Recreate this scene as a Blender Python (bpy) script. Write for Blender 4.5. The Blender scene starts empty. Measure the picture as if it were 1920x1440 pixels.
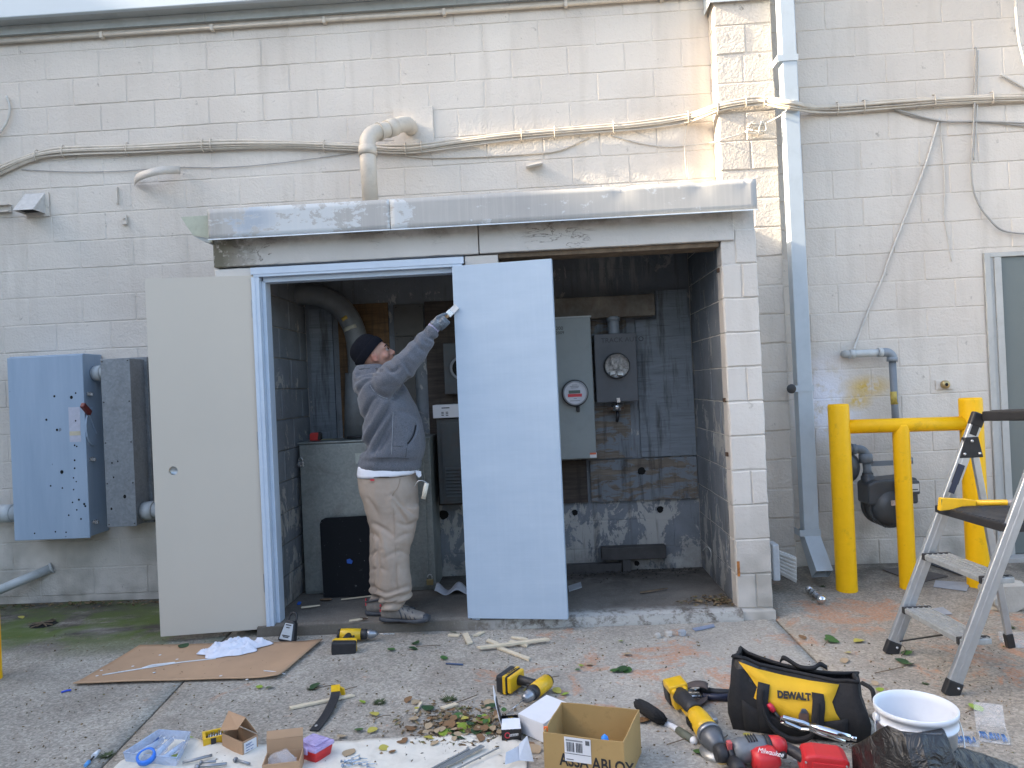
import bpy, bmesh, math, random
from mathutils import Vector, Matrix, noise as mnoise
from math import sin, cos, pi, radians as rad
random.seed(7)
sc = bpy.context.scene
col = sc.collection
# ------------------------------------------------------------------ camera
F, HC = 1380.0, 1.45
YAW, PIT, ROL = rad(-2.35), rad(.21), rad(-2.62)
FW = Vector((sin(YAW)*cos(PIT), cos(YAW)*cos(PIT), sin(PIT)))
R0 = Vector((cos(YAW), -sin(YAW), 0)); U0 = R0.cross(FW)
RT = cos(ROL)*R0 + sin(ROL)*U0; UP = -sin(ROL)*R0 + cos(ROL)*U0
CP = Vector((0, 0, HC))
cd = bpy.data.cameras.new('camera'); cam = bpy.data.objects.new('camera', cd); col.objects.link(cam)
cam.matrix_world = Matrix(((RT.x, UP.x, -FW.x, 0), (RT.y, UP.y, -FW.y, 0), (RT.z, UP.z, -FW.z, HC), (0, 0, 0, 1)))
cd.sensor_width = 36; cd.lens = 36*F/1920; cd.clip_start = .05; cd.clip_end = 2000
sc.camera = cam
# ------------------------------------------------------------------ sky, sun, exposure
SUN_EL, SUN_AZ = rad(25), rad(4.1)          # sun stands to the left, a little in front of the wall plane
wd = bpy.data.worlds.new('World'); sc.world = wd; wd.use_nodes = True
nt = wd.node_tree; bg = nt.nodes['Background']
sky = nt.nodes.new('ShaderNodeTexSky'); sky.sky_type = 'NISHITA'; sky.sun_disc = False
sky.sun_elevation = SUN_EL; sky.sun_rotation = rad(270) - SUN_AZ
sky.air_density = 1.0; sky.dust_density = 4.0; sky.ozone_density = .4
nt.links.new(sky.outputs[0], bg.inputs[0]); bg.inputs[1].default_value = .15
sd = bpy.data.lights.new('sun', 'SUN'); sun = bpy.data.objects.new('sun', sd); col.objects.link(sun)
sd.energy = 4.5; sd.angle = rad(1.2); sd.color = (1, .84, .62)
sun.rotation_euler = Vector((cos(SUN_EL)*cos(SUN_AZ), cos(SUN_EL)*sin(SUN_AZ), -sin(SUN_EL))).to_track_quat('-Z', 'Y').to_euler()
sun.location = (-20, -2, 12)
vs = sc.view_settings; vs.view_transform = 'Standard'; vs.look = 'None'; vs.exposure = 2.28; vs.gamma = 1
sc.render.engine = 'CYCLES'; sc.cycles.max_bounces = 6; sc.cycles.diffuse_bounces = 3; sc.cycles.transparent_max_bounces = 16
# ------------------------------------------------------------------ helpers
def ray(px, py): return FW + RT*((px-960)/F) - UP*((py-720)/F)
def W(px, py, Y):                                   # point of the photograph on the vertical plane y = Y
    d = ray(px, py); return CP + d*(Y/d.y)
def G(px, py, z=0.0):                               # point of the photograph on the level z
    d = ray(px, py); return CP + d*((z-HC)/d.z)
def s2l(c): return tuple(((v/255)/12.92 if v/255 < .04045 else ((v/255+.055)/1.055)**2.4) for v in c)
def V(*a): return Vector(a)

class Mt:
    def __init__(s, name, rough=.6, metal=0, spec=.5):
        s.m = bpy.data.materials.new(name); s.m.use_nodes = True; s.nt = s.m.node_tree
        s.b = s.nt.nodes['Principled BSDF']; s.b.inputs['Roughness'].default_value = rough
        s.b.inputs['Metallic'].default_value = metal; s.b.inputs['Specular IOR Level'].default_value = spec
        s._c = {}
    def n(s, t, **k):
        nd = s.nt.nodes.new('ShaderNode'+t)
        for a, v in k.items():
            if hasattr(nd, a) and a not in nd.inputs.keys(): setattr(nd, a, v)
            else: s.set(nd.inputs[a], v)
        return nd
    def set(s, inp, v):
        if isinstance(v, bpy.types.NodeSocket): s.nt.links.new(v, inp)
        else:
            if inp.type == 'RGBA' and len(v) == 3: v = (*v, 1)
            inp.default_value = v
    def co(s, w='pos'):
        if w not in s._c:
            s._c[w] = s.n('NewGeometry').outputs['Position'] if w == 'pos' else s.n('TexCoord').outputs['Object']
        return s._c[w]
    def map(s, vec, scale=(1, 1, 1), loc=(0, 0, 0), rot=(0, 0, 0)):
        return s.n('Mapping', Vector=vec, Scale=scale, Location=loc, Rotation=rot).outputs[0]
    def noise(s, scale, vec, detail=3, rough=.6, dist=0):
        return s.n('TexNoise', Vector=vec, Scale=scale, Detail=detail, Roughness=rough, Distortion=dist).outputs[0]
    def ramp(s, fac, stops, interp='LINEAR'):
        r = s.n('ValToRGB'); r.color_ramp.interpolation = interp; s.set(r.inputs[0], fac); e = r.color_ramp.elements
        for i, (p, c) in enumerate(stops):
            if i >= 2: e.new(p)
            el = e[i] if i < 2 else e[len(e)-1]
            el.position = p; el.color = (c, c, c, 1) if isinstance(c, (int, float)) else (*c, 1)
        return r.outputs[0]
    def step(s, fac, a, b):                          # 0 below a, 1 above b
        r = s.n('MapRange'); s.set(r.inputs[0], fac); r.inputs[1].default_value = a; r.inputs[2].default_value = b
        return r.outputs[0]
    def mix(s, fac, a, b, blend='MIX'):
        m = s.n('Mix', data_type='RGBA', blend_type=blend)
        s.set(m.inputs[0], fac); s.set(m.inputs[6], a); s.set(m.inputs[7], b); return m.outputs[2]
    def math(s, op, a, b=0, clamp=False):
        m = s.n('Math', operation=op, use_clamp=clamp); s.set(m.inputs[0], a); s.set(m.inputs[1], b); return m.outputs[0]
    def xyz(s, vec): return s.n('SeparateXYZ', Vector=vec).outputs
    def blob(s, vec, c, r, soft=.5, sq=(1, 1, 1)):   # 1 inside an ellipsoid round c, fading out
        d = s.n('VectorMath', operation='SUBTRACT'); s.set(d.inputs[0], vec); d.inputs[1].default_value = c
        m = s.n('VectorMath', operation='MULTIPLY'); s.set(m.inputs[0], d.outputs[0]); m.inputs[1].default_value = sq
        l = s.n('VectorMath', operation='LENGTH'); s.set(l.inputs[0], m.outputs[0])
        return s.step(l.outputs['Value'], r, r*(1-soft))
    def bump(s, h, strength=.3, dist=.01, normal=None):
        b = s.n('Bump', Height=h, Strength=strength, Distance=dist)
        if normal is not None: s.set(b.inputs['Normal'], normal)
        return b.outputs[0]
    def out(s, color=None, normal=None, rough=None, metal=None, alpha=None):
        for k, v in (('Base Color', color), ('Normal', normal), ('Roughness', rough), ('Metallic', metal), ('Alpha', alpha)):
            if v is not None: s.set(s.b.inputs[k], v)
        return s.m

MC = {}
def mat(name, c, rough=.6, metal=0, var=.12, vs=14, bump=0, bs=120, dirt=0, dc=(.06, .05, .04), ds=9, coord='obj', spec=.5, coat=0, wear=0, wc=(.3, .3, .3), bd=.004):
    if name in MC: return MC[name]
    t = Mt(name, rough, metal, spec); v = t.co(coord)
    f = t.noise(vs, v, 4, .65)
    lo = tuple(x*(1-var) for x in c); hi = tuple(min(1, x*(1+var)) for x in c)
    k = t.mix(t.step(f, .3, .7), lo, hi)
    if dirt:
        d = t.noise(ds, v, 6, .7, .6); k = t.mix(t.math('MULTIPLY', t.step(d, .48, .75), dirt), k, dc)
    if wear:
        d = t.noise(ds*3, v, 5, .75, .3); k = t.mix(t.math('MULTIPLY', t.step(d, .58, .66), wear), k, wc)
    nrm = t.bump(t.noise(bs, v, 3, .6), bump, bd) if bump else None
    rg = t.step(t.noise(vs*2.3, v, 3), 0, 1); rr = t.n('MapRange'); t.set(rr.inputs[0], rg)
    rr.inputs[3].default_value = max(.03, rough-.09); rr.inputs[4].default_value = min(1, rough+.09)
    if coat: t.b.inputs['Coat Weight'].default_value = coat
    MC[name] = t.out(k, nrm, rr.outputs[0]); return MC[name]

class MB:                                            # collects geometry of ONE mesh
    def __init__(s): s.v = []; s.f = []; s.sm = []
    def add(s, vs, fs, smooth=False):
        o = len(s.v); s.v += [Vector(p) for p in vs]; s.f += [tuple(i+o for i in f) for f in fs]; s.sm += [smooth]*len(fs); return s
    def box(s, a, b):
        (x0, y0, z0), (x1, y1, z1) = [(min(p, q), max(p, q)) for p, q in zip(a, b)] and tuple(zip(*[(min(p, q), max(p, q)) for p, q in zip(a, b)]))
        return s.add([(x0, y0, z0), (x1, y0, z0), (x1, y1, z0), (x0, y1, z0), (x0, y0, z1), (x1, y0, z1), (x1, y1, z1), (x0, y1, z1)],
                     [(3, 2, 1, 0), (4, 5, 6, 7), (0, 1, 5, 4), (1, 2, 6, 5), (2, 3, 7, 6), (3, 0, 4, 7)])
    def bar(s, p, q, w, h, upv=(0, 0, 1)):           # box beam from p to q, w wide, h high
        p, q = Vector(p), Vector(q); d = (q-p).normalized(); u = Vector(upv)
        sd_ = d.cross(u)
        if sd_.length < 1e-4: sd_ = d.cross(Vector((1, 0, 0)))
        sd_.normalize(); u = sd_.cross(d).normalized()
        vs = [c + sd_*(w/2*i) + u*(h/2*j) for c in (p, q) for i, j in ((-1, -1), (1, -1), (1, 1), (-1, 1))]
        return s.add(vs, [(3, 2, 1, 0), (4, 5, 6, 7), (0, 1, 5, 4), (1, 2, 6, 5), (2, 3, 7, 6), (3, 0, 4, 7)])
    def tube(s, pts, r, n=10, cap=True, smooth=True):
        pts = [Vector(p) for p in pts]; rs = r if isinstance(r, (list, tuple)) else [r]*len(pts); rings = []
        t0 = (pts[1]-pts[0]).normalized(); u = t0.orthogonal().normalized()
        for i, p in enumerate(pts):
            if i == 0: t = pts[1]-pts[0]
            elif i == len(pts)-1: t = pts[-1]-pts[-2]
            else: t = (pts[i+1]-p).normalized() + (p-pts[i-1]).normalized()
            if t.length < 1e-9: t = t0
            t = t.normalized(); u = (u - t*u.dot(t)); u = u.normalized() if u.length > 1e-6 else t.orthogonal().normalized()
            w = t.cross(u); rings.append([p + (u*cos(2*pi*k/n) + w*sin(2*pi*k/n))*rs[i] for k in range(n)])
        return s.loft(rings, cap, smooth)
    def loft(s, rings, cap=True, smooth=True, close=True):
        n = len(rings[0]); vs = [p for r in rings for p in r]; fs = []
        for i in range(len(rings)-1):
            for k in range(n if close else n-1):
                a, b = i*n+k, i*n+(k+1) % n; fs.append((a, b, b+n, a+n))
        s.add(vs, fs, smooth)
        if cap:
            o = len(s.v)-len(vs); m = len(rings)-1
            s.f += [tuple(o+k for k in reversed(range(n))), tuple(o+m*n+k for k in range(n))]; s.sm += [False, False]
        return s
    def cyl(s, p, q, r, r2=None, n=16): return s.tube([p, q], [r, r if r2 is None else r2], n)
    def lathe(s, prof, c=(0, 0, 0), ax=(0, 0, 1), n=24, cap=False):   # prof: (radius, height) along ax from c
        ax = Vector(ax).normalized(); u = ax.orthogonal().normalized(); w = ax.cross(u); c = Vector(c)
        return s.loft([[c + ax*h + (u*cos(2*pi*k/n) + w*sin(2*pi*k/n))*max(r, 1e-4) for k in range(n)] for r, h in prof], cap)
    def prism(s, poly, d):                           # planar polygon (3-D points) pushed along d
        n = len(poly); d = Vector(d); a = [Vector(p) for p in poly]
        fs = [tuple(reversed(range(n))), tuple(range(n, 2*n))] + [(i, (i+1) % n, n+(i+1) % n, n+i) for i in range(n)]
        return s.add(a + [p+d for p in a], fs)
    def grid(s, fn, nu, nv, smooth=True):
        vs = [fn(i/nu, j/nv) for j in range(nv+1) for i in range(nu+1)]; m = nu+1
        return s.add(vs, [(j*m+i, j*m+i+1, (j+1)*m+i+1, (j+1)*m+i) for j in range(nv) for i in range(nu)], smooth)
    def sphere(s, c, r, n=16, m=10, sq=(1, 1, 1)):
        c = Vector(c); R = [[c + Vector((r*sq[0]*sin(pi*j/m)*cos(2*pi*k/n), r*sq[1]*sin(pi*j/m)*sin(2*pi*k/n), r*sq[2]*cos(pi*j/m))) for k in range(n)] for j in range(1, m)]
        s.loft(list(reversed(R)), True); return s
    def xf(s, M, start=0):
        for i in range(start, len(s.v)): s.v[i] = M @ s.v[i]
        return s
    def mesh(s, name, off=None):
        me = bpy.data.meshes.new(name); vs = s.v if off is None else [p-off for p in s.v]
        me.from_pydata([tuple(p) for p in vs], [], s.f); me.polygons.foreach_set('use_smooth', s.sm); me.update(); return me

OFF = {}
def thing(name, label, cat, loc=(0, 0, 0), rot=(0, 0, 0), group=None, world=False, scale=None):
    o = bpy.data.objects.new(name, None); col.objects.link(o); o.location = loc; o.rotation_euler = rot; o.empty_display_size = .1
    if scale: o.scale = (scale,)*3
    tag(o, label, cat, group)
    if world: OFF[o.name] = Vector(loc)
    return o
def tag(o, label=None, cat=None, group=None, kind=None):
    for k, v in (('label', label), ('category', cat), ('group', group), ('kind', kind)):
        if v: o[k] = v
    return o
def fixn(me):
    bm = bmesh.new(); bm.from_mesh(me); bmesh.ops.recalc_face_normals(bm, faces=bm.faces); bm.to_mesh(me); bm.free()
def part(name, mb, m, parent=None, bevel=0, seg=2, loc=None, label=None, fix=True, sub=0, smooth=False, solid=0):
    off = OFF.get(parent.name) if parent is not None else None
    if loc is not None and parent is None: off = Vector(loc)
    me = mb.mesh(name, off); o = bpy.data.objects.new(name, me); col.objects.link(o)
    if fix: fixn(me)
    if smooth: me.polygons.foreach_set('use_smooth', [True]*len(me.polygons))
    if m: me.materials.append(m)
    if parent is not None:
        o.parent = parent
        if parent.name in OFF: OFF[o.name] = OFF[parent.name]
    elif loc is not None: o.location = loc
    if solid: md = o.modifiers.new('solid', 'SOLIDIFY'); md.thickness = solid; md.offset = 0
    if bevel: md = o.modifiers.new('bevel', 'BEVEL'); md.width = bevel; md.segments = seg; md.limit_method = 'ANGLE'; md.angle_limit = rad(40)
    if sub: md = o.modifiers.new('sub', 'SUBSURF'); md.levels = sub; md.render_levels = sub
    if label: o['label'] = label
    return o
def solo(name, mb, m, label, cat, loc, group=None, **k):
    o = part(name, mb, m, None, loc=loc, **k); return tag(o, label, cat, group)
def copyobj(o, name, parent, loc=None, rot=None):
    c = o.copy(); c.name = name; col.objects.link(c); c.parent = parent
    if loc is not None: c.location = loc
    if rot is not None: c.rotation_euler = rot
    return c
def inst(me, name, parent, loc, rot=(0, 0, 0), scale=(1, 1, 1)):
    o = bpy.data.objects.new(name, me); col.objects.link(o); o.parent = parent; o.location = loc; o.rotation_euler = rot; o.scale = scale
    return o
def spline(pts, n=8):                                # Catmull-Rom through points
    P = [Vector(p) for p in pts]; P = [P[0]*2-P[1]] + P + [P[-1]*2-P[-2]]; out = []
    for i in range(1, len(P)-2):
        for k in range(n):
            t = k/n; a, b, c, d = P[i-1:i+3]
            out.append(.5*((2*b) + (c-a)*t + (2*a-5*b+4*c-d)*t*t + (3*b-a-3*c+d)*t**3))
    return out + [P[-2]]
def lerp(a, b, t): return a + (b-a)*t
def sstep(a, b, x): t = max(0, min(1, (x-a)/(b-a))); return t*t*(3-2*t)
def text(s, size, m, parent, loc, rot, depth=.0006, name='lettering', align='LEFT', sx=1.0, bold=0, shear=0):
    cu = bpy.data.curves.new(name, 'FONT'); cu.body = s; cu.size = size; cu.extrude = depth; cu.align_x = align; cu.offset = bold; cu.shear = shear; cu.resolution_u = 3
    tmp = bpy.data.objects.new(name, cu); col.objects.link(tmp)
    dg = bpy.context.evaluated_depsgraph_get(); me = bpy.data.meshes.new_from_object(tmp.evaluated_get(dg)); bpy.data.objects.remove(tmp)
    me.materials.clear(); me.materials.append(m)
    o = bpy.data.objects.new(name, me); col.objects.link(o); o.parent = parent
    off = OFF.get(parent.name) if parent is not None else None
    if off is not None: loc = Vector(loc) - off
    o.location = loc; o.rotation_euler = rot; o.scale = (sx, 1, 1); return o
FACE = (rad(90), 0, 0)                               # lettering that faces the camera side (-y)
# ------------------------------------------------------------------ levels
YW, YF, YP = 5.45, 4.46, 5.28                        # main wall face, closet front face, pilaster face
CH, CW, ZC0, XC0 = .2065, .4172, 3.53-17*.2065, 2.383   # block course height, block length, lowest bed joint, a head joint
def gz(x, y):                                        # paving is a little uneven
    z = .05*sstep(1.35, 1.9, x)*sstep(4.5, 5.6, y) - .03*sstep(-1.9, -2.6, x)*sstep(4.3, 5.4, y)
    return z + .004*mnoise.noise(Vector((x*1.3, y*1.3, 3.1)))
def GG(px, py, dz=0.0):                              # point of the photograph on the paving
    p = G(px, py, 0)
    for _ in range(4): p = G(px, py, gz(p.x, p.y)+dz)
    return p
# ------------------------------------------------------------------ wall materials
def block_paint(name, c1, c2, grime=.5, rough=.55, tex=.5, mark=None):
    t = Mt(name, rough, 0, .35); v = t.co('pos'); x, y, z = t.xyz(v)[0:3]
    big = t.noise(.9, v, 2, .6); k = t.mix(t.step(big, .32, .68), c1, c2)
    inf = t.n('ObjectInfo').outputs['Random']
    k = t.mix(t.math('MULTIPLY', inf, .10), k, (.33, .31, .29))
    streak = t.noise(1, t.map(v, (7, 7, .9)), 2, .7)
    k = t.mix(t.math('MULTIPLY', t.step(streak, .52, .8), grime*.5), k, (.28, .24, .19))
    spots = t.noise(9, v, 4, .75); k = t.mix(t.math('MULTIPLY', t.step(spots, .65, .72), grime), k, (.16, .14, .11))
    low = t.math('MULTIPLY', t.step(z, .75, -.05), t.step(t.noise(3.5, v, 2, .7), .38, .68))
    k = t.mix(t.math('MULTIPLY', low, .75), k, (.17, .16, .13))
    h = t.math('ADD', t.noise(62, v, 2, .62), t.math('MULTIPLY', t.noise(17, v, 1, .6), .9))
    if mark:
        for c_, cc, r_, sq in mark: k = t.mix(t.math('MULTIPLY', t.math('MULTIPLY', t.blob(v, c_, r_, .9, sq), t.step(t.noise(9, v, 4, .7), .36, .5)), .95), k, cc)
    return t.out(k, t.bump(h, tex, .006))
M_WALL = block_paint('beige painted block', (.56, .503, .44), (.645, .592, .525), tex=.75)
_a, _b, _c = W(1545, 735, YW), W(1625, 725, YW), W(1606, 752, YW)
M_WALLR = block_paint('beige painted block with overspray', (.56, .503, .44), (.645, .592, .525), tex=.75, mark=[(tuple(_a), (.70, .70, .76), .26, (.9, 1, .8)), (tuple(_a-Vector((-.02, 0, .16))), (.70, .70, .76), .24, (.8, 1, 1)), (tuple(_b), (.58, .38, .06), .17, (.8, 1, 1.7)), (tuple(_c), (.58, .38, .06), .12, (.9, 1, 1.5))])
M_PIER = block_paint('pale painted block', (.58, .54, .49), (.66, .62, .57), .35)
M_PILA = block_paint('rough painted block', (.53, .465, .395), (.61, .55, .48), .6, tex=1.0)
def gray_peel(name):                                 # grey paint peeling off block inside the closet
    t = Mt(name, .7, 0, .3); v = t.co('pos'); x, y, z = t.xyz(v)[0:3]
    k = t.mix(t.step(t.noise(2.2, v, 5, .65), .3, .7), (.15, .162, .175), (.25, .27, .295))
    pe = t.noise(1, t.map(v, (6, 6, 3.2)), 7, .74, .5); mask = t.step(pe, .575, .60)
    lowm = t.math('ADD', t.math('MULTIPLY', t.step(z, 1.5, .3), .11), 0)
    mask2 = t.step(t.math('ADD', pe, lowm), .60, .625)
    k = t.mix(mask2, k, (.42, .41, .385))
    runs = t.noise(1, t.map(v, (16, 16, 1.2)), 5, .7); k = t.mix(t.math('MULTIPLY', t.step(runs, .57, .72), .55), k, (.07, .065, .055))
    dr = t.math('MULTIPLY', t.blob(v, tuple(W(1150, 505, YW)), .34, .7, (1, 1, 1.5)), t.step(t.noise(1, t.map(v, (22, 22, 2.2)), 4, .7), .47, .56))
    top_dark = t.math('MULTIPLY', t.step(z, 1.8, 2.35), .42); k = t.mix(top_dark, k, (.055, .052, .05)); k = t.mix(t.math('MULTIPLY', dr, .65), k, (.34, .33, .30))  # walls turn darker towards the ceiling, with pale drips
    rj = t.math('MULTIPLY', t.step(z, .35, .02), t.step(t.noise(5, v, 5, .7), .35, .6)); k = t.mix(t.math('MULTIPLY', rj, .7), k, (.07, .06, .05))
    h = t.math('ADD', t.noise(55, v, 4, .6), t.math('MULTIPLY', mask2, -.5))
    return t.out(k, t.bump(h, .6, .006))
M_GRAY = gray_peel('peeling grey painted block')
t = Mt('interior mortar', .9); M_MORT = t.out(t.mix(t.step(t.noise(7, t.co('pos'), 4), .3, .7), (.22, .20, .17), (.34, .31, .26)))
# ------------------------------------------------------------------ block courses
def block_mesh(w, h, seed, d=.045, wob=.0016, ch=.004):
    r = random.Random(seed); pts = []
    def edge(p, q, n):
        for i in range(n):
            t_ = i/n; pts.append((lerp(p[0], q[0], t_), lerp(p[1], q[1], t_)))
    nx = max(2, int(w/.07)); a, b = w/2, h/2
    edge((-a, -b), (a, -b), nx); edge((a, -b), (a, b), 3); edge((a, b), (-a, b), nx); edge((-a, b), (-a, -b), 3)
    P = [(x+r.uniform(-wob, wob), z+r.uniform(-wob, wob)) for x, z in pts]; n = len(P)
    f0 = [(x*(1-2*ch/w), r.uniform(-.0006, .0006), z*(1-2*ch/h)) for x, z in P]; f1 = [(x, ch*.9, z) for x, z in P]; f2 = [(x, d, z) for x, z in P]
    mb = MB(); mb.add(f0 + f1 + f2, [tuple(range(n))] + [(i, n+i, n+(i+1) % n, (i+1) % n) for i in range(n)] + [(n+i, 2*n+i, 2*n+(i+1) % n, n+(i+1) % n) for i in range(n)])
    me = mb.mesh('block'); fixn(me); return me
BM = {}
def get_block(w, h, m, var, wob=.0016):
    k = (round(w, 3), round(h, 3), m.name, var)
    if k not in BM: BM[k] = block_mesh(w, h, hash(k[:2]) % 1000 + var*17, wob=wob); BM[k].materials.append(m)
    return BM[k]
JW = .0062
def course_wall(parent, x0, x1, z0, z1, y, m, phase=0, skip=None, axis='x', sgn=1, jit=.0016, zoff=0, wob=.0016, xref=XC0):
    """blocks in running bond on a vertical face; axis 'x' faces -y, axis 'y' is a side face that faces sgn*x"""
    r = random.Random(int(x0*100+y*37)); k0 = math.floor((z0-ZC0-zoff)/CH+1e-6); k = k0; base = OFF.get(parent.name, Vector((0, 0, 0)))
    while ZC0+zoff+k*CH < z1-.01:
        za, zb = max(z0, ZC0+zoff+k*CH), min(z1, ZC0+zoff+(k+1)*CH)
        xs = xref + ((k+phase) % 2)*CW/2; i = math.floor((x0-xs)/CW)
        while xs+i*CW < x1-.01:
            a, b = max(x0, xs+i*CW), min(x1, xs+(i+1)*CW); i += 1
            if b-a < .03 or zb-za < .03: continue
            cx, cz = (a+b)/2, (za+zb)/2
            if skip and skip(cx, cz, a, b, za, zb): continue
            me = get_block(round((b-a-JW)/.005)*.005, round((zb-za-JW)/.005)*.005, m, r.randrange(5), wob)
            dy = r.uniform(-jit, jit)
            if axis == 'x': inst(me, 'block', parent, Vector((cx, y+dy, cz))-base, (r.uniform(-.002, .002), 0, r.uniform(-.0015, .0015)))
            else: inst(me, 'block', parent, Vector((y+dy, cx, cz))-base, (0, 0, rad(90)*sgn))
        k += 1
# ------------------------------------------------------------------ main building, left of the pilaster
bl = thing('block_building', 'long beige painted concrete block building with white eave above the utility closet', 'building', (-1.5, YW, 0), world=True)
part('mortar_face', MB().box((-6.2, YW+.0036, -.2), (1.40, YW+.25, 4.6)), M_WALL, bl)
course_wall(bl, -4.62, 1.36, ZC0, 4.40, YW, M_WALL, 0, lambda cx, cz, a, b, za, zb: -2.0 < a and b < 1.36 and zb < 2.52)
e1, e2 = W(0, 32, 5.29), W(510, 0, 5.29)
ZE = (e1.z+e2.z)/2 + .0                             # underside of the gutter
M_GUT = mat('pale grey eave metal', (.50, .555, .585), .4, 0, .03, 1, coord='pos')
M_TRIM = mat('grey green trim', (.40, .42, .41), .5, 0, .06, 3, dirt=.2, coord='pos')
zt0 = W(0, 69, YW-.02).z
part('added_sun_screen', MB().box((-6.2, 5.31, ZE+.30), (1.29, 5.7, 6.2)), M_TRIM, bl)  # box added out of view to stop sun reaching the right wall
part('gutter', MB().box((-6.2, 5.29, ZE), (1.30, 5.33, ZE+.30)), M_GUT, bl, bevel=.006)
part('soffit', MB().box((-6.2, 5.332, ZE+.006), (1.30, 5.43, ZE+.02)), M_TRIM, bl)
zs = W(0, 51, YW-.03).z
for i in range(4): part('trim_board', MB().box((-6.2+i*1.9+.001, 5.418, zt0+.005), (min(1.31, -6.2+(i+1)*1.9-.001), 5.447, ZE+.004)), M_TRIM, bl, bevel=.002)
# ------------------------------------------------------------------ wall right of the pilaster
DX0, DX1, DZ1 = W(1843, 480, YW).x, 4.3, W(1850, 474, YW).z     # door opening
br = thing('block_wall', 'beige painted block wall behind the gas meter at the right', 'wall', (2.8, YW, 0), world=True)
part('mortar_face', MB().box((1.40, YW+.0036, -.2), (DX0, YW+.25, 4.6)).box((DX0, YW+.0036, DZ1), (6, YW+.25, 4.6)), M_WALLR, br)
course_wall(br, 1.75, 4.6, ZC0, 4.55, YW, M_WALLR, 0, lambda cx, cz, a, b, za, zb: b > DX0+.02 and zb < DZ1+.1 and a < DX1)
for k in range(12):                                  # cut blocks up to the door frame
    za, zb = ZC0+k*CH, ZC0+(k+1)*CH
    if zb > DZ1+.1: break
    xs = XC0 + (k % 2)*CW/2; a = xs + math.floor((DX0-xs)/CW)*CW
    if DX0-a > .03 and a+CW > DX0+.02:
        w_ = round((DX0-a-JW)/.005)*.005; inst(get_block(w_, round((CH-JW)/.005)*.005, M_WALLR, k % 5), 'block', br, V((a+DX0)/2, YW, (za+zb)/2)-OFF[br.name])
# pilaster
PX0, PX1 = 1.335, W(1450, 100, YP).x
pl = thing('block_pilaster', 'rough block pilaster with sunlit patches beside the grey downspout', 'pilaster', ((PX0+PX1)/2, YP, 0), world=True)
part('mortar_face', MB().box((PX0+.006, YP+.006, -.2), (PX1-.006, YW+.1, 6.2)), M_PILA, pl)  # core runs on unseen above the cap to block sun from the right wall
r_ = random.Random(5)
for k in range(-1, 22):
    za, zb = ZC0+k*CH, ZC0+(k+1)*CH
    if zb > 4.36: break
    cuts = [PX0, PX1] if k % 3 == 1 else [PX0, PX0+(PX1-PX0)*(.47 if k % 2 else .53), PX1]
    for a, b in zip(cuts, cuts[1:]):
        me = block_mesh(b-a-JW, CH-JW, k*3+int(a*50), d=YW-YP, wob=.003, ch=.007); me.materials.append(M_PILA)
        inst(me, 'block', pl, V((a+b)/2, YP+r_.uniform(-.004, .003), (za+zb)/2)-OFF[pl.name])
part('cap_flashing', MB().box((PX0-.03, YP-.03, 4.10), (PX1+.01, YP-.024, 4.34)).box((PX0-.03, YP-.024, 4.10), (PX0-.024, YW-.01, 4.34)), M_GUT, pl)
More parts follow.
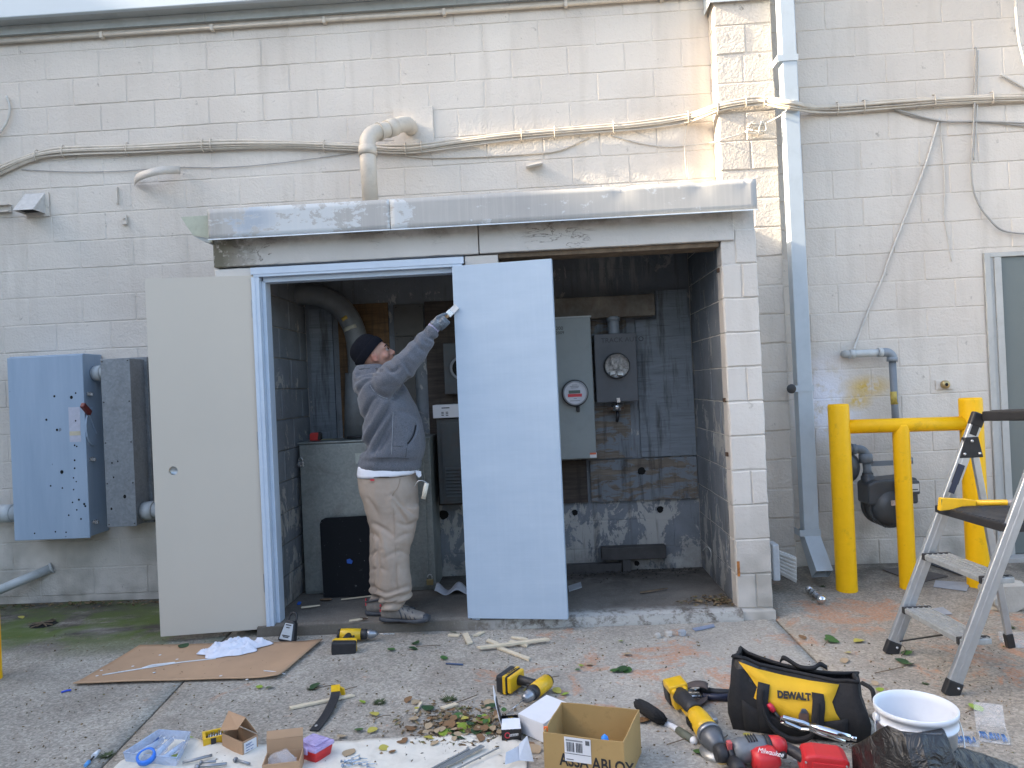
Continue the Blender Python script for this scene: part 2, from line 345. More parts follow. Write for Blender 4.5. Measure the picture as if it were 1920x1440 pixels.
# ------------------------------------------------------------------ ground
def ground_mat():
    t = Mt('exposed aggregate concrete', .85, 0, .25); v = t.co('pos'); x, y, z = t.xyz(v)[0:3]
    k = t.mix(t.step(t.noise(1.6, v, 5, .65), .3, .7), (.285, .255, .215), (.435, .395, .335))
    # right slab is browner
    k = t.mix(t.math('MULTIPLY', t.step(x, 1.25, 1.6), .5), k, (.30, .245, .185))
    g1 = t.n('TexVoronoi', Vector=v, Scale=95.0).outputs['Color']; gb = t.xyz(g1)[0]
    k = t.mix(.40, k, t.ramp(gb, [(0, .25), (.35, .62), (.6, 1.0), (1, 1.55)]), 'MULTIPLY')
    g2 = t.noise(70, v, 4, .7); k = t.mix(.38, k, t.ramp(g2, [(.3, .55), (.7, 1.5)]), 'MULTIPLY')
    sp = t.noise(160, v, 2, .5); k = t.mix(t.math('MULTIPLY', t.step(sp, .66, .76), .45), k, (.62, .60, .56)); k = t.mix(t.math('MULTIPLY', t.step(sp, .34, .26), .55), k, (.05, .045, .04))
    # dirt film
    d = t.noise(2.6, v, 6, .72, .5); k = t.mix(t.math('MULTIPLY', t.step(d, .48, .74), .55), k, (.19, .16, .13))
    # bleached paving before the closet
    bl_ = t.math('MAXIMUM', t.blob(v, (.9, 3.9, 0), 1.0, .9, (1, .9, 1)), t.blob(v, (.3, 3.2, 0), .9, .9)); k = t.mix(t.math('MULTIPLY', bl_, .35), k, (.50, .48, .44))
    # moss along the left wall
    mo = t.math('MULTIPLY', t.step(x, -1.7, -2.2), t.step(y, 4.1, 4.6)); n1 = t.noise(2.2, v, 5, .65, .4)
    k = t.mix(t.math('MULTIPLY', mo, t.math('MULTIPLY', t.step(t.noise(2.8, t.map(v, (1, 2, 1)), 5, .7), .30, .55), .95)), k, (.07, .063, .05)); k = t.mix(t.math('MULTIPLY', t.math('MULTIPLY', mo, t.step(n1, .42, .54)), .9), k, (.105, .145, .035))
    k = t.mix(t.math('MULTIPLY', t.math('MULTIPLY', mo, t.step(t.noise(1.4, v, 4), .55, .7)), .5), k, (.30, .29, .26))
    # dark damp strip along the walls
    dk = t.math('MULTIPLY', t.step(y, 4.75, 5.3), t.step(t.noise(6, v, 4), .3, .6)); k = t.mix(t.math('MULTIPLY', dk, .75), k, (.085, .075, .06))
    # red clay rubbed into the concrete
    rc = t.noise(3.6, v, 7, .72, .8); reg = t.blob(v, (.55, 3.75, 0), 1.25, .8, (1, 1.25, 1)); reg2 = t.blob(v, (1.75, 4.5, 0), .62, .75, (1, 1.1, 1)); reg3 = t.blob(v, (2.5, 3.9, 0), 1.0, .8)
    rr = t.math('MAXIMUM', t.math('MULTIPLY', reg, .82), t.math('MAXIMUM', t.math('MULTIPLY', reg2, 1.15), reg3))
    msk = t.step(t.math('ADD', rc, t.math('MULTIPLY', rr, .17)), .63, .70)
    msk = t.math('MULTIPLY', msk, t.step(t.noise(60, v, 3, .6), .3, .62)); k = t.mix(t.math('MULTIPLY', msk, .75), k, (.50, .215, .10))
    h = t.math('ADD', t.noise(110, v, 3, .6), t.math('MULTIPLY', gb, .8))
    return t.out(k, t.bump(h, .7, .006))
M_GND = ground_mat()
M_SOIL = mat('dark soil', (.05, .042, .035), .95, 0, .3, 30, .5, 80, coord='pos')
gr = part('ground', MB().add([(-200, -200, -.08), (200, -200, -.08), (200, 200, -.08), (-200, 200, -.08)], [(0, 1, 2, 3)]), mat('far paving', (.26, .25, .23), .9, 0, .15, 1, coord='pos')); tag(gr, kind='structure')
JL = [(G(340, 1283), G(190, 1440)), (G(1452, 1160), G(1640, 1352))]          # saw joints seen in the photograph
def jx(j, y): a, b = JL[j]; return a.x + (b.x-a.x)*(y-a.y)/(b.y-a.y)
def slab(name, xa, xb, ya, yb, nx, ny):
    def fn(u, w):
        y = lerp(ya, yb, w); x = lerp(xa(y), xb(y), u); return (x, y, gz(x, y))
    mb = MB(); mb.grid(fn, nx, ny); n = (nx+1)*(ny+1); m = nx+1; b = len(mb.v)
    ed = [i for i in range(m)] + [j*m+nx for j in range(1, ny+1)] + [ny*m+i for i in range(nx-1, -1, -1)] + [j*m for j in range(ny-1, 0, -1)]
    lowv = [mb.v[i]-Vector((0, 0, .075)) for i in ed]; mb.v += lowv; L = len(ed)
    mb.f += [(ed[i], ed[(i+1) % L], b+(i+1) % L, b+i) for i in range(L)]; mb.sm += [False]*L
    return part(name, mb, M_GND, gr, bevel=0)
slab('paving_slab', lambda y: jx(0, y)+.006, lambda y: jx(1, y)-.006, .2, 5.55, 60, 60)
slab('paving_slab', lambda y: -6.5, lambda y: jx(0, y)-.006, .2, 5.55, 40, 50)
slab('paving_slab', lambda y: jx(1, y)+.006, lambda y: 6.5, .2, 5.55, 40, 50)
part('joint_soil', MB().add([(-3, .1, -.05), (4, .1, -.05), (4, 5.6, -.05), (-3, 5.6, -.05)], [(0, 1, 2, 3)]), M_SOIL, gr)
# ------------------------------------------------------------------ unseen blocks added outside the view to shape the shade on this scene
nb = thing('unseen_shade_block', 'tall plain unseen block added on the left to cast the shade', 'building', (-12, 0, 0), world=True)
SH = 2.45 + (9.5+.42)*math.tan(SUN_EL)/cos(SUN_AZ)
M_NB = mat('shade block render', (.45, .42, .38), .8, 0, .1, 1, coord='pos')
part('wall', MB().box((-16, -12, -.05), (-9.5, 3.9, SH)), M_NB, nb); part('wall', MB().box((-16, 3.902, -.05), (-9.502, 9, SH+.35)), M_NB, nb)  # stepped top is shaped to set the shade line on wall and fascia
for i in range(6): part('window', MB().box((-9.52, -9+i*3, 3.2), (-9.46, -7.6+i*3, 4.8)), mat('dark window glass', (.03, .035, .04), .15), nb)
bb = thing('unseen_sky_block', 'plain low unseen block added behind the camera to hold back sky light', 'building', (0, -13, 0), world=True)  # added to cut low sky light on the lower wall
part('wall', MB().box((-9.4, -18, -.05), (16, -13, 4.4)), mat('sky block brown', (.30, .24, .20), .85, 0, .15, 2, coord='pos'), bb)
for i in range(7): part('window', MB().box((-8+i*3.2, -13.04, 1.2), (-6.6+i*3.2, -12.97, 2.8)), mat('dark window glass', (.03, .035, .04), .15), bb)
# ------------------------------------------------------------------ utility closet built against the wall
def wb(tl, br, Y, d): a, b = W(*tl, Y), W(*br, Y); return (a.x, Y, b.z), (b.x, Y+d, a.z)
XL, XI, XO, XLI = -1.99, 1.107, 1.318, -1.75          # left end, right pier inner and outer face, left wall inner face
ZL0, ZL1, ZS = 2.262, 2.44, .065                      # lintel bottom, lintel top, floor level
ZO = .0405                                            # bed joints of the front pier
cl = thing('utility_closet', 'painted block utility closet with sheet metal roof edge, open double doors and dark inside', 'utility closet', ((XL+XO)/2, YF, 0), world=True)
part('mortar_face', MB().box((XI+.005, YF+.006, -.05), (XO-.005, YW-.002, ZL0+.2)), M_PIER, cl)
for k in range(-1, 11):                               # right pier, seen on its narrow front
    za, zb = ZC0+ZO+k*CH, ZC0+ZO+(k+1)*CH
    za = max(za, -.01); zb = min(zb, 2.44)
    xs = [XI, XO] if k % 3 else [XI, (XI+XO)/2+.01, XO]
    if k == 10: xs = [1.19, XO]
    for a, b in zip(xs, xs[1:]):
        me = block_mesh(b-a-.004, zb-za-JW, k*7+int(a*90)+3, d=.12, wob=.0028, ch=.006); me.materials.append(M_PIER)
        inst(me, 'block', cl, V((a+b)/2, YF+random.uniform(-.003, .002), (za+zb)/2)-OFF[cl.name])
part('mortar_bed', MB().box((XI+.010, YF+.13, -.02), (XI+.1, YW-.003, ZL0+.14)), M_MORT, cl)
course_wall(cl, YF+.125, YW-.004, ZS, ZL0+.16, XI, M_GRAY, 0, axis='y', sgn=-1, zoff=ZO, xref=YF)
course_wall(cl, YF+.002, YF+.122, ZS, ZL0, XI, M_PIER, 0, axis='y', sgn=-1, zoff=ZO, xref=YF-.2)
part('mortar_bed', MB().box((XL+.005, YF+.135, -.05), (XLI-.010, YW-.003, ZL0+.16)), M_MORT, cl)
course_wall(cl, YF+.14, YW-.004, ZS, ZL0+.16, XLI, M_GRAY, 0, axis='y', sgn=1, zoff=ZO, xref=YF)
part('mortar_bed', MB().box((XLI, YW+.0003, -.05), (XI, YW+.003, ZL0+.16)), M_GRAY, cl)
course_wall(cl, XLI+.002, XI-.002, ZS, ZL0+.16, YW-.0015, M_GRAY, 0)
M_PIERL = block_paint('mossy painted block', (.50, .49, .46), (.62, .60, .57), .9)
for k in range(0, 11):                                # left pier, mostly behind the open leaf
    za, zb = ZC0+ZO+k*CH, min(ZC0+ZO+(k+1)*CH, ZL0-.004)
    me = block_mesh(.235, zb-za-JW, k+40, d=.12, wob=.003, ch=.006); me.materials.append(M_PIERL)
    inst(me, 'block', cl, V(XL+.12, YF, (za+zb)/2)-OFF[cl.name])
# lintel of two precast beams
def lintel_mat():
    t = Mt('cracked painted lintel', .6, 0, .35); v = t.co('pos'); x, y, z = t.xyz(v)[0:3]
    k = t.mix(t.step(t.noise(1.3, v, 4), .3, .7), (.50, .47, .43), (.59, .56, .52))
    up_ = t.math('MULTIPLY', t.step(z, 2.36, 2.43), t.step(t.noise(4, v, 5, .7), .4, .62)); k = t.mix(t.math('MULTIPLY', up_, .7), k, (.16, .13, .09))
    lf = t.math('MULTIPLY', t.step(x, -1.62, -1.93), t.step(t.noise(11, v, 6, .7), .36, .5)); k = t.mix(t.math('MULTIPLY', lf, .92), k, (.075, .07, .04))
    cn = t.math('ABSOLUTE', t.math('SUBTRACT', t.noise(1, t.map(v, (4, 4, 13)), 5, .62, .8), .5)); cm = t.math('MULTIPLY', t.step(cn, .012, .003), t.step(t.noise(2.1, v, 2), .48, .58)); k = t.mix(t.math('MULTIPLY', cm, .8), k, (.14, .12, .10))
    h = t.math('SUBTRACT', t.noise(30, v, 4, .6), t.math('MULTIPLY', cm, .7)); return t.out(k, t.bump(h, .6, .008))
M_LIN = lintel_mat()
lx = [XL+.004, -.349, -.343, 1.187]
for a, b in ((lx[0], lx[1]), (lx[2], lx[3])):
    def beam(u, w, a=a, b=b): x = lerp(a, b, u); return x
    mb = MB(); n = 26; rings = []
    for i in range(n+1):
        x = lerp(a, b, i/n); q = lambda s: .004*mnoise.noise(Vector((x*9, s, 1)))
        rings.append([V(x, YF-.012+q(1), ZL0+.004+q(2)), V(x, YF+.2, ZL0+.004+q(2)), V(x, YF+.2, ZL1), V(x, YF-.010+q(5), ZL1)])
    mb.loft(rings, True, False); part('lintel', mb, M_LIN, cl, bevel=.006)
M_WOODB = mat('rotten brown timber', (.16, .115, .075), .85, 0, .4, 12, .5, 60, dirt=.6, coord='pos')
part('lintel_timber', MB().box((-.23, YF+.02, ZL0-.026), (1.103, YF+.19, ZL0+.003)), M_WOODB, cl, bevel=.003)
part('ceiling', MB().box((XL+.01, YF+.201, ZL0+.165), (XO-.01, YW-.002, ZL1+.02)), mat('dark grey ceiling', (.13, .13, .13), .9, coord='pos'), cl)  # ceiling in one even dark grey
# sheet metal roof edge
def fascia_mat():
    t = Mt('peeling painted sheet metal', .6, .0, .3); v = t.co('pos'); x, y, z = t.xyz(v)[0:3]
    k = t.mix(t.step(t.noise(2, v, 4), .3, .7), (.36, .35, .335), (.42, .41, .39))
    pn = t.noise(1, t.map(v, (10, 10, 17)), 7, .72, .3)
    reg = t.math('MAXIMUM', t.blob(v, (-1.45, 4.36, 2.54), .62, .6, (1, 1, 2.2)), t.blob(v, (-.80, 4.36, 2.5), .16, .7, (1.2, 1, .6)))
    pm = t.step(t.math('ADD', pn, t.math('MULTIPLY', reg, .19)), .62, .65)
    k = t.mix(pm, k, (.52, .54, .545)); zn = t.math('MULTIPLY', pm, t.math('MULTIPLY', t.blob(v, (-1.72, 4.36, 2.53), .2, .6, (1, 1, 1.6)), t.step(pn, .42, .5))); k = t.mix(zn, k, (.36, .40, .45))
    st = t.noise(1, t.map(v, (60, 60, 2)), 3, .6); k = t.mix(t.math('MULTIPLY', t.step(st, .45, .75), .18), k, (.66, .63, .58))
    e = t.math('MULTIPLY', t.step(x, -1.86, -1.97), t.step(t.noise(8, v, 5), .4, .6)); k = t.mix(t.math('MULTIPLY', e, .5), k, (.22, .18, .12))
    return t.out(k, t.bump(t.math('ADD', pm, t.math('MULTIPLY', t.noise(5, v, 2), .6)), .10, .01))
M_FAS = fascia_mat()
FY, FZ0, FZ1 = 4.36, 2.425, 2.602
for a, b in ((-1.968, -.8625), (-.8595, 1.303)):
    def fs(u, w, a=a, b=b):
        x = lerp(a, b, u); z = lerp(FZ0, FZ1, w); dy = 0
        for dx, s in ((.52, .05), (.98, .045), (1.25, .04)):           # dents in the upper edge
            dy += .010*math.exp(-((x-dx)/s)**2)*max(0, w-.35)*1.4
        return (x, FY+dy+.0015*mnoise.noise(Vector((x*3, z*6, 0))), z - .012*sum(math.exp(-((x-dx)/.035)**2) for dx in (.52, .98))*max(0, w-.6)*2)
    mb = MB(); mb.grid(fs, 60, 6); fp = part('roof_fascia', mb, M_FAS, cl, fix=False, solid=.002)
    part('drip_edge', MB().prism([(a, FY+.002, FZ0), (a, FY-.014, FZ0-.006), (a, FY-.014, FZ0-.011), (a, FY+.002, FZ0-.006)], (b-a, 0, 0)), mat('bright zinc lip', (.60, .64, .68), .35, .6, coord='pos'), cl)
part('roof_deck', MB().box((-1.96, FY+.012, ZL1+.022), (1.30, YW-.003, FZ1-.012)), mat('roof membrane', (.3, .3, .29), .8, coord='pos'), cl)
q = [W(*p, 4.44) for p in ((339, 407), (388, 404), (391, 446), (362, 441), (350, 424))]
part('fascia_end', MB().prism(q, (0, .01, 0)), mat('greenish old flashing', (.40, .42, .33), .6, 0, .1, 8, dirt=.3, coord='pos'), cl)
q = [W(*p, 4.43) for p in ((388, 396), (393, 396), (397, 455), (391, 452))]
part('fascia_end', MB().prism(q, (0, .06, 0)), mat('greenish old flashing', (.4, .4, .3)), cl)
q = [W(*p, 4.45) for p in ((362, 442), (391, 447), (395, 456), (380, 452))]; part('fascia_end', MB().prism(q, (0, .3, 0)), M_TRIM, cl)
# floor slab, raised above the paving, with painted front kerb
def floor_mat():
    t = Mt('dirty closet floor', .9, 0, .2); v = t.co('pos'); x, y, z = t.xyz(v)[0:3]
    k = t.mix(t.step(t.noise(3, v, 6, .7), .3, .7), (.12, .105, .09), (.23, .205, .175))
    k = t.mix(t.math('MULTIPLY', t.step(t.noise(90, v, 3), .55, .72), .5), k, (.33, .31, .27))
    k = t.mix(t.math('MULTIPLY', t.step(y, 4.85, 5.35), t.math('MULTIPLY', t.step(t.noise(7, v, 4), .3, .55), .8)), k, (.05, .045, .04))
    fr = t.math('MULTIPLY', t.step(y, 4.56, 4.45), t.step(x, -.6, -.2)); pn = t.step(t.noise(12, v, 6, .75, .3), .40, .52)
    k = t.mix(t.math('MULTIPLY', fr, t.math('MULTIPLY', pn, .8)), k, (.50, .49, .46))
    fl = t.math('MULTIPLY', t.step(y, 4.435, 4.425), t.step(x, -.3, -.7)); k = t.mix(t.math('MULTIPLY', fl, .6), k, (.09, .08, .065))
    return t.out(k, t.bump(t.noise(70, v, 4), .5, .006))
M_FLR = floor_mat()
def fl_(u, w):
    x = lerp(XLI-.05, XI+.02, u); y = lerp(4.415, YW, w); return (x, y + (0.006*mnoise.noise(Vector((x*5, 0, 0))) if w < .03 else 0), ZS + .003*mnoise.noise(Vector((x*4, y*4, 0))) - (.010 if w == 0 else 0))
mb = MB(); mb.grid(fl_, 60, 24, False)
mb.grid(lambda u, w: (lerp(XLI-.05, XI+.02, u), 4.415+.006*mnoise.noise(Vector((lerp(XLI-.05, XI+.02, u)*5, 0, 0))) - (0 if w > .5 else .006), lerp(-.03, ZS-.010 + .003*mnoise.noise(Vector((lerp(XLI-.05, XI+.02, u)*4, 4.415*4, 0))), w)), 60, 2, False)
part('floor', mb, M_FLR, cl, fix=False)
part('pier_footing', MB().box((XI-.02, 4.432, -.03), (XO+.006, 4.62, .052)), M_PIER, cl, bevel=.006)
# middle post between doorway and open bay
for k in range(0, 11):
    za, zb = ZC0+ZO+k*CH, min(ZC0+ZO+(k+1)*CH, ZL0-.002)
    if za < ZL0: inst(get_block(.205, round((zb-za-JW)/.005)*.005, M_PIER, k % 5), 'block', cl, V(-.335, YF+.004, (za+zb)/2)-OFF[cl.name])
part('post_core', MB().box((-.43, YF+.03, ZS), (-.24, YF+.19, ZL0)), M_MORT, cl)
# steel door frame
M_FRM = mat('fresh pale blue primer', (.48, .56, .66), .32, 0, .05, 5, .05, 60, wear=.15, wc=(.75, .78, .82), coord='pos')
M_FRB = mat('beige primed steel', (.50, .48, .44), .45, 0, .05, 4, coord='pos')
def frame_run(name, a, b, axis, m):
    """rebated steel section: narrow outer face, stop further back"""
    mb = MB()
    if axis == 'z':
        x0, s = a; mb.box((x0, YF-.03, .03), (x0+s*.035, YF+.10, b)).box((x0+s*.0355, YF+.012, .03), (x0+s*.058, YF+.098, b-.02)); mb.box((x0-s*.012, YF-.034, .03), (x0+s*.012, YF-.0305, b))
    else:
        z0 = a; mb.box((-1.735, YF-.028, z0-.045), (-.452, YF+.10, z0)).box((-1.69, YF+.012, z0-.075), (-.49, YF+.098, z0-.0455)); mb.box((-1.75, YF-.032, z0-.03), (-.44, YF-.0285, z0+.012))
    return part(name, mb, m, cl, bevel=.002)
frame_run('door_jamb', (-1.735, 1), 2.19, 'z', M_FRM); frame_run('door_jamb', (-.452, -1), 2.19, 'z', M_FRM)
frame_run('door_head', 2.237, None, 'x', M_FRM)
# the two leaves, swung right back
M_LEAFL = mat('matt beige grey door primer', (.515, .47, .40), .5, 0, .025, 1.2, .03, 40, coord='obj')
def leafr_mat():
    t = Mt('wet pale blue door paint', .22, 0, .5); v = t.co('obj')
    k = t.mix(t.step(t.noise(1, t.map(v, (2.2, 2, 9)), 5, .65), .28, .72), (.375, .465, .57), (.435, .525, .625))
    st = t.noise(1, t.map(v, (40, 1, 1.2)), 4, .65); k = t.mix(t.math('MULTIPLY', t.step(st, .46, .75), .16), k, (.50, .585, .675))
    st2 = t.noise(1, t.map(v, (1.5, 1, 55)), 3, .6); k = t.mix(t.math('MULTIPLY', t.step(st2, .52, .75), .10), k, (.36, .445, .55))
    return t.out(k, t.bump(t.math('ADD', st, st2), .07, .01), t.step(t.noise(3, v, 3), -1.0, 2.2))
M_LEAFR = leafr_mat()
M_HNG = mat('dull hinge steel', (.38, .39, .40), .42, .8, .1, 20, dirt=.2)
def leaf(x_h, y_h, ang, w, z0, z1, m, name_label, hole):
    d = bpy.data.objects.new('door', None); col.objects.link(d); d.parent = cl; d.location = V(x_h, y_h, 0)-OFF[cl.name]; d.rotation_euler = (0, 0, ang); d['label'] = name_label
    th = .045; mb = MB()
    if hole:
        cx, cz, r = hole; n = 24; fr = []
        sqp = []
        for i in range(n):
            a = 2*pi*i/n; c, s_ = cos(a), sin(a); k = max(abs(c), abs(s_)); sqp.append((cx+.06*c/k, cz+.06*s_/k))
        circ = [(cx+r*cos(2*pi*i/n), cz+r*sin(2*pi*i/n)) for i in range(n)]
        vs_ = [(x, 0, z) for x, z in circ] + [(x, 0, z) for x, z in sqp] + [(x, .03, z) for x, z in circ]
        fs_ = [(i, (i+1) % n, n+(i+1) % n, n+i) for i in range(n)] + [(i, 2*n+i, 2*n+(i+1) % n, (i+1) % n) for i in range(n)]
        mb.add(vs_, fs_)
        a0, a1, b0, b1 = cx-.06, cx+.06, cz-.06, cz+.06; X0, X1 = 0, w
        for x0, x1, q0, q1 in ((X0, X1, z0, b0), (X0, X1, b1, z1), (X0, a0, b0, b1), (a1, X1, b0, b1)):
            mb.add([(x0, 0, q0), (x1, 0, q0), (x1, 0, q1), (x0, 0, q1)], [(0, 1, 2, 3)])
        mb.add([(0, 0, z0), (w, 0, z0), (w, 0, z1), (0, 0, z1), (0, th, z0), (w, th, z0), (w, th, z1), (0, th, z1)], [(7, 6, 5, 4), (0, 4, 5, 1), (1, 5, 6, 2), (2, 6, 7, 3), (3, 7, 4, 0)])
        part('leaf_panel', mb, m, d, fix=False)
        part('lock_plate', MB().lathe([(r+.012, 0), (r+.012, .001), (.0, .0012)], (cx+.004, .031, cz), (0, 1, 0)), mat('pale lock steel', (.45, .48, .50), .35, .5), d)
    else: part('leaf_panel', mb.box((0, 0, z0), (w, th, z1)), m, d, bevel=.0025)
    return d
dl = leaf(-2.368, 4.352, math.atan2(.088, .632), .637, .04, 2.203, M_LEAFL, 'beige grey door leaf with empty lock hole', (.115, 1.035, .027))
dr = leaf(-.512, 4.42, -math.atan2(.085, .60), .605, .068, 2.193, M_LEAFR, 'freshly painted pale blue door leaf', None)
for d, x in ((dl, .640),):
    for z in (2.0, 1.19, .32):
        h = part('hinge', MB().cyl((x+.008, -.002, z-.058), (x+.008, -.002, z+.058), .007, n=10).box((x-.022, -.004, z-.055), (x+.004, -.0005, z+.055)), M_HNG, d)
part('wipe_rust', MB().box((XI+.006, YF-.0065, .255), (XI+.022, YF-.0035, .345)), mat('orange rust', (.42, .16, .04), .9, 0, .4, 60, dirt=.6), cl)
for z in (1.31, 2.1, .98): part('hinge_stub', MB().box((XI-.012, YF+.05, z-.012), (XI+.001, YF+.085, z+.012)), mat('rusty iron', (.10, .06, .04), .8, .3, .3), cl)
# ------------------------------------------------------------------ things inside the closet
def ply(name, c1, c2, peel=.0, pc=(.15, .16, .17), sc_=1, band=None):
    t = Mt(name, .75, 0, .25); v = t.co('pos')
    g = t.noise(1, t.map(v, (2.2*sc_, 2.2, 26*sc_)), 6, .68, 1.2); k = t.mix(t.step(g, .32, .68), c1, c2)
    g2 = t.noise(1, t.map(v, (5, 5, 80)), 4, .6, .4); k = t.mix(t.math('MULTIPLY', t.step(g2, .56, .74), .6), k, tuple(x*.35 for x in c1))
    if peel: k = t.mix(t.step(t.noise(1, t.map(v, (4, 4, 14)), 7, .72, .6), .5-peel*.2, .54-peel*.2), k, pc)
    dk = t.noise(1, t.map(v, (14, 14, 1.5)), 5, .7); k = t.mix(t.math('MULTIPLY', t.step(dk, .50, .68), .75), k, (.035, .03, .025))
    return t.out(k, t.bump(g2, .4, .006))
M_PLYO = ply('orange brown plywood', (.085, .05, .025), (.21, .12, .055))
M_PLYG = ply('grey painted plywood', (.165, .185, .205), (.225, .25, .275), .0)
M_PLYW = ply('weathered grey plywood', (.12, .10, .08), (.24, .20, .16), .12, (.19, .21, .23))
M_PLYD = ply('dark stained plywood', (.045, .035, .03), (.10, .08, .065))
boards = [
 ((578, 580), (632, 826), 5.425, .018, M_PLYG, 'narrow grey painted board at the left of the thick pipe'),
 ((632, 572), (738, 826), 5.432, .016, M_PLYO, 'bare orange brown plywood sheet behind the man'),
 ((795, 566), (1010, 940), 5.434, .014, M_PLYD, 'dark stained plywood sheet behind the raised arm'),
 ((1228, 545), (1290, 596), 5.425, .018, M_PLYG, 'small grey board beside the end of the weathered beam'),
 ((1191, 600), (1306, 853), 5.422, .02, M_PLYG, 'large grey painted board beside the round glass meter'),
 ((1040, 592), (1186, 858), 5.43, .016, M_PLYW, 'weathered peeling board behind the two meter boxes'),
 ((1106, 864), (1309, 934), 5.42, .022, M_PLYW, 'wide weathered board with a round hole below the meters'),
 ((1020, 866), (1103, 942), 5.424, .02, M_PLYD, 'short brown stained board low on the back wall'),
]
for tl, br_, Y, d, m, lab in boards:
    a, b = wb(tl, br_, Y, d); mb = MB(); nx = 10
    xs = [lerp(a[0], b[0], i/nx) for i in range(nx+1)]
    rings = [[V(x, Y+.002*mnoise.noise(Vector((x*6, 2, tl[0]))), a[2]+.004*mnoise.noise(Vector((x*30, 0, tl[0])))), V(x, Y+d, a[2]), V(x, Y+d, b[2]), V(x, Y+.002*mnoise.noise(Vector((x*6, 7, 0))), b[2]+.004*mnoise.noise(Vector((x*30, 5, 0))))] for x in xs]
    mb.loft(rings, True, False); solo('plywood_board', mb, m, lab, 'board', ((a[0]+b[0])/2, Y, a[2]), 'boards on the closet back wall')
M_HOLE = mat('black hole', (.004, .004, .004), .9)
for px_, py_, r, Y, lab in ((1203, 883, .028, 5.419, 'hole'), (1078, 961, .022, 5.4475, 'hole'), (1238, 955, .024, 5.4475, 'hole'), (1194, 1056, .02, 5.4475, 'hole'), (832, 965, .035, 5.4475, 'hole')):
    p = W(px_, py_, Y); n = 14; rr = random.Random(px_)
    part('wall_hole', MB().prism([p + V(cos(2*pi*i/n)*r*rr.uniform(.85, 1.15), 0, sin(2*pi*i/n)*r*rr.uniform(.85, 1.15)) for i in range(n)], (0, -.0012, 0)), M_HOLE, cl)
# weathered beam
a, b = wb((1000, 562), (1229, 591), 5.30, .12)
mb = MB(); rings = []
for i in range(13):
    x = lerp(a[0], b[0], i/12); w = lambda s: .005*mnoise.noise(Vector((x*7, s, 4)))
    rings.append([V(x, 5.30+w(1), a[2]+w(2)), V(x, 5.42, a[2]+w(2)), V(x, 5.42, b[2]+w(3)), V(x, 5.30+w(4), b[2]+w(3))])
M_BEAM = mat('grey weathered beam', (.15, .13, .105), .85, 0, .35, 9, .6, 40, dirt=.55, dc=(.07, .03, .015), ds=5, coord='pos')
solo('timber_beam', mb.loft(rings, True, False), M_BEAM, 'weathered grey timber beam with rusty end above the meters', 'beam', ((a[0]+b[0])/2, 5.3, a[2]), bevel=.006)
# thick plastic conduit elbow
YPIPE = 5.30; pp = spline([W(*p, YPIPE) for p in ((540, 552), (570, 551), (605, 556), (640, 578), (662, 612), (671, 655), (673, 720), (668, 830))], 6)
M_PVCG = mat('dusty grey plastic pipe', (.15, .155, .155), .5, 0, .15, 12, dirt=.4, dc=(.09, .085, .075), coord='pos')
cp = thing('conduit_elbow', 'thick grey plastic conduit elbow bending down behind the man', 'pipe', pp[-1], world=True)
part('pipe', MB().tube(pp, .078, 20), M_PVCG, cp); part('coupling', MB().tube([W(669, 700, YPIPE), W(667, 832, YPIPE)], .083, 20), M_PVCG, cp); part('collar', MB().tube([pp[0]+V(-.02, 0, 0), pp[3]], .09, 20), M_PVCG, cp)
pa, pb = W(660, 598, YPIPE-.0785), W(668, 604, YPIPE)
def wrap(name, i0, i1, m, a0, a1):
    mb = MB(); sub = pp[i0:i1+1]; rings = []
    t_ = (sub[-1]-sub[0]).normalized(); s_ = t_.cross(V(0, 1, 0)).normalized()
    for p in sub: rings.append([p + (V(0, -1, 0)*cos(a) + s_*sin(a))*.0795 for a in [lerp(a0, a1, k/6) for k in range(7)]])
    part(name, mb.loft(rings, False, True, False), m, cp, solid=.001)
wrap('sticker', 24, 25, mat('yellowed sticker', (.42, .39, .30), .6), -.9, .5); wrap('sticker', 21, 22, mat('yellow sticker', (.45, .30, .06), .6), -.5, .1)
# galvanised cabinet with black board leaning on it
def galv(name, c1, c2, rough=.42, metal=.55, dirt=.3):
    t = Mt(name, rough, metal, .5); v = t.co('obj')
    vo = t.n('TexVoronoi', Vector=v, Scale=70.0).outputs['Color']; k = t.mix(t.step(t.xyz(vo)[0], 0, 1), c1, c2)
    k = t.mix(.5, k, t.mix(t.step(t.noise(6, v, 5, .7), .3, .7), c1, c2))
    k = t.mix(t.math('MULTIPLY', t.step(t.noise(4, v, 6, .72, .6), .5, .72), dirt), k, (.10, .085, .06))
    return t.out(k, t.bump(t.noise(9, v, 2), .08, .01))
M_GALC = galv('dull galvanised sheet', (.24, .265, .255), (.36, .375, .355), dirt=.4); M_GALD = galv('weathered zinc sheet', (.20, .22, .24), (.31, .335, .36), .45, .5)
a, b = wb((560, 832), (818, 1112), 5.08, .34); a = (a[0], a[1], ZS+.002)
gc = thing('galvanised_cabinet', 'large dull galvanised cabinet standing behind the man', 'cabinet', ((a[0]+b[0])/2, 5.08, ZS), world=True)
part('body', MB().box((a[0], 5.082, a[2]), (b[0], 5.41, b[2]-.004)), M_GALC, gc, bevel=.006)
part('front_panel', MB().box((a[0]+.006, 5.070, a[2]+.02), (b[0]-.045, 5.0815, b[2]-.012)), M_GALC, gc, bevel=.004)
part('lid', MB().box((a[0]-.006, 5.066, b[2]-.004), (b[0]+.006, 5.412, b[2]+.008)), M_GALC, gc, bevel=.003)
part('rating_label', MB().box(*wb((666, 850), (695, 868), 5.0685, .001)), mat('label paper', (.50, .52, .46), .6, 0, .2, 60), gc)
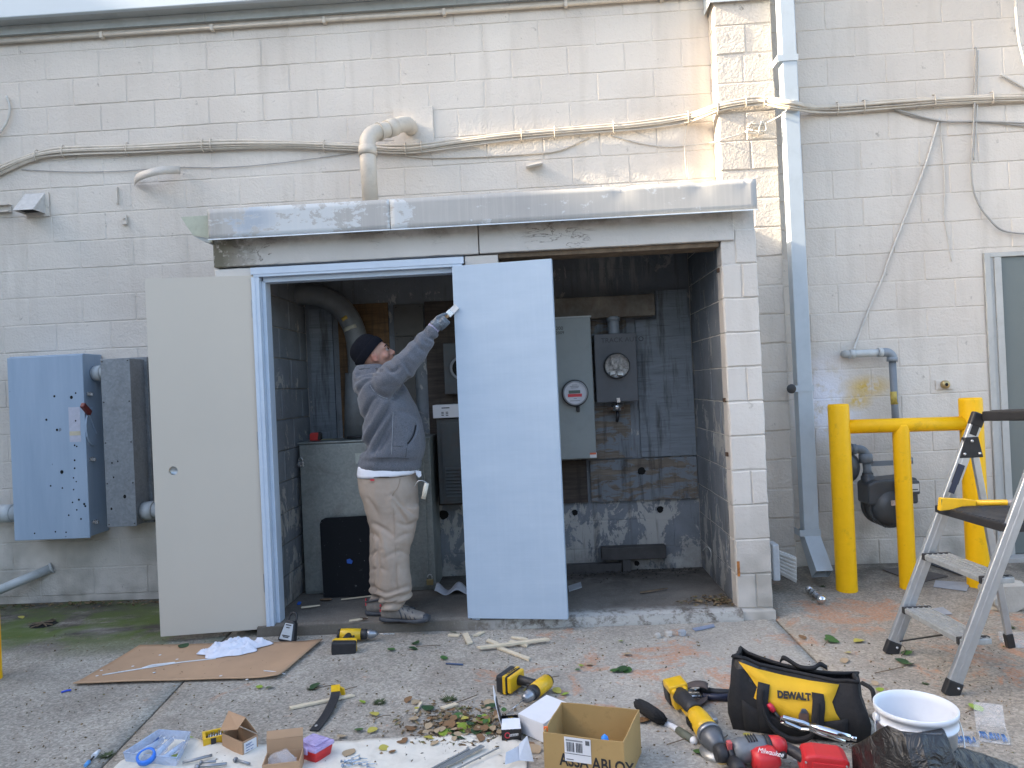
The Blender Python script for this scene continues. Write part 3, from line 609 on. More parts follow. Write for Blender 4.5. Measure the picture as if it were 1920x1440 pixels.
M_BRASS = mat('dull brass', (.42, .32, .16), .4, .8); M_STEEL = mat('bright steel', (.55, .56, .57), .28, .9, .08, 30); M_BLKP = mat('black plastic', (.018, .018, .02), .45, 0, .2, 30)
def padlock(px_, py_, Y, m, lab, s=1.0):
    p = W(px_, py_, Y); t_ = thing('padlock', lab, 'padlock', p, scale=s, group='padlocks on the cabinets')
    part('body', MB().box((-.02, -.009, -.034), (.02, .009, 0)), m, t_, bevel=.003)
    part('shackle', MB().tube([(-.013, 0, -.004), (-.013, 0, .016), (-.009, 0, .025), (0, 0, .029), (.009, 0, .025), (.013, 0, .016), (.013, 0, -.004)], .0035, 8), M_STEEL, t_)
padlock(564, 866, 5.055, M_STEEL, 'small steel padlock on the upper left of the galvanised cabinet'); padlock(806, 1086, 5.04, M_BRASS, 'brass padlock near the floor right of the man’s leg', 1.15)
t = Mt('scuffed black board', .75, 0, .15); v = t.co('pos'); k = t.mix(t.step(t.noise(22, v, 6, .78), .66, .70), (.012, .013, .015), (.20, .20, .20))
M_BLKB = t.out(t.mix(t.step(t.noise(90, v, 2), .74, .78), k, (.4, .4, .4)))
q = []
tl, tr, br_, bl_ = W(599, 972, 5.03), W(702, 966, 5.03), G(706, 1122, ZS+.006), G(603, 1124, ZS+.006)
br_.y = bl_.y = 4.97
def rcorner(p, c, n_, r=.04): return [c + (p-c).normalized()*r, c+(p-c).normalized()*r*.3+(n_-c).normalized()*r*.3, c+(n_-c).normalized()*r]
poly = rcorner(bl_, tl, tr) + rcorner(tl, tr, br_) + [br_, bl_]
solo('black_board', MB().prism(poly, (0, .008, 0)), M_BLKB, 'scuffed black board with rounded corners leaning on the galvanised cabinet', 'board', (bl_+br_)/2)
# louvred cabinet and white paper carton above it
a, b = wb((818, 786), (905, 942), 5.2, .22); lc = thing('louvred_cabinet', 'dark grey louvred cabinet on the wall behind the blue door leaf', 'cabinet', ((a[0]+b[0])/2, 5.2, a[2]), world=True)
M_DKG = mat('dark grey enamel', (.07, .077, .08), .55, 0, .12, 8, dirt=.4, dc=(.12, .06, .03), coord='pos')
part('body', MB().box(a, (b[0], 5.42, b[2])), M_DKG, lc, bevel=.004); part('door', MB().box((a[0]+.03, 5.19, a[2]+.02), (b[0]-.02, 5.1995, b[2]-.03)), M_DKG, lc, bevel=.003)
for i in range(9): z = a[2]+.05+i*.024; part('louvre', MB().prism([(a[0]+.05, 5.19, z), (a[0]+.05, 5.176, z), (a[0]+.05, 5.19, z+.018)], (b[0]-a[0]-.1, 0, 0)), M_DKG, lc)
M_WHT = mat('white card', (.70, .70, .72), .6, 0, .04, 6); M_INK = mat('black ink', (.02, .02, .022), .6)
a, b = wb((811, 760), (880, 783), 5.17, .13); pc = thing('paper_carton', 'white printed carton lying on top of the louvred cabinet', 'box', ((a[0]+b[0])/2, 5.17, a[2]), world=True)
part('box', MB().box((a[0], 5.172, a[2]+.006), (b[0], 5.35, b[2])), M_WHT, pc, bevel=.002)
for x0, x1, z0, z1 in ((.09, .17, .085, .093), (.085, .11, .05, .056), (.085, .11, .038, .044), (.085, .11, .025, .031), (.13, .155, .05, .056), (.13, .155, .037, .043), (.13, .155, .024, .03)):
    part('print', MB().box((a[0]+x0*.7, 5.1708, a[2]+z0*.85), (a[0]+x1*.7, 5.1718, a[2]+z1*.85)), M_INK, pc)
# cover plates and blank meter socket on the dark board
M_PLT = mat('grey brown steel plate', (.085, .08, .072), .6, .2, .15, 5, dirt=.45, coord='pos')
for tl, br_, lab in (((737, 572), (795, 628), 'square steel cover plate beside the bend of the pipe'), ((740, 632), (792, 1000), 'tall grey steel cover panel behind the raised sleeve')):
    a, b = wb(tl, br_, 5.41, .01); o = thing('cover_plate', lab, 'plate', ((a[0]+b[0])/2, 5.41, a[2]), world=True, group='steel cover plates'); part('plate', MB().box(a, b), M_PLT, o, bevel=.002)
    for x in (a[0]+.02, b[0]-.02):
        for z in (a[2]+.02, b[2]-.02): part('screw', MB().cyl((x, 5.409, z), (x, 5.404, z), .006, n=8), M_BLKP, o)
a, b = wb((830, 644), (905, 736), 5.34, .08); ms = thing('meter_socket', 'flat grey meter socket with empty ring, half behind the blue door leaf', 'meter socket', ((a[0]+b[0])/2, 5.34, a[2]), world=True)
part('box', MB().box(a, b), M_DKG, ms, bevel=.004); c = W(866, 690, 5.338)
part('ring', MB().lathe([(.07, 0), (.07, .012), (.088, .012), (.088, 0)], c, (0, -1, 0)), mat('grey ring', (.25, .26, .27), .5), ms); part('socket_hole', MB().lathe([(.0, .002), (.07, .002)], c, (0, -1, 0)), M_HOLE, ms)
# meter cabinet
M_MCAB = mat('pale green grey enamel', (.24, .27, .27), .4, 0, .04, 3, dirt=.12, coord='pos')
a, b = wb((985, 599), (1119, 860), 5.2, .2); mcb = thing('meter_cabinet', 'tall pale grey meter cabinet with round digital meter beside the blue leaf', 'meter cabinet', ((a[0]+b[0])/2, 5.2, a[2]), world=True)
part('box', MB().box((a[0], 5.205, a[2]), (b[0], 5.415, b[2])), M_MCAB, mcb, bevel=.004); part('cover', MB().box((a[0]+.004, 5.19, a[2]+.006), (b[0]-.004, 5.2045, b[2]-.004)), M_MCAB, mcb, bevel=.003)
part('top_flange', MB().box((a[0]-.004, 5.186, b[2]-.004), (b[0]+.006, 5.416, b[2]+.004)), mat('light enamel edge', (.4, .43, .43), .45), mcb)
c = W(1078, 737, 5.19); dm = part('meter', MB().lathe([(.094, 0), (.094, .02), (.088, .028), (.084, .03)], c, (0, -1, 0), 32), mat('black meter rim', (.03, .03, .033), .35), mcb)
part('bezel', MB().lathe([(.087, .027), (.087, .05), (.080, .055), (.076, .055)], c, (0, -1, 0), 32), mat('clear grey rim', (.30, .31, .33), .15), dm)
part('face', MB().lathe([(.0, .046), (.078, .046)], c, (0, -1, 0), 32), mat('meter face white', (.55, .56, .60), .35), dm)
part('display', MB().box((c.x-.045, c.y-.0485, c.z-.002), (c.x+.035, c.y-.0465, c.z+.020)), mat('lcd green grey', (.10, .15, .13), .2), dm)
part('warning_label', MB().box((c.x-.052, c.y-.0485, c.z-.026), (c.x+.046, c.y-.0466, c.z-.005)), mat('red label', (.62, .06, .07), .5), dm)
for z, w in ((.055, .02), (.045, .035), (.035, .03), (-.04, .012), (-.055, .04)): part('print', MB().box((c.x-w, c.y-.0478, c.z+z), (c.x+w*.8, c.y-.0466, c.z+z+.004)), mat('grey ink', (.2, .2, .22), .6), dm)
part('seal', MB().box((c.x+.005, c.y-.018, c.z-.135), (c.x+.028, c.y-.001, c.z-.095)), M_BLKP, mcb, bevel=.005)
part('rating_label', MB().box(*wb((1106, 849), (1119, 858), 5.1885, .001)), mat('white label', (.6, .6, .6), .5), mcb); part('rating_label', MB().box(*wb((1106, 849), (1118, 852), 5.1875, .0008)), mat('orange red label', (.6, .12, .05), .5), mcb)
p = W(1042, 619, 5.189); text('200', .035, M_INK, mcb, p, FACE, .0004); p = W(1042, 627, 5.189); text('2009', .03, M_INK, mcb, p, FACE, .0004)
# dark meter box with glass meter
a, b = wb((1113, 627), (1198, 752), 5.27, .14); tb = thing('meter_box', 'dark grey meter box with round glass meter and faded lettering', 'meter box', ((a[0]+b[0])/2, 5.27, a[2]), world=True)
M_DG2 = mat('dark slate enamel', (.085, .09, .10), .5, 0, .12, 6, dirt=.25, coord='pos')
part('box', MB().box(a, (b[0], 5.415, b[2])), M_DG2, tb, bevel=.006); c = W(1156, 686, 5.27)
part('ring', MB().lathe([(.088, 0), (.094, .006), (.094, .016), (.084, .02)], c, (0, -1, 0), 28), mat('dark ring', (.045, .048, .05), .4), tb)
gi = part('dial', MB().lathe([(.0, .006), (.084, .006)], c, (0, -1, 0), 28), mat('dial silver', (.30, .29, .28), .35, .4, .6, 60), tb)
for x, z, w, h in ((-.03, .03, .012, .05), (.03, .03, .012, .05), (-.012, -.005, .022, .03), (.026, -.004, .02, .035), (-.03, -.045, .03, .02), (.02, -.05, .035, .022)): part('dial_part', MB().box((c.x+x-w/2, c.y-.03, c.z+z-h/2), (c.x+x+w/2, c.y-.008, c.z+z+h/2)), mat('meter works', (.42, .41, .40), .3, .7, .3, 50), tb)
t = Mt('clear glass', .03); t.b.inputs['Transmission Weight'].default_value = 1; t.b.inputs['IOR'].default_value = 1.25; M_GLASS = t.m
part('glass_dome', MB().lathe([(.083, .012), (.083, .06), (.078, .072), (.05, .08), (.0, .082)], c, (0, -1, 0), 28), M_GLASS, tb)
p = W(1127, 643, 5.2695); text('TRACK AUTO', .048, mat('faded marker', (.035, .035, .04), .6), tb, p, FACE, .0004)
part('hasp', MB().box((c.x-.012, 5.245, a[2]-.002), (c.x+.012, 5.2695, a[2]+.03)), M_STEEL, tb)
p0, p1 = W(1149, 594, 5.34), W(1151, 628, 5.34); solo('conduit_stub', MB().lathe([(.042, 0), (.042, (p0-p1).length)], p1, (0, 0, 1), 18).lathe([(.05, (p0-p1).length-.03), (.05, (p0-p1).length)], p1, (0, 0, 1), 18, True), mat('blue grey plastic', (.22, .25, .28), .4), 'short blue grey conduit stub between beam and glass meter box', 'pipe', p1)
p0 = W(1156, 757, 5.33); cf = thing('conduit_fitting', 'small metal conduit fitting hanging under the dark meter box', 'fitting', p0, world=True)
part('hub', MB().cyl(p0, p0+V(0, 0, -.05), .034, .030), M_STEEL, cf); part('clamp', MB().box(p0+V(-.07, -.012, -.04), p0+V(.05, .012, -.025)), mat('rusty iron', (.1, .06, .04)), cf); part('wire', MB().tube([p0+V(0, 0, -.05), p0+V(.006, -.01, -.09), p0+V(-.004, 0, -.13)], .012, 8), M_BLKP, cf)
# boards low on the wall and bits on the closet floor
M_DKW = mat('dark grey timber', (.065, .06, .057), .8, 0, .25, 10, .4, 50, coord='pos')
for tl, br_, Y, d, lab in (((1128, 1028), (1250, 1047), 5.36, .085, 'dark timber plank fixed low on the back wall'), ((1060, 1060), (1166, 1078), 5.38, .06, 'dark timber plank lying on the floor against the back wall'), ((1167, 1049), (1184, 1075), 5.37, .06, 'short upright timber block under the dark plank')):
    a, b = wb(tl, br_, Y, d); solo('timber_plank', MB().box(a, b), M_DKW, lab, 'plank', ((a[0]+b[0])/2, Y, a[2]), 'planks low on the closet wall', bevel=.004)
p = spline([W(1318, 1032, 5.2), W(1325, 1025, 5.1), W(1332, 1032, 5.0), W(1335, 1052, 5.05)], 5); solo('loose_wire', MB().tube([V(min(q.x, 1.085), q.y, q.z) for q in p], .004, 6), mat('old white cable', (.5, .5, .48), .5), 'loop of old wire on the right inner closet wall', 'wire', p[0])
# tape measure and knife on the galvanised cabinet
zc = W(560, 832, 5.08).z + .012; p = W(592, 822, 5.16); p.z = zc
tm = thing('tape_measure', 'red and black tape measure on top of the galvanised cabinet', 'tape measure', p)
part('case', MB().prism([(-.038, -.02, 0), (.034, -.02, 0), (.038, -.02, .012), (.036, -.02, .045), (.022, -.02, .058), (-.03, -.02, .056), (-.038, -.02, .045)], (0, .04, 0)), mat('red plastic', (.5, .035, .03), .4), tm, bevel=.005)
part('grip', MB().prism([(.018, -.022, .004), (.042, -.022, .004), (.044, -.022, .05), (.026, -.022, .062)], (0, .044, 0)), M_BLKP, tm, bevel=.004); part('blade', MB().bar((.04, 0, .006), (.15, 0, .004), .02, .001), mat('tape yellow', (.55, .45, .15), .4), tm)
p = W(672, 824, 5.14); p.z = zc; pk = thing('pliers', 'dark pliers lying on the galvanised cabinet behind the man', 'pliers', p, (0, 0, .1)); part('handle', MB().tube([(-.08, 0, .012), (0, .004, .014), (.05, 0, .012)], .009, 8), M_BLKP, pk); part('handle', MB().tube([(-.08, .03, .012), (0, .008, .014), (.05, .01, .012)], .009, 8), M_BLKP, pk); part('jaw', MB().prism([(.05, -.01, .004), (.1, .002, .004), (.1, .010, .004), (.05, .02, .004)], (0, 0, .016)), M_STEEL, pk, bevel=.002)
# ------------------------------------------------------------------ things on the wall left of the closet
def spots_mat(name, c1, c2, rough=.4, metal=0, spots=.5, ds=16):
    t = Mt(name, rough, metal, .45); v = t.co('obj')
    k = t.mix(t.step(t.noise(1, t.map(v, (9, 9, 1.2)), 4, .6), .3, .7), c1, c2)
    s = t.noise(ds, v, 2, .5); k = t.mix(t.math('MULTIPLY', t.step(s, .74, .76), spots), k, (.03, .018, .012))
    return t.out(k, t.bump(t.noise(30, v, 2), .04, .01))
M_BLUE = spots_mat('chalky blue grey enamel', (.27, .35, .45), (.335, .42, .52), .45)
YB = 5.2
q = [W(*p, YB) for p in ((12, 672), (155, 664), (28, 1015), (168, 1008))]
x0, x1, z0, z1 = (q[0].x+q[2].x)/2, (q[1].x+q[3].x)/2, (q[2].z+q[3].z)/2, (q[0].z+q[1].z)/2
dsx = thing('disconnect_box', 'chalky blue electrical disconnect box with rust holes and red handle', 'electrical box', ((x0+x1)/2, YB, z0), world=True)
part('case', MB().box((x0+.008, YB+.012, z0+.01), (x1-.002, 5.44, z1+.008)), M_BLUE, dsx, bevel=.004)
part('cover', MB().box((x0, YB, z0), (x1, YB+.0115, z1)), M_BLUE, dsx, bevel=.004)
for px_, py_, r in ((102, 743, 2), (134, 745, 2.8), (142, 737, 1.5), (87, 787, 2), (107, 806, 2.2), (142, 789, 1.5), (140, 835, 1.6), (144, 837, 1.4), (140, 863, 1.7), (116, 885, 3.2), (140, 878, 1.6), (95, 911, 1.5), (138, 896, 1.3), (143, 903, 1.2), (117, 915, 1.4), (138, 918, 1.3), (148, 937, 1.8), (136, 942, 1.4), (144, 956, 1.4), (129, 966, 1.5), (158, 945, 2), (160, 949, 1.8), (152, 973, 1.6), (104, 997, 1.4), (65, 1000, 1.4), (124, 998, 1.4)):
    p = W(px_, py_, YB); n = 8; part('rust_hole', MB().prism([p+V(cos(2*pi*i/n)*r/265*1.05, 0, sin(2*pi*i/n)*r/265*1.2) for i in range(n)], (0, -.0012, 0)), M_HOLE, dsx)
part('faded_label', MB().box(*wb((128, 764), (152, 828), YB-.001, .0008)), mat('faded label', (.44, .45, .52), .6, 0, .1, 30), dsx); part('faded_label', MB().box(*wb((130, 809), (151, 816), YB-.002, .0008)), mat('faded yellow label', (.50, .45, .33), .6), dsx)
XS = x1
def onside(dy, z): return V(XS, YB+dy, z)
zl = [W(168, p_, YB+.08).z for p_ in (738, 860, 977)]
for z in zl:
    lt = part('latch', MB().box((XS, YB+.03, z-.012), (XS+.012, YB+.075, z+.012)).box((XS+.012, YB+.045, z-.018), (XS+.035, YB+.058, z+.006)), M_STEEL, dsx, bevel=.002)
zc_ = W(172, 800, YB+.1).z
mb = MB(); mb.prism([onside(.02+.0*i, zc_) + V(0, .06+.085*cos(a), .14*sin(a)) for i, a in enumerate([rad(70+20*k) for k in range(12)])] , (.012, 0, 0)); part('handle_plate', mb, M_BLUE, dsx, bevel=.002)
part('handle', MB().bar(onside(.03, zc_+.10)+V(.02, 0, 0), onside(-.055, zc_+.165)+V(.02, 0, 0), .03, .038), mat('dark red grip', (.16, .03, .025), .5), dsx, bevel=.006)
part('handle_arm', MB().bar(onside(.11, zc_-.05)+V(.018, 0, 0), onside(.02, zc_+.11)+V(.018, 0, 0), .006, .02), M_BLUE, dsx)
q = [W(*p, YB+.02) for p in ((186, 673), (243, 671), (203, 990), (256, 985))]; nx0, nx1, nz0, nz1 = (q[0].x+q[2].x)/2, (q[1].x+q[3].x)/2, (q[2].z+q[3].z)/2, (q[0].z+q[1].z)/2
ww = thing('wireway_box', 'narrow zinc wireway box between the blue box and the open leaf', 'electrical box', ((nx0+nx1)/2, YB, nz0), world=True)
part('case', MB().box((nx0+.003, YB+.028, nz0+.004), (nx1-.003, 5.44, nz1-.004)), M_GALD, ww, bevel=.003); part('cover', MB().box((nx0, YB+.02, nz0), (nx1, YB+.0275, nz1)), M_GALD, ww, bevel=.002); part('flange', MB().box((nx0-.004, 5.415, nz0-.01), (nx1+.02, 5.441, nz1+.012)), M_GALD, ww)
for z in [lerp(nz0+.02, nz1-.02, k/4) for k in range(5)]:
    for x in (nx0+.014, nx1-.014): part('screw', MB().cyl((x, YB+.02, z), (x, YB+.016, z), .005, n=8), M_BLKP, ww)
for px_, py_, r in ((234, 931, 3), (209, 954, 2), (210, 868, 1.5), (213, 895, 1.4), (221, 865, 1.4)):
    p = W(px_, py_, YB+.02); part('rust_hole', MB().prism([p+V(cos(2*pi*i/8)*r/265, 0, sin(2*pi*i/8)*r/265*1.3) for i in range(8)], (0, -.0012, 0)), M_HOLE, ww)
M_PVC = mat('grey white plastic pipe', (.46, .48, .48), .45, 0, .06, 10, dirt=.2, coord='pos')
def run(name, a, b, r, lab, coup=(), m=M_PVC, grp=None):
    t_ = thing(name, lab, 'pipe', a, world=True, group=grp); part('pipe', MB().cyl(a, b, r, n=20), m, t_)
    for f0, f1, k in coup: part('coupling', MB().cyl(lerp(a, b, f0), lerp(a, b, f1), r*k, n=20), m, t_)
    return t_
p = W(175, 700, 5.33); run('conduit_nipple', V(x1, 5.33, p.z), V(nx0+.003, 5.33, p.z), .05, 'short conduit nipple joining the blue box and the zinc wireway', ((.1, .55, 1.15),))
p = W(10, 963, 5.32); run('wall_conduit', V(-4.9, 5.33, p.z), V(x0+.01, 5.33, p.z), .06, 'thick white conduit entering the blue box at the left picture edge', ((.8, .9, 1.12),))
p = W(275, 958, 5.32); run('wall_conduit', V(nx1-.003, 5.33, p.z), V(-2.1, 5.33, p.z), .058, 'thick white conduit leaving the zinc wireway behind the beige leaf', ((.0, .09, 1.18),))
p = W(97, 1065, 5.45); run('drain_pipe', p, W(-30, 1118, 5.25), .034, 'sloping white drain pipe leaving the wall below the blue box', ((-.02, .02, 1.2),))
# vent hood
q = [W(*p, 5.44) for p in ((47, 364), (84, 362), (92, 402), (44, 403))]
vh = thing('vent_hood', 'small painted sheet metal vent hood high on the left wall', 'vent hood', (q[0]+q[2])/2, world=True)
zt, zb_, xa, xb = q[0].z, q[3].z, q[0].x, q[1].x
mb = MB(); mb.add([(xa, 5.44, zt), (xb, 5.44, zt), (xb+.0, 5.30, zb_), (xa-.0, 5.30, zb_), (xa, 5.44, zb_), (xb, 5.44, zb_)], [(0, 1, 2, 3), (0, 3, 4), (1, 5, 2)]); part('hood', mb, mat('painted hood metal', (.50, .49, .47), .5, dirt=.3, ds=20), vh, solid=.003); part('dark_opening', MB().box((xa+.01, 5.33, zb_+.012), (xb-.01, 5.43, zb_+.016)), M_HOLE, vh)
part('back_plate', MB().box((xa-.01, 5.438, zb_-.02), (xb+.03, 5.444, zt+.005)), M_WALL, vh)
a, b = wb((-30, 385), (18, 397), 5.42, .028); ch_ = thing('metal_channel', 'short metal strut channel at the left edge below the vent hood', 'bracket', (a[0], 5.42, a[2]), world=True); part('web', MB().box((a[0], 5.438, a[2]), b), M_WALL, ch_); part('flange', MB().box((a[0], 5.405, b[2]-.008), (b[0], 5.437, b[2])), M_WALL, ch_); part('flange', MB().box((a[0], 5.405, a[2]), (b[0], 5.437, a[2]+.008)), M_WALL, ch_)
# curved metal strap
pts = spline([W(*p, Y) for p, Y in (((252, 341), 5.43), ((258, 333), 5.33), ((275, 326), 5.27), ((300, 320), 5.28), ((322, 319), 5.34), ((338, 319), 5.43))], 5)
mb = MB(); mb.loft([[p+V(0, 0, .03), p+V(0, 0, -.03)] for p in pts], False, True, False); solo('metal_strap', mb, M_WALL, 'bent painted metal strap standing off the wall above the closet corner', 'strap', pts[0], solid=.003)
p = W(219, 350, 5.44); ck = thing('hook_strip', 'small perforated hanger strip on the wall left of the closet', 'bracket', p, world=True); part('strip', MB().box(p+V(-.008, -.012, -.13), p+V(.006, .008, 0)), M_WALL, ck)
p = W(234, 404, 5.44); ls = thing('wall_clip', 'small square cable clip on the wall beside the closet corner', 'clip', p, world=True); part('plate', MB().box(p+V(-.018, -.015, -.07), p+V(.018, .006, 0)), M_WALL, ls, bevel=.003); part('stud', MB().cyl(p+V(0, -.015, -.025), p+V(0, -.03, -.025), .008, n=8), M_WALL, ls)
M_CAB = mat('painted cable', (.55, .49, .41), .5, 0, .08, 6, dirt=.25, coord='pos'); M_CABD = mat('grimy cable', (.42, .37, .30), .6, 0, .1, 6, dirt=.4, coord='pos'); M_WIRE = mat('old white wire', (.52, .50, .46), .5, 0, .1, 20); M_WIRD = mat('grey wire', (.32, .31, .29), .5)
def wire(pxs, Y, r, m, lab, name='loose_wire', n=6, seg=6, grp='wires stapled to the wall'):
    P = [W(p[0], p[1], p[2] if len(p) > 2 else Y) for p in pxs]; return solo(name, MB().tube(spline(P, seg), r, n), m, lab, 'wire', P[0], grp)
wire([(12, 180), (18, 200), (14, 225), (0, 248), (-15, 262)], 5.43, .009, M_WIRE, 'white cable end sticking out of the wall at the top left edge')
# cable bundle running across the whole front
BP = [(-40, 338, 5.425), (0, 319, 5.425), (60, 294, 5.425), (120, 284, 5.425), (250, 279, 5.42), (400, 273, 5.42), (520, 271, 5.42), (660, 276, 5.42), (760, 280, 5.42), (860, 268, 5.42), (960, 256, 5.42), (1080, 246, 5.42), (1200, 236, 5.42), (1290, 221, 5.42), (1340, 205, 5.27), (1385, 193, 5.245), (1430, 190, 5.24), (1466, 195, 5.15), (1492, 199, 5.15), (1520, 204, 5.38), (1570, 204, 5.42), (1680, 195, 5.42), (1800, 187, 5.42), (1960, 181, 5.42)]
bundle = thing('cable_bundle', 'bundle of painted cables clipped in a wavy line across the wall', 'cables', W(0, 319, 5.42), world=True)
for i, (dy, dz, r, m) in enumerate(((0, .026, .010, M_CAB), (-.004, .006, .0115, M_CAB), (.004, -.02, .009, M_CAB), (-.010, -.010, .006, M_CABD), (-.002, .016, .005, M_CABD), (-.004, -.028, .0055, M_CAB))):
    P = [W(*p)+V(0, dy, dz + .016*mnoise.noise(Vector((k*.7, i*3.3, 0)))) for k, p in enumerate(BP)]
    part('cable', MB().tube(spline(P, 5), r, 8), m, bundle)
for px_ in (68, 118, 238, 380, 396, 608, 760, 790, 978, 1040, 1150, 1290, 1345, 1398, 1432, 1570, 1620, 1752, 1860):
    k = max(i for i in range(len(BP)-1) if BP[i][0] <= px_); f = (px_-BP[k][0])/(BP[k+1][0]-BP[k][0]); p = lerp(W(*BP[k]), W(*BP[k+1]), f)
    part('clip', MB().tube([p+V(0, .02, .05), p+V(0, -.014, .044), p+V(0, -.022, .02), p+V(0, -.022, -.015), p+V(0, -.012, -.036), p+V(0, .02, -.042)], .0042, 6), M_CAB, bundle)
# conduit just under the trim
P = [W(x, y, 5.425) for x, y in ((-40, 74), (300, 55), (640, 35.5), (980, 16), (1300, 1))]
zz = sum(p.z for p in P)/len(P); ec = thing('eave_conduit', 'thin painted conduit running along under the eave', 'conduit', (-2, 5.425, zz), world=True)
part('pipe', MB().cyl((-5, 5.425, zz), (1.33, 5.425, zz), .016, n=10), M_CAB, ec)
for x in (-3.2, -2.35, -1.5, -.6, .3, 1.0): part('clamp', MB().box((x-.012, 5.404, zz-.026), (x+.012, 5.446, zz+.022)), M_CAB, ec, bevel=.003)
wire([(40, 318), (130, 322), (220, 321), (330, 314), (420, 314), (520, 306), (640, 290), (690, 283)], 5.44, .003, M_WIRD, 'thin sagging wire on the wall under the cable bundle at left', n=5)
wire([(730, 287), (800, 296), (900, 294), (1000, 288), (1050, 282), (1105, 258)], 5.44, .006, M_CAB, 'thin painted cable hanging below the bundle right of the vent pipe', n=6)
wire([(1145, 254), (1200, 268), (1255, 275), (1330, 268), (1350, 262, 5.265), (1395, 250, 5.26)], 5.44, .004, M_WIRE, 'thin white wire leading to the tangle on the pilaster', n=5)
wire([(1287, 232), (1284, 280), (1288, 335)], 5.435, .004, M_WIRE, 'thin wire hanging down to the closet roof beside the pilaster', n=5)
rr = random.Random(3); c = W(1418, 240, 5.245); P = [c+V(rr.uniform(-.075, .075), rr.uniform(-.03, .015), rr.uniform(-.045, .045)) for _ in range(26)]; solo('wire_tangle', MB().tube(spline(P, 4), .0045, 5), M_WIRE, 'tangled knot of white wire on the pilaster', 'wire', c)
wire([(1435, 232, 5.255), (1470, 212, 5.15), (1485, 190, 5.14), (1500, 193, 5.2), (1488, 205, 5.14)], 5.3, .005, M_WIRE, 'wire end crossing the downspout from the tangle', n=5)
wire([(1620, 188), (1680, 205), (1760, 226), (1840, 228), (1960, 232)], 5.43, .007, M_WIRD, 'pair of grey wires sagging to the right picture edge')
wire([(1640, 190), (1700, 214), (1760, 227), (1850, 230), (1960, 240)], 5.435, .005, M_WIRD, 'thin grey wire sagging just under the grey pair')
wire([(1761, 222), (1735, 310), (1700, 400), (1665, 490), (1655, 520), (1625, 590), (1606, 640), (1601, 655, 5.36)], 5.44, .0075, M_WIRE, 'long white cable slanting down to the white plastic pipe', n=6)
wire([(1764, 226), (1768, 290), (1772, 350), (1770, 400), (1776, 440), (1784, 490)], 5.443, .003, M_WIRE, 'thin white thread hanging beside the slanting cable', n=5)
wire([(1826, 90), (1830, 98), (1828, 180), (1824, 260), (1821, 320), (1826, 360), (1838, 388), (1850, 405), (1880, 432), (1940, 440)], 5.42, .007, M_WIRD, 'grey cable hanging in a loop from a hole at the upper right', n=6)
wire([(1834, 94), (1833, 180), (1829, 260), (1826, 300)], 5.43, .005, M_WIRE, 'pale second strand beside the looping grey cable', n=5)
wire([(1904, -20), (1906, 30), (1912, 80), (1925, 130)], 5.40, .010, M_WIRE, 'pale cable at the top right corner', n=6)
wire([(1876, 140), (1895, 150), (1930, 170)], 5.43, .009, M_WIRE, 'short pale cable stub at the right edge above the bundle', n=6)
# vent pipe above the closet
vp = thing('vent_pipe', 'painted plastic vent pipe bending from the closet roof into the wall', 'vent pipe', W(695, 376, 5.0), world=True)
P = [W(695, 380, 5.0), W(690, 300, 5.02)] + spline([W(689, 275, 5.03), W(690, 262, 5.05), W(700, 250, 5.09), W(718, 245, 5.14)], 4) + [W(742, 237, 5.22)] + spline([W(750, 234, 5.26), W(762, 233, 5.32), W(768, 237, 5.38), W(770, 241, 5.45)], 4)
part('pipe', MB().tube(P, .055, 20), M_CAB, vp)
for i0, i1, k in ((1, 3, 1.13), (12, 14, 1.15), (14, 16, 1.12)): part('coupling', MB().tube([lerp(P[i0], P[min(i0+1, len(P)-1)], .3), lerp(P[i0], P[min(i0+1, len(P)-1)], .95)], .055*k, 20), M_CAB, vp)
part('wall_plate', MB().box(*wb((736, 203), (814, 268), 5.438, .014)), M_WALL, vp, bevel=.003)
p = W(1002, 313, 5.44); sf = thing('hanger_bracket', 'small white angle bracket stuck on the wall above the closet roof', 'bracket', p, world=True); part('leaf', MB().bar(p+V(-.06, -.03, -.008), p+V(.06, -.03, .012), .06, .004), mat('white bracket', (.6, .59, .57), .5, dirt=.4, ds=30), sf); part('leaf', MB().bar(p+V(-.06, -.001, .01), p+V(.06, -.001, .03), .004, .03), M_WALL, sf)
# yellow bollard at the left edge
M_YEL = mat('thick yellow safety paint', (.84, .46, .004), .45, 0, .05, 8, .35, 26, wear=.25, wc=(.30, .18, .02), ds=4, coord='obj', bd=.008, spec=.25)
def post(x, y, z1, r, parent, name='post'):
    mb = MB(); z0 = gz(x, y)-.02; n = 22
    mb.lathe([(r*1.03, z0), (r, z0+.05), (r, lerp(z0, z1, .5)), (r, z1-.012), (r*.93, z1), (.0, z1+.002)], (x, y, 0), (0, 0, 1), n); return part(name, mb, M_YEL, parent)
bo = thing('bollard', 'yellow steel bollard cut off by the left picture edge', 'bollard', (-3.055, 3.86, 0), world=True); post(-3.055, 3.86, 1.05, .06, bo)
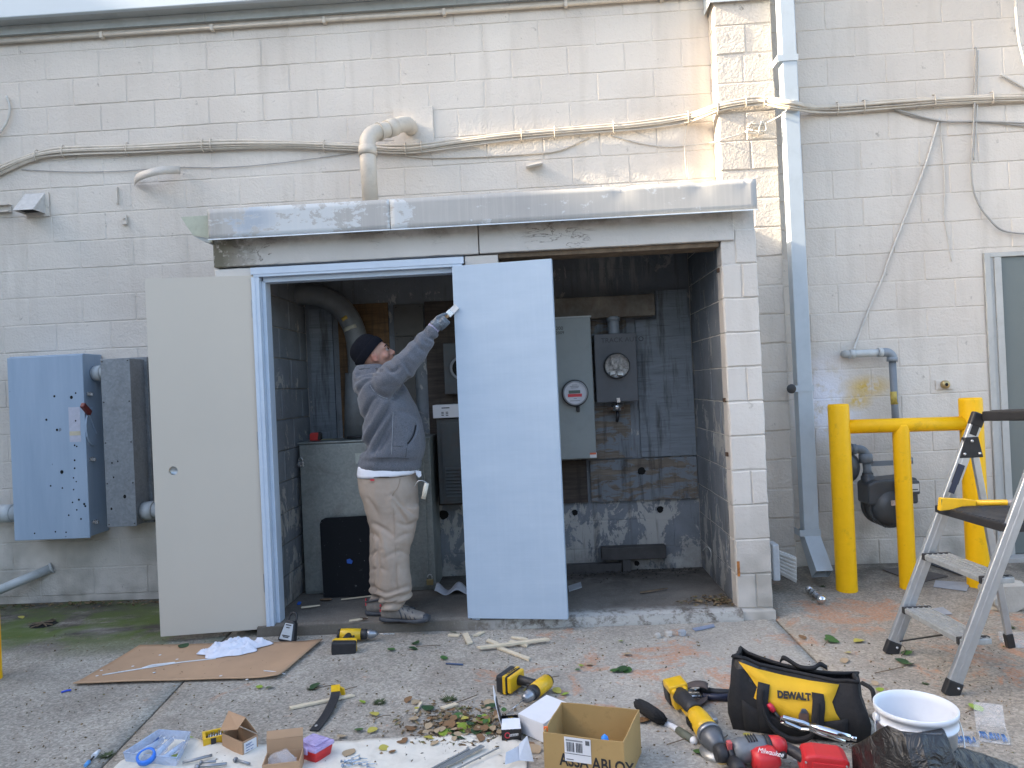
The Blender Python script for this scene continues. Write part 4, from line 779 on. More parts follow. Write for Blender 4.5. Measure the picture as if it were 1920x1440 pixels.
# ------------------------------------------------------------------ downspout beside the pilaster
M_SPT = mat('pale blue grey downspout metal', (.40, .45, .49), .35, 0, .04, 4, dirt=.1, coord='pos')
sx0, sx1, sy0, sy1 = 1.765, 1.868, 5.175, 5.265
zk = W(1505, 1000, 5.18).z
ds_ = thing('downspout', 'tall grey metal downspout with kicked out foot beside the pilaster', 'downspout', (1.83, 5.28, 0), world=True)
part('pipe', MB().box((sx0, sy0, zk), (sx1, sy1, 4.75)), M_SPT, ds_, bevel=.006)
mb = MB(); ax = V(0, -.17, -.30)
top = [V(sx0-.004, sy0-.003, zk+.02), V(sx1+.004, sy0-.003, zk+.02), V(sx1+.004, sy1, zk+.02), V(sx0-.004, sy1, zk+.02)]
mid = [V(sx0-.002, sy0-.004, zk-.02), V(sx1+.002, sy0-.004, zk-.02), V(sx1+.002, sy1, zk-.05), V(sx0-.002, sy1, zk-.05)]
end = [p+V(.0, -.20, -.19) for p in mid]; end[2] += V(0, .0, -.035); end[3] += V(0, .0, -.035)
mb.loft([top, mid, end], False, False); part('foot', mb, M_SPT, ds_, solid=.003); part('dark_mouth', MB().add([e.lerp((end[0]+end[2])/2, .06)+V(0, .03, .03) for e in end], [(0, 1, 2, 3)]), M_HOLE, ds_)
for py_ in (108, 729, 1000):
    z = W(1490, py_, 5.18).z; st = part('strap', MB().box((sx0-.03, sy0-.005, z-.022), (sx1+.006, sy0-.002, z+.022)).box((sx0-.033, sy0-.005, z-.022), (sx0-.03, 5.33, z+.022)), M_SPT, ds_)
p = W(1484, 729, sy0-.008); part('black_paint_blot', MB().lathe([(.0, .002), (.030, .0015), (.033, 0)], p, (0, -1, 0), 14), M_BLKP, ds_)
# corrugated white spout end
M_WPL = mat('dirty white plastic', (.50, .49, .46), .5, 0, .08, 10, dirt=.35)
wp = thing('spout_extension', 'dirty white corrugated spout piece behind the closet corner', 'spout', GG(1470, 1082), world=True)
a, b = W(1452, 1050, 5.0), W(1488, 1066, 4.95); mb = MB(); n = 12; rings = []
for i in range(n+1):
    p = lerp(a, b, i/n); s = .075 + .010*i/n; rings.append([p+V(0, 0, 0)+V(.01*(j & 1), -.05, 0) + V(0, .1*((j > 1)), 0) + V(0, 0, s if j in (1, 2) else -s) for j in range(4)])
part('body', mb.loft(rings, True, False), M_WPL, wp, bevel=.006)
for i in range(6): z = lerp(-.06, .07, i/5); part('rib', MB().bar(a+V(.0, -.053, z*.85), b+V(0, -.055, z*1.02), .008, .012), M_WPL, wp, bevel=.002)
p0, p1 = W(1446, 1020, 4.9), W(1458, 1088, 4.9); part('collar', MB().box((p0.x, 4.88, p1.z), (p0.x+.045, 5.0, p0.z)), mat('milky plastic', (.48, .50, .52), .35), wp, bevel=.008)
# ------------------------------------------------------------------ plastic gas riser
YR = 5.36; gp = thing('plastic_riser', 'white and grey plastic pipe elbowing down the wall behind the yellow guard', 'pipe', W(1670, 700, YR), world=True)
pA, pB, pC = W(1583, 664, 5.45), W(1592, 664, YR), W(1652, 661, YR); M_PG = mat('blue grey plastic', (.22, .25, .28), .4, 0, .08, 8, coord='pos')
part('pipe', MB().tube([pA] + spline([lerp(pA, pB, .5), pB+V(.0, .012, 0), pB+V(.03, 0, 0)], 3) + [pC], .027, 14), M_PVC, gp)
part('coupling', MB().cyl(W(1592, 664, YR), W(1602, 664, YR), .033), M_PVC, gp); part('coupling', MB().cyl(W(1646, 661, YR), W(1654, 661, YR), .034), M_PVC, gp)
part('elbow', MB().tube(spline([pC, W(1664, 661, YR), W(1672, 667, YR), W(1673, 676, YR)], 4), .032, 14), M_PG, gp); part('coupling', MB().cyl(W(1673, 670, YR), W(1673, 678, YR), .037), M_PG, gp)
part('down_pipe', MB().cyl(W(1673, 674, YR), W(1683, 860, YR), .024), mat('slate grey pipe', (.16, .18, .20), .45, 0, .1, 6, coord='pos'), gp); part('yellow_overspray', MB().cyl(W(1675.8, 734, YR), W(1677.2, 758, YR), .0247), mat('yellow overspray', (.42, .32, .07), .6, 0, .3, 40), gp)
# wall lock
p = W(1770, 721, 5.445); kl = thing('brass_lock', 'round brass lock cylinder on a painted plate in the right wall', 'lock', p, world=True); part('plate', MB().box(p+V(-.06, -.006, -.035), p+V(.06, .004, .035)), M_WALL, kl, bevel=.002); part('cylinder', MB().lathe([(.030, 0), (.030, .022), (.024, .030), (.0, .030)], p+V(0, -.006, 0), (0, -1, 0)), mat('dull brass', (.4, .3, .15)), kl); part('keyhole', MB().lathe([(.0, .0315), (.012, .031)], p+V(0, -.006, 0), (0, -1, 0)), M_HOLE, kl)
# ------------------------------------------------------------------ gas meter and regulator
YM = 5.12; M_GM = mat('dark grey gas meter enamel', (.055, .062, .07), .42, 0, .12, 10, dirt=.2, coord='pos'); M_GP = mat('grey painted gas pipe', (.15, .18, .215), .45, 0, .1, 9, coord='pos')
gm = thing('gas_meter', 'dark grey gas meter hanging behind the yellow pipe guard', 'gas meter', W(1662, 990, YM), world=True)
c = W(1668, 950, YM)
part('diaphragm_case', MB().lathe([(.0, .09), (.06, .085), (.105, .065), (.125, .03), (.128, 0), (.128, -.12), (.12, -.15), (.09, -.17), (.0, -.175)], c, (0, -1, 0), 28), M_GM, gm)
part('case_flange', MB().lathe([(.128, .012), (.143, .012), (.143, -.012), (.128, -.012)], c, (0, -1, 0), 28), M_GM, gm); part('case_flange', MB().lathe([(.128, -.105), (.143, -.105), (.143, -.125), (.128, -.125)], c, (0, -1, 0), 28), M_GM, gm)
for k in range(10): a = 2*pi*k/10; q = c+V(.137*cos(a), 0, .137*sin(a)); part('bolt', MB().cyl(q+V(0, -.012, 0), q+V(0, -.024, 0), .008, n=6), M_GM, gm)
h0, h1 = W(1625, 922, YM-.02), W(1700, 896, YM-.02)
part('head', MB().prism([(h0.x, YM-.05, h0.z-.09), (h1.x+.06, YM-.05, h0.z-.09), (h1.x+.06, YM-.05, h1.z), (h1.x, YM-.05, h1.z+.008), (h0.x+.06, YM-.05, h1.z-.005), (h0.x, YM-.05, h1.z-.03)], (0, .19, 0)), M_GM, gm, bevel=.016, seg=3)
part('index_box', MB().box((h1.x-.09, YM-.10, h0.z-.02), (h1.x+.05, YM-.052, h1.z-.01)), M_GM, gm, bevel=.012); part('index_window', MB().box((h1.x-.055, YM-.1025, h0.z+.002), (h1.x+.04, YM-.1005, h1.z-.03)), mat('index white', (.6, .6, .58), .3), gm)
part('index_print', MB().box((h1.x-.035, YM-.1035, h0.z+.012), (h1.x+.03, YM-.1027, h0.z+.018)), M_INK, gm)
q = W(1685, 943, YM-.10); part('warning_tag', MB().box(q+V(-.045, -.002, -.016), q+V(.06, .012, .016)), mat('pale tag', (.55, .45, .42), .5, 0, .3, 40), gm)
q = W(1678, 961, YM-.09); o = part('number_tag', MB().box((-.042, -.002, -.014), (.042, .004, .014)), mat('white tag', (.62, .62, .6), .5), gm, bevel=.003); o.location = q-OFF[gm.name]; o.rotation_euler = (0, rad(40), 0)
u = W(1627, 895, YM+.05); part('inlet_collar', MB().lathe([(.045, -.03), (.045, .008), (.036, .012), (.036, .03)], u, (0, 0, 1), 16), M_GM, gm)
P = [u+V(0, 0, .02), W(1626, 880, YM+.05), W(1624, 860, YM+.05)]; part('inlet_pipe', MB().tube(P, [.032, .026, .03], 14), M_GP, gm)
q = W(1623, 858, YM+.05); part('union_nut', MB().lathe([(.048, -.035), (.048, .02), (.04, .028)], q, (0, 0, 1), 8, True), M_GP, gm)
P = spline([q+V(0, 0, .02), W(1621, 848, YM+.05), W(1614, 843, YM+.05), W(1600, 842, YM+.05), W(1585, 842, YM+.05)], 4); part('inlet_elbow', MB().tube(P, .030, 14), M_GP, gm); part('elbow_band', MB().cyl(W(1604, 842, YM+.05), W(1596, 842, YM+.05), .037), M_GP, gm)
part('meter_bar', MB().box(W(1632, 868, YM+.05)+V(0, -.01, -.022), W(1702, 862, YM+.05)+V(0, .01, .0)), M_GP, gm); P = [W(1700, 855, YM+.05), W(1702, 897, YM+.05)]; part('outlet_pipe', MB().tube(P, .024, 12), M_GP, gm); part('outlet_nut', MB().lathe([(.04, -.02), (.04, .02)], lerp(P[0], P[1], .2), (0, 0, 1), 8, True), M_GP, gm)
c = W(1588, 876, YM+.06); rg_ = thing('gas_regulator', 'round dark gas regulator behind the left yellow post', 'regulator', c, world=True)
part('disc', MB().lathe([(.0, .07), (.05, .065), (.09, .04), (.1, .012), (.1, -.012), (.085, -.04), (.0, -.05)], c, (.55, -.8, 0), 26), M_GM, rg_); part('rim', MB().lathe([(.1, .011), (.112, .011), (.112, -.011), (.1, -.011)], c, (.55, -.8, 0), 26), mat('ochre rim', (.20, .18, .10), .6), rg_)
# yellow pipe guard
gd = thing('pipe_guard', 'yellow welded pipe guard with three posts and a rail before the gas meter', 'pipe guard', GG(1700, 1108), world=True)
b1, b2, b3 = GG(1588, 1106), GG(1712, 1108), GG(1836, 1098); t1, t2, t3 = W(1568, 758, b1.y), W(1693, 800, b2.y), W(1820, 746, b3.y)
post(b1.x, b1.y, t1.z, .066, gd); post(b3.x, b3.y, t3.z, .070, gd); r1 = W(1590, 800, b1.y)
rz = r1.z; post(b2.x, (b1.y+b3.y)/2, rz, .052, gd); part('rail', MB().cyl((b1.x+.05, b1.y, rz), (b3.x-.05, b3.y, W(1800, 794, b3.y).z), .046, n=20), M_YEL, gd)
# ------------------------------------------------------------------ grey door at the right edge
M_DOOR = mat('green grey door paint', (.135, .155, .15), .35, 0, .03, 2, dirt=.06, coord='pos'); M_DFR = mat('pale grey door frame', (.42, .42, .40), .45, 0, .04, 3, dirt=.15, coord='pos')
rd = thing('grey_door', 'green grey steel door in pale frame at the right picture edge', 'door', (DX0+.5, YW, .08), world=True)
part('frame', MB().box((DX0+.002, YW-.012, .03), (DX0+.045, YW+.08, DZ1-.002)), M_DFR, rd, bevel=.003); part('frame', MB().box((DX0+.0455, YW+.004, .03), (DX0+.075, YW+.078, DZ1-.03)), M_DFR, rd, bevel=.002); part('frame', MB().box((DX0+.0755, YW-.006, .03), (DX0+.125, YW+.06, DZ1-.035)), M_DFR, rd, bevel=.003)
part('frame_head', MB().box((DX0+.046, YW-.006, DZ1-.034), (4.3, YW+.08, DZ1-.002)), M_DFR, rd, bevel=.003)
part('leaf', MB().box((DX0+.1265, YW+.012, .08), (4.3, YW+.06, DZ1-.036)), M_DOOR, rd, bevel=.002); part('threshold', MB().box((DX0, YW-.10, .0), (4.6, YW+.1, .075)), mat('pale concrete', (.36, .35, .33), .85, 0, .12, 9, .4, 70, coord='pos'), rd, bevel=.006)
# unseen board added above the view to keep sun off the right wall
part('added_shade_board', MB().box((1.80, 5.10, 4.78), (6, 5.449, 4.95)), M_TRIM, br)
# ------------------------------------------------------------------ the man painting the door edge
from mathutils.bvhtree import BVHTree
def remesh(mb, voxel, smooth=6, name='m', fac=.5):
    me = mb.mesh(name); fixn(me); o = bpy.data.objects.new(name, me); col.objects.link(o)
    md = o.modifiers.new('r', 'REMESH'); md.mode = 'VOXEL'; md.voxel_size = voxel; md.use_smooth_shade = True
    if smooth: m2 = o.modifiers.new('s', 'SMOOTH'); m2.iterations = smooth; m2.factor = fac
    dg = bpy.context.evaluated_depsgraph_get(); r = bpy.data.meshes.new_from_object(o.evaluated_get(dg)); bpy.data.objects.remove(o); r.name = name
    r.polygons.foreach_set('use_smooth', [True]*len(r.polygons)); return r
def displace(me, fn):
    me.update(); ns = [v.normal.copy() for v in me.vertices]
    for v, n in zip(me.vertices, ns): v.co = v.co + n*fn(v.co)
    me.update()
def own(name, me, m, parent, off):
    for v in me.vertices: v.co -= off
    me.materials.clear(); me.materials.append(m); o = bpy.data.objects.new(name, me); col.objects.link(o); o.parent = parent; OFF[o.name] = off; return o
def bvh(me, off=Vector((0, 0, 0))): return BVHTree.FromPolygons([v.co+off for v in me.vertices], [tuple(p.vertices) for p in me.polygons])
def surf(tree, px_, py_, out=.002):
    d = ray(px_, py_).normalized(); h = tree.ray_cast(CP, d); return (h[0] - d*out) if h[0] is not None else None
def ering(bp, fp, Yc, hw, n=28, e=2.3, ins=2):              # superellipse ring between a back and a front silhouette point
    a, b = W(bp[0]+ins, bp[1], Yc), W(fp[0]-ins, fp[1], Yc); c = (a+b)/2; u = (b-a)/2; out = []
    for k in range(n):
        t_ = 2*pi*k/n; cx, sy = cos(t_), sin(t_); out.append(c + u*(abs(cx)**(2/e)*(1 if cx > 0 else -1)) + V(0, hw*abs(sy)**(2/e)*(1 if sy > 0 else -1), 0))
    return out
def PXL(p):
    q = p-CP; d = q.dot(FW); return 960+F*q.dot(RT)/d, 720-F*q.dot(UP)/d
def creases(lines):
    segs = []
    for amp, wid, pts in lines:
        sp = spline([V(a, b, 0) for a, b in pts], 4)
        for i in range(len(sp)-1): segs.append((amp*sin(pi*min(1, .12+.88*(i+.5)/(len(sp)-1)))**.5, wid, sp[i], sp[i+1]-sp[i]))
    def fn(p):
        x, y = PXL(p); q = V(x, y, 0); best = {}
        f = 0; lo = 0; hi = 0
        for amp, wid, a, d in segs:
            r = q-a
            if abs(r.x) > 40 or abs(r.y) > 40: continue
            t_ = max(0, min(1, r.dot(d)/d.length_squared)); e = (r-d*t_).length
            g = amp*math.exp(-(e/wid)**2)
            if g < lo: lo = g
            if g > hi: hi = g
        return lo+hi
    return fn
YC = 4.52; base = V(W(735, 1165, 4.47).x, 4.47, ZS)
man = thing('person', 'man in grey hooded sweatshirt, dark knit cap and khaki trousers reaching up with a brush', 'person', base)
# sweatshirt
mb = MB(); T = [((672, 876), (789, 880), .183), ((670, 867), (792, 869), .19), ((673, 859), (792, 862), .186), ((673, 853), (796, 853), .203), ((684, 840), (799, 838), .204), ((683, 828), (799, 826), .204), ((680, 812), (797, 811), .206), ((679, 790), (791, 787), .21), ((675, 765), (781, 761), .215), ((670, 742), (768, 738), .22), ((668, 724), (757, 720), .215), ((669, 709), (748, 705), .19), ((673, 698), (738, 695), .15), ((680, 689), (726, 687), .10), ((686, 683), (720, 682), .08)]
mb.loft([ering(a, b, YC, h) for a, b, h in T])
def chain(pts, n=18): return mb.tube([W(p[0], p[1], p[2]) for p in pts], [p[3] for p in pts], n)
chain([(712, 722, 4.40, .085), (726, 716, 4.36, .098), (742, 702, 4.335, .09), (757, 687, 4.335, .078), (775, 667, 4.345, .070), (790, 648, 4.36, .060), (800, 634, 4.375, .052), (803, 630, 4.38, .043), (809, 622, 4.385, .044), (812, 618, 4.39, .043)])
chain([(700, 722, 4.66, .09), (700, 745, 4.70, .085), (703, 790, 4.74, .072), (712, 830, 4.76, .062), (722, 862, 4.75, .05)])
c = W(681, 708, YC); mb.sphere(c, .1, 18, 12, (.62, 1.25, .9)); c = W(676, 722, YC); mb.sphere(c, .085, 18, 12, (.5, 1.2, .9))
hood = [((677, 697), (724, 694), .115), ((673, 690), (728, 689), .118), ((672, 684), (724, 685), .112)]
mb.loft([ering(a, b, YC, h) for a, b, h in hood])
hm = remesh(mb, .0085, 6, 'sweatshirt')
def hfold(p):
    q = p - base; x, y, z = q.x, q.y, q.z; ph = p
    # diagonal drag folds from the lower back up to the shoulder
    u = x*.62 - (z-1.05)*.55; w = x*.55 + z*.62
    torso = sstep(.90, .98, z)*sstep(1.36, 1.22, z)
    f = .011*torso*sstep(.10, -.06, x)*(abs(mnoise.noise(Vector((u*13, w*2.2, y*2))))-.25)*2
    f += .004*torso*mnoise.noise(Vector((x*7, y*5, z*7)))
    arm = sstep(1.30, 1.38, z)*sstep(-.02, .06, x); a_ = (x+z)*.7
    f += arm*.007*(abs(mnoise.noise(Vector((a_*17, (x-z)*6, y*5))))-.2)*2
    f += .0022*mnoise.noise(p*30)
    return f
HC_ = creases([(-.022, 4.5, [(682, 842), (692, 822), (706, 800), (722, 775), (734, 752)]), (.012, 5, [(680, 825), (694, 800), (712, 770), (722, 752)]), (-.018, 4.5, [(700, 850), (712, 828), (726, 800), (738, 778)]), (.010, 5, [(690, 848), (708, 815), (728, 785)]), (-.016, 4, [(674, 800), (682, 778), (694, 755), (708, 742)]), (-.014, 3.5, [(712, 845), (724, 825), (734, 805)]),
 (-.030, 4.5, [(738, 747), (748, 738), (758, 726), (766, 710)]), (-.012, 4, [(724, 748), (712, 742), (700, 732), (694, 722)]), (-.016, 3.2, [(726, 690), (732, 696), (741, 695), (748, 688)]), (-.012, 3, [(770, 700), (764, 690), (758, 680)]), (-.010, 3, [(792, 632), (797, 640), (806, 645)]), (-.012, 2.6, [(797, 624), (803, 632), (813, 637)]), (-.009, 3, [(780, 640), (786, 650), (798, 660)]), (.007, 5, [(752, 672), (772, 655), (790, 634)]),
 (-.015, 3.2, [(671, 703), (684, 698), (700, 695), (716, 696)]), (-.013, 3, [(670, 715), (682, 707), (698, 703), (712, 705)]), (-.014, 3.5, [(668, 742), (674, 728), (684, 716), (698, 710)]), (.008, 4, [(668, 725), (676, 712), (690, 706)]), (-.010, 5, [(752, 770), (770, 775), (784, 785)]), (-.014, 2.5, [(780, 797), (777, 810), (770, 824), (764, 832)]), (.009, 3, [(784, 800), (781, 813), (774, 827)])])
displace(hm, lambda p: hfold(p) + (1.2*HC_(p) if p.y < YC else 0))
HS = bmesh.new(); HS.from_mesh(hm); bmesh.ops.smooth_vert(HS, verts=HS.verts, factor=.2, use_axis_x=True, use_axis_y=True, use_axis_z=True); HS.to_mesh(hm); HS.free()
t = Mt('heather grey fleece', .95, 0, .15); v = t.co('obj'); k = t.mix(t.step(t.noise(190, v, 2, .7), .3, .7), (.080, .087, .105), (.150, .160, .185)); k = t.mix(t.math('MULTIPLY', t.step(t.noise(1, t.map(v, (60, 60, 260)), 2), .5, .75), .4), k, (.055, .06, .07)); t.b.inputs['Sheen Weight'].default_value = .25
M_FLC = t.out(k, t.bump(t.noise(260, v, 2), .35, .003))
ho = own('sweatshirt', hm, M_FLC, man, base.copy()); HT = bvh(hm, base)
M_SEAM = mat('dark seam', (.06, .065, .075), .9); M_SEAM2 = mat('pale seam', (.26, .28, .31), .9)
def seam(pts, r, m, tree, parent, name='seam', out=.001, n=5):
    P = [surf(tree, *p, out) for p in pts]; P = [p for p in P if p is not None]
    if len(P) > 1: part(name, MB().tube(spline(P, 3), r, n), m, parent)
seam([(739, 752), (737, 775), (736, 800), (735, 825), (734, 852)], .0022, M_SEAM2, HT, ho); seam([(780, 797), (778, 808), (775, 818), (769, 827), (764, 832)], .0055, M_HOLE, HT, ho, 'pocket_slit', -.002)
seam([(764, 833), (762, 845), (761, 857)], .002, M_SEAM, HT, ho); seam([(736, 836), (750, 837), (762, 834)], .0018, M_SEAM, HT, ho); seam([(675, 858), (700, 858.5), (735, 858), (765, 860), (790, 864)], .0035, M_SEAM, HT, ho, 'hem_seam', -.001)
seam([(694, 722), (700, 732), (712, 742), (726, 747), (738, 746)], .002, M_SEAM2, HT, ho); seam([(673, 692), (690, 691), (705, 691), (718, 693)], .003, M_SEAM, HT, ho, 'hood_seam')
# shirt tail and trousers
mb = MB(); mb.loft([ering((673, 868), (786, 872), YC, .178), ering((671, 878), (787, 881), YC, .182), ering((670, 886), (786, 884), YC, .184), ering((670, 892), (782, 886), YC, .183), ering((673, 891), (780, 885), YC, .176)], False)
sh = mb.mesh('shirt_tail')
def sf_(p): return .004*mnoise.noise(Vector((p.x*22, p.y*22, p.z*5)))
for v_ in sh.vertices: v_.co.z += .006*mnoise.noise(Vector((v_.co.x*9, v_.co.y*9, 0)))
fixn(sh); sh.polygons.foreach_set('use_smooth', [True]*len(sh.polygons)); so = own('shirt_tail', sh, mat('white cotton', (.68, .70, .76), .85, 0, .04, 20, .2, 40), man, base.copy()); md = so.modifiers.new('solid', 'SOLIDIFY'); md.thickness = .004
q = [W(*p, 4.44) for p in ((778, 882), (789, 884), (790, 893), (785, 896), (780, 890))]; part('shirt_corner', MB().prism([p-base for p in q], (0, .012, 0)), mat('white cotton', (.7, .7, .7)), man, bevel=.003)
mb = MB(); P_ = [((673, 884), (776, 882), .172), ((673, 897), (777, 893), .176), ((677, 918), (781, 914), .182), ((683, 940), (783, 938), .18), ((690, 962), (782, 960), .17)]
mb.loft([ering(a, b, YC, h, ins=-1) for a, b, h in P_])
mb.loft([ering(a, b, yc, h, ins=-3) for a, b, yc, h in (((688, 948), (783, 948), 4.455, .10), ((697, 975), (781, 973), 4.45, .10), ((703, 998), (774, 996), 4.44, .096), ((702, 1022), (767, 1022), 4.435, .092), ((704, 1048), (765, 1048), 4.43, .09), ((706, 1075), (766, 1074), 4.43, .09), ((708, 1100), (769, 1098), 4.43, .092), ((710, 1116), (770, 1114), 4.43, .094), ((716, 1128), (764, 1126), 4.43, .088), ((720, 1140), (748, 1138), 4.43, .07))])
mb.loft([ering(a, b, yc, h, ins=-3) for a, b, yc, h in (((686, 948), (778, 948), 4.60, .10), ((697, 985), (770, 985), 4.62, .10), ((697, 1022), (756, 1022), 4.63, .095), ((697, 1070), (748, 1070), 4.64, .09), ((697, 1102), (748, 1100), 4.64, .09), ((699, 1118), (746, 1116), 4.64, .085), ((702, 1130), (736, 1128), 4.64, .07))])
tm_ = remesh(mb, .0085, 6, 'trousers')
def tfold(p):
    q = p-base; z = q.z; b_ = sstep(.26, .08, z); kn = math.exp(-((z-.46)/.12)**2); hip = math.exp(-((z-.72)/.1)**2)
    f = b_*.011*sin(z*105 + 3*mnoise.noise(Vector((q.x*9, q.y*7, z*5)))) + (.0035+.008*kn)*mnoise.noise(Vector((q.x*9+z*6, q.y*6, z*11))) + .006*hip*mnoise.noise(Vector(((q.x+z)*13, q.y*4, (z-q.x)*5)))
    return f + .006*(abs(mnoise.noise(Vector((q.x*12, q.y*5, z*2.6))))-.2)*sstep(.2, .4, z) + .0016*mnoise.noise(Vector((p.x*34, p.y*20, p.z*44)))
TC_ = creases([(-.014, 4, [(700, 982), (712, 988), (726, 996), (738, 1006)]), (-.012, 3.5, [(698, 1000), (708, 1010), (712, 1024)]), (-.013, 4, [(736, 928), (750, 944), (764, 956), (780, 966)]), (-.012, 4, [(738, 940), (750, 958), (760, 976), (768, 992)]), (.010, 5, [(736, 934), (752, 954), (772, 975)]), (-.014, 4, [(780, 978), (768, 984), (756, 984), (746, 980)]), (-.010, 4, [(768, 1000), (754, 1004), (742, 1012)]),
 (-.016, 3.5, [(699, 1102), (712, 1110), (728, 1112), (746, 1106), (768, 1098)]), (-.018, 3.5, [(703, 1118), (718, 1126), (734, 1124), (752, 1114)]), (-.014, 3, [(714, 1134), (730, 1134), (746, 1126), (764, 1116)]), (.010, 3.5, [(705, 1111), (722, 1119), (742, 1115), (764, 1106)]), (-.010, 4, [(766, 1040), (752, 1034), (736, 1038), (720, 1046)]), (-.010, 3.5, [(698, 1068), (710, 1066), (724, 1070)]), (-.013, 3.5, [(709, 1010), (707, 1040), (709, 1075), (708, 1100)]), (-.009, 4, [(690, 935), (700, 950), (708, 965)]), (-.011, 3.5, [(698, 1040), (704, 1034), (714, 1030)]), (.008, 4, [(716, 1000), (722, 1030), (728, 1060)]), (-.008, 4, [(745, 1060), (740, 1085), (744, 1105)])])
displace(tm_, lambda p: tfold(p) + (.95*TC_(p) if p.y < YC+.2 else 0))
t = Mt('khaki twill', .85, 0, .2); v = t.co('obj'); k = t.mix(t.step(t.noise(7, v, 4, .65), .3, .7), (.30, .245, .20), (.375, .31, .255)); M_KHK = t.out(k, t.bump(t.math('ADD', t.noise(14, v, 3), t.math('MULTIPLY', t.noise(300, v, 1), .2)), .25, .01))
to = own('trousers', tm_, M_KHK, man, base.copy()); TT = bvh(tm_, base); M_KS = mat('khaki seam', (.27, .21, .155), .9)
seam([(737, 925), (738, 960), (740, 1000), (742, 1040), (744, 1080), (747, 1115)], .0012, M_KS, TT, to); seam([(750, 887), (750, 900), (746, 914), (740, 922), (736, 929)], .0026, M_KS, TT, to, 'pocket_slit'); seam([(674, 898), (690, 899), (703, 900), (702, 904), (692, 905), (676, 903)], .0016, M_KS, TT, to, 'back_pocket')
p = surf(TT, 698, 900, .003)
if p: part('red_tag', MB().box(p+V(-.012, -.002, -.006), p+V(.012, .004, .006)), mat('red cloth tag', (.5, .05, .06), .8), to)
part('belt', MB().loft([ering((676, 886), (777, 884), YC, .181), ering((676, 890), (778, 888), YC, .183)], False).xf(Matrix.Translation(-base)), mat('dark belt', (.05, .045, .04), .6), man, solid=.003)
# head, neck: local frame x forward, -y towards the camera, then tilted back
HM = Matrix.Translation(W(704, 668, YC-.0)) @ Matrix.Rotation(rad(7), 4, 'Z') @ Matrix.Rotation(rad(-24), 4, 'Y')
mb = MB()
mb.sphere((-.012, 0, .022), .1, 22, 14, (1.0, .80, .98)); mb.sphere((.028, 0, -.03), .08, 20, 12, (.86, .80, 1.12)); mb.sphere((.045, 0, -.078), .045, 18, 10, (1.0, 1.05, .95)); mb.sphere((.074, 0, -.098), .022, 12, 8)
mb.sphere((.058, 0, .022), .045, 14, 10, (.85, 1.25, .9))
mb.tube([(.082, 0, .012), (.094, 0, -.006), (.108, 0, -.026), (.102, 0, -.038)], [.011, .012, .0145, .012], 10); mb.sphere((.092, .013, -.036), .011, 10, 8); mb.sphere((.092, -.013, -.036), .011, 10, 8)
for s in (-1, 1):
    mb.tube([(.088, s*.008, .022), (.085, s*.03, .027), (.070, s*.052, .018)], [.008, .0105, .008], 8); mb.sphere((.056, s*.045, -.028), .028, 12, 8)
    mb.sphere((-.004, s*.077, -.012), .03, 12, 10, (.62, .26, 1.0)); mb.sphere((-.008, s*.083, .002), .018, 10, 8, (.75, .35, 1.0)); mb.sphere((.006, s*.076, -.036), .010, 10, 8, (.8, .5, 1))
    mb.sphere((.080, s*.031, .004), .0145, 12, 8)
mb.tube([(.086, -.022, -.062), (.094, 0, -.058), (.086, .022, -.062)], [.005, .0085, .005], 8); mb.tube([(.084, -.02, -.072), (.092, 0, -.071), (.084, .02, -.072)], [.005, .009, .005], 8)
mb.tube([(-.02, 0, -.05), (-.045, 0, -.115), (-.07, 0, -.17)], [.058, .06, .072], 18)
mb.xf(HM)
st_ = len(mb.v); mb.tube([W(702, 700, YC), W(722, 760, YC), W(736, 840, YC), W(728, 900, YC)], [.06, .10, .11, .11], 16)           # trunk under the clothes
for yc, xs in ((4.44, (738, 736, 738)), (4.62, (730, 725, 722))): mb.tube([W(728, 900, yc), W(xs[0], 985, yc), W(xs[1], 1060, yc), W(xs[2], 1138, yc)], [.085, .07, .055, .04], 12)
mb.tube([W(705, 715, YC), W(726, 716, 4.37), W(757, 687, 4.335), W(790, 648, 4.36), W(811, 620, 4.39)], [.06, .06, .045, .036, .026], 12)
bm_ = remesh(mb, .0052, 4, 'body', .5)
HI = HM.inverted()
def face_sc(p):
    q = HI @ p; f = 0
    for s in (-1, 1):
        f -= .0065*math.exp(-(((q.x-.085)/.02)**2 + ((q.y-s*.030)/.018)**2 + ((q.z-.006)/.010)**2)); f -= .004*math.exp(-(((q.x+.002)/.011)**2 + ((q.y-s*.086)/.012)**2 + ((q.z+.010)/.013)**2))
    f -= .004*math.exp(-(((q.x-.088)/.02)**2 + (q.y/.026)**2 + ((q.z+.0665)/.0028)**2)); return f
displace(bm_, face_sc)
t = Mt('skin', .5, 0, .4); v = t.co('pos'); k = t.mix(t.step(t.noise(24, v, 4), .3, .7), (.40, .215, .150), (.50, .285, .205)); 
def hp(x, y, z): return tuple(HM @ V(x, y, z))
for c_, cc, r, a_ in ((hp(-.004, -.082, -.01), (.50, .17, .12), .04, .7), (hp(.105, 0, -.032), (.50, .20, .15), .035, .6), (hp(.055, -.05, -.03), (.52, .23, .17), .05, .5), (hp(.085, 0, -.068), (.36, .13, .105), .022, .7), (hp(.05, -.03, -.10), (.26, .165, .125), .07, .6), (hp(.04, -.055, -.07), (.30, .19, .145), .045, .5)):
    k = t.mix(t.math('MULTIPLY', t.blob(v, c_, r, .8), a_), k, cc)
t.b.inputs['Subsurface Weight'].default_value = .12; t.b.inputs['Subsurface Radius'].default_value = (.01, .004, .002)
M_SKIN = t.out(k, t.bump(t.noise(220, v, 2), .12, .003)); bo_ = own('body', bm_, M_SKIN, man, base.copy())
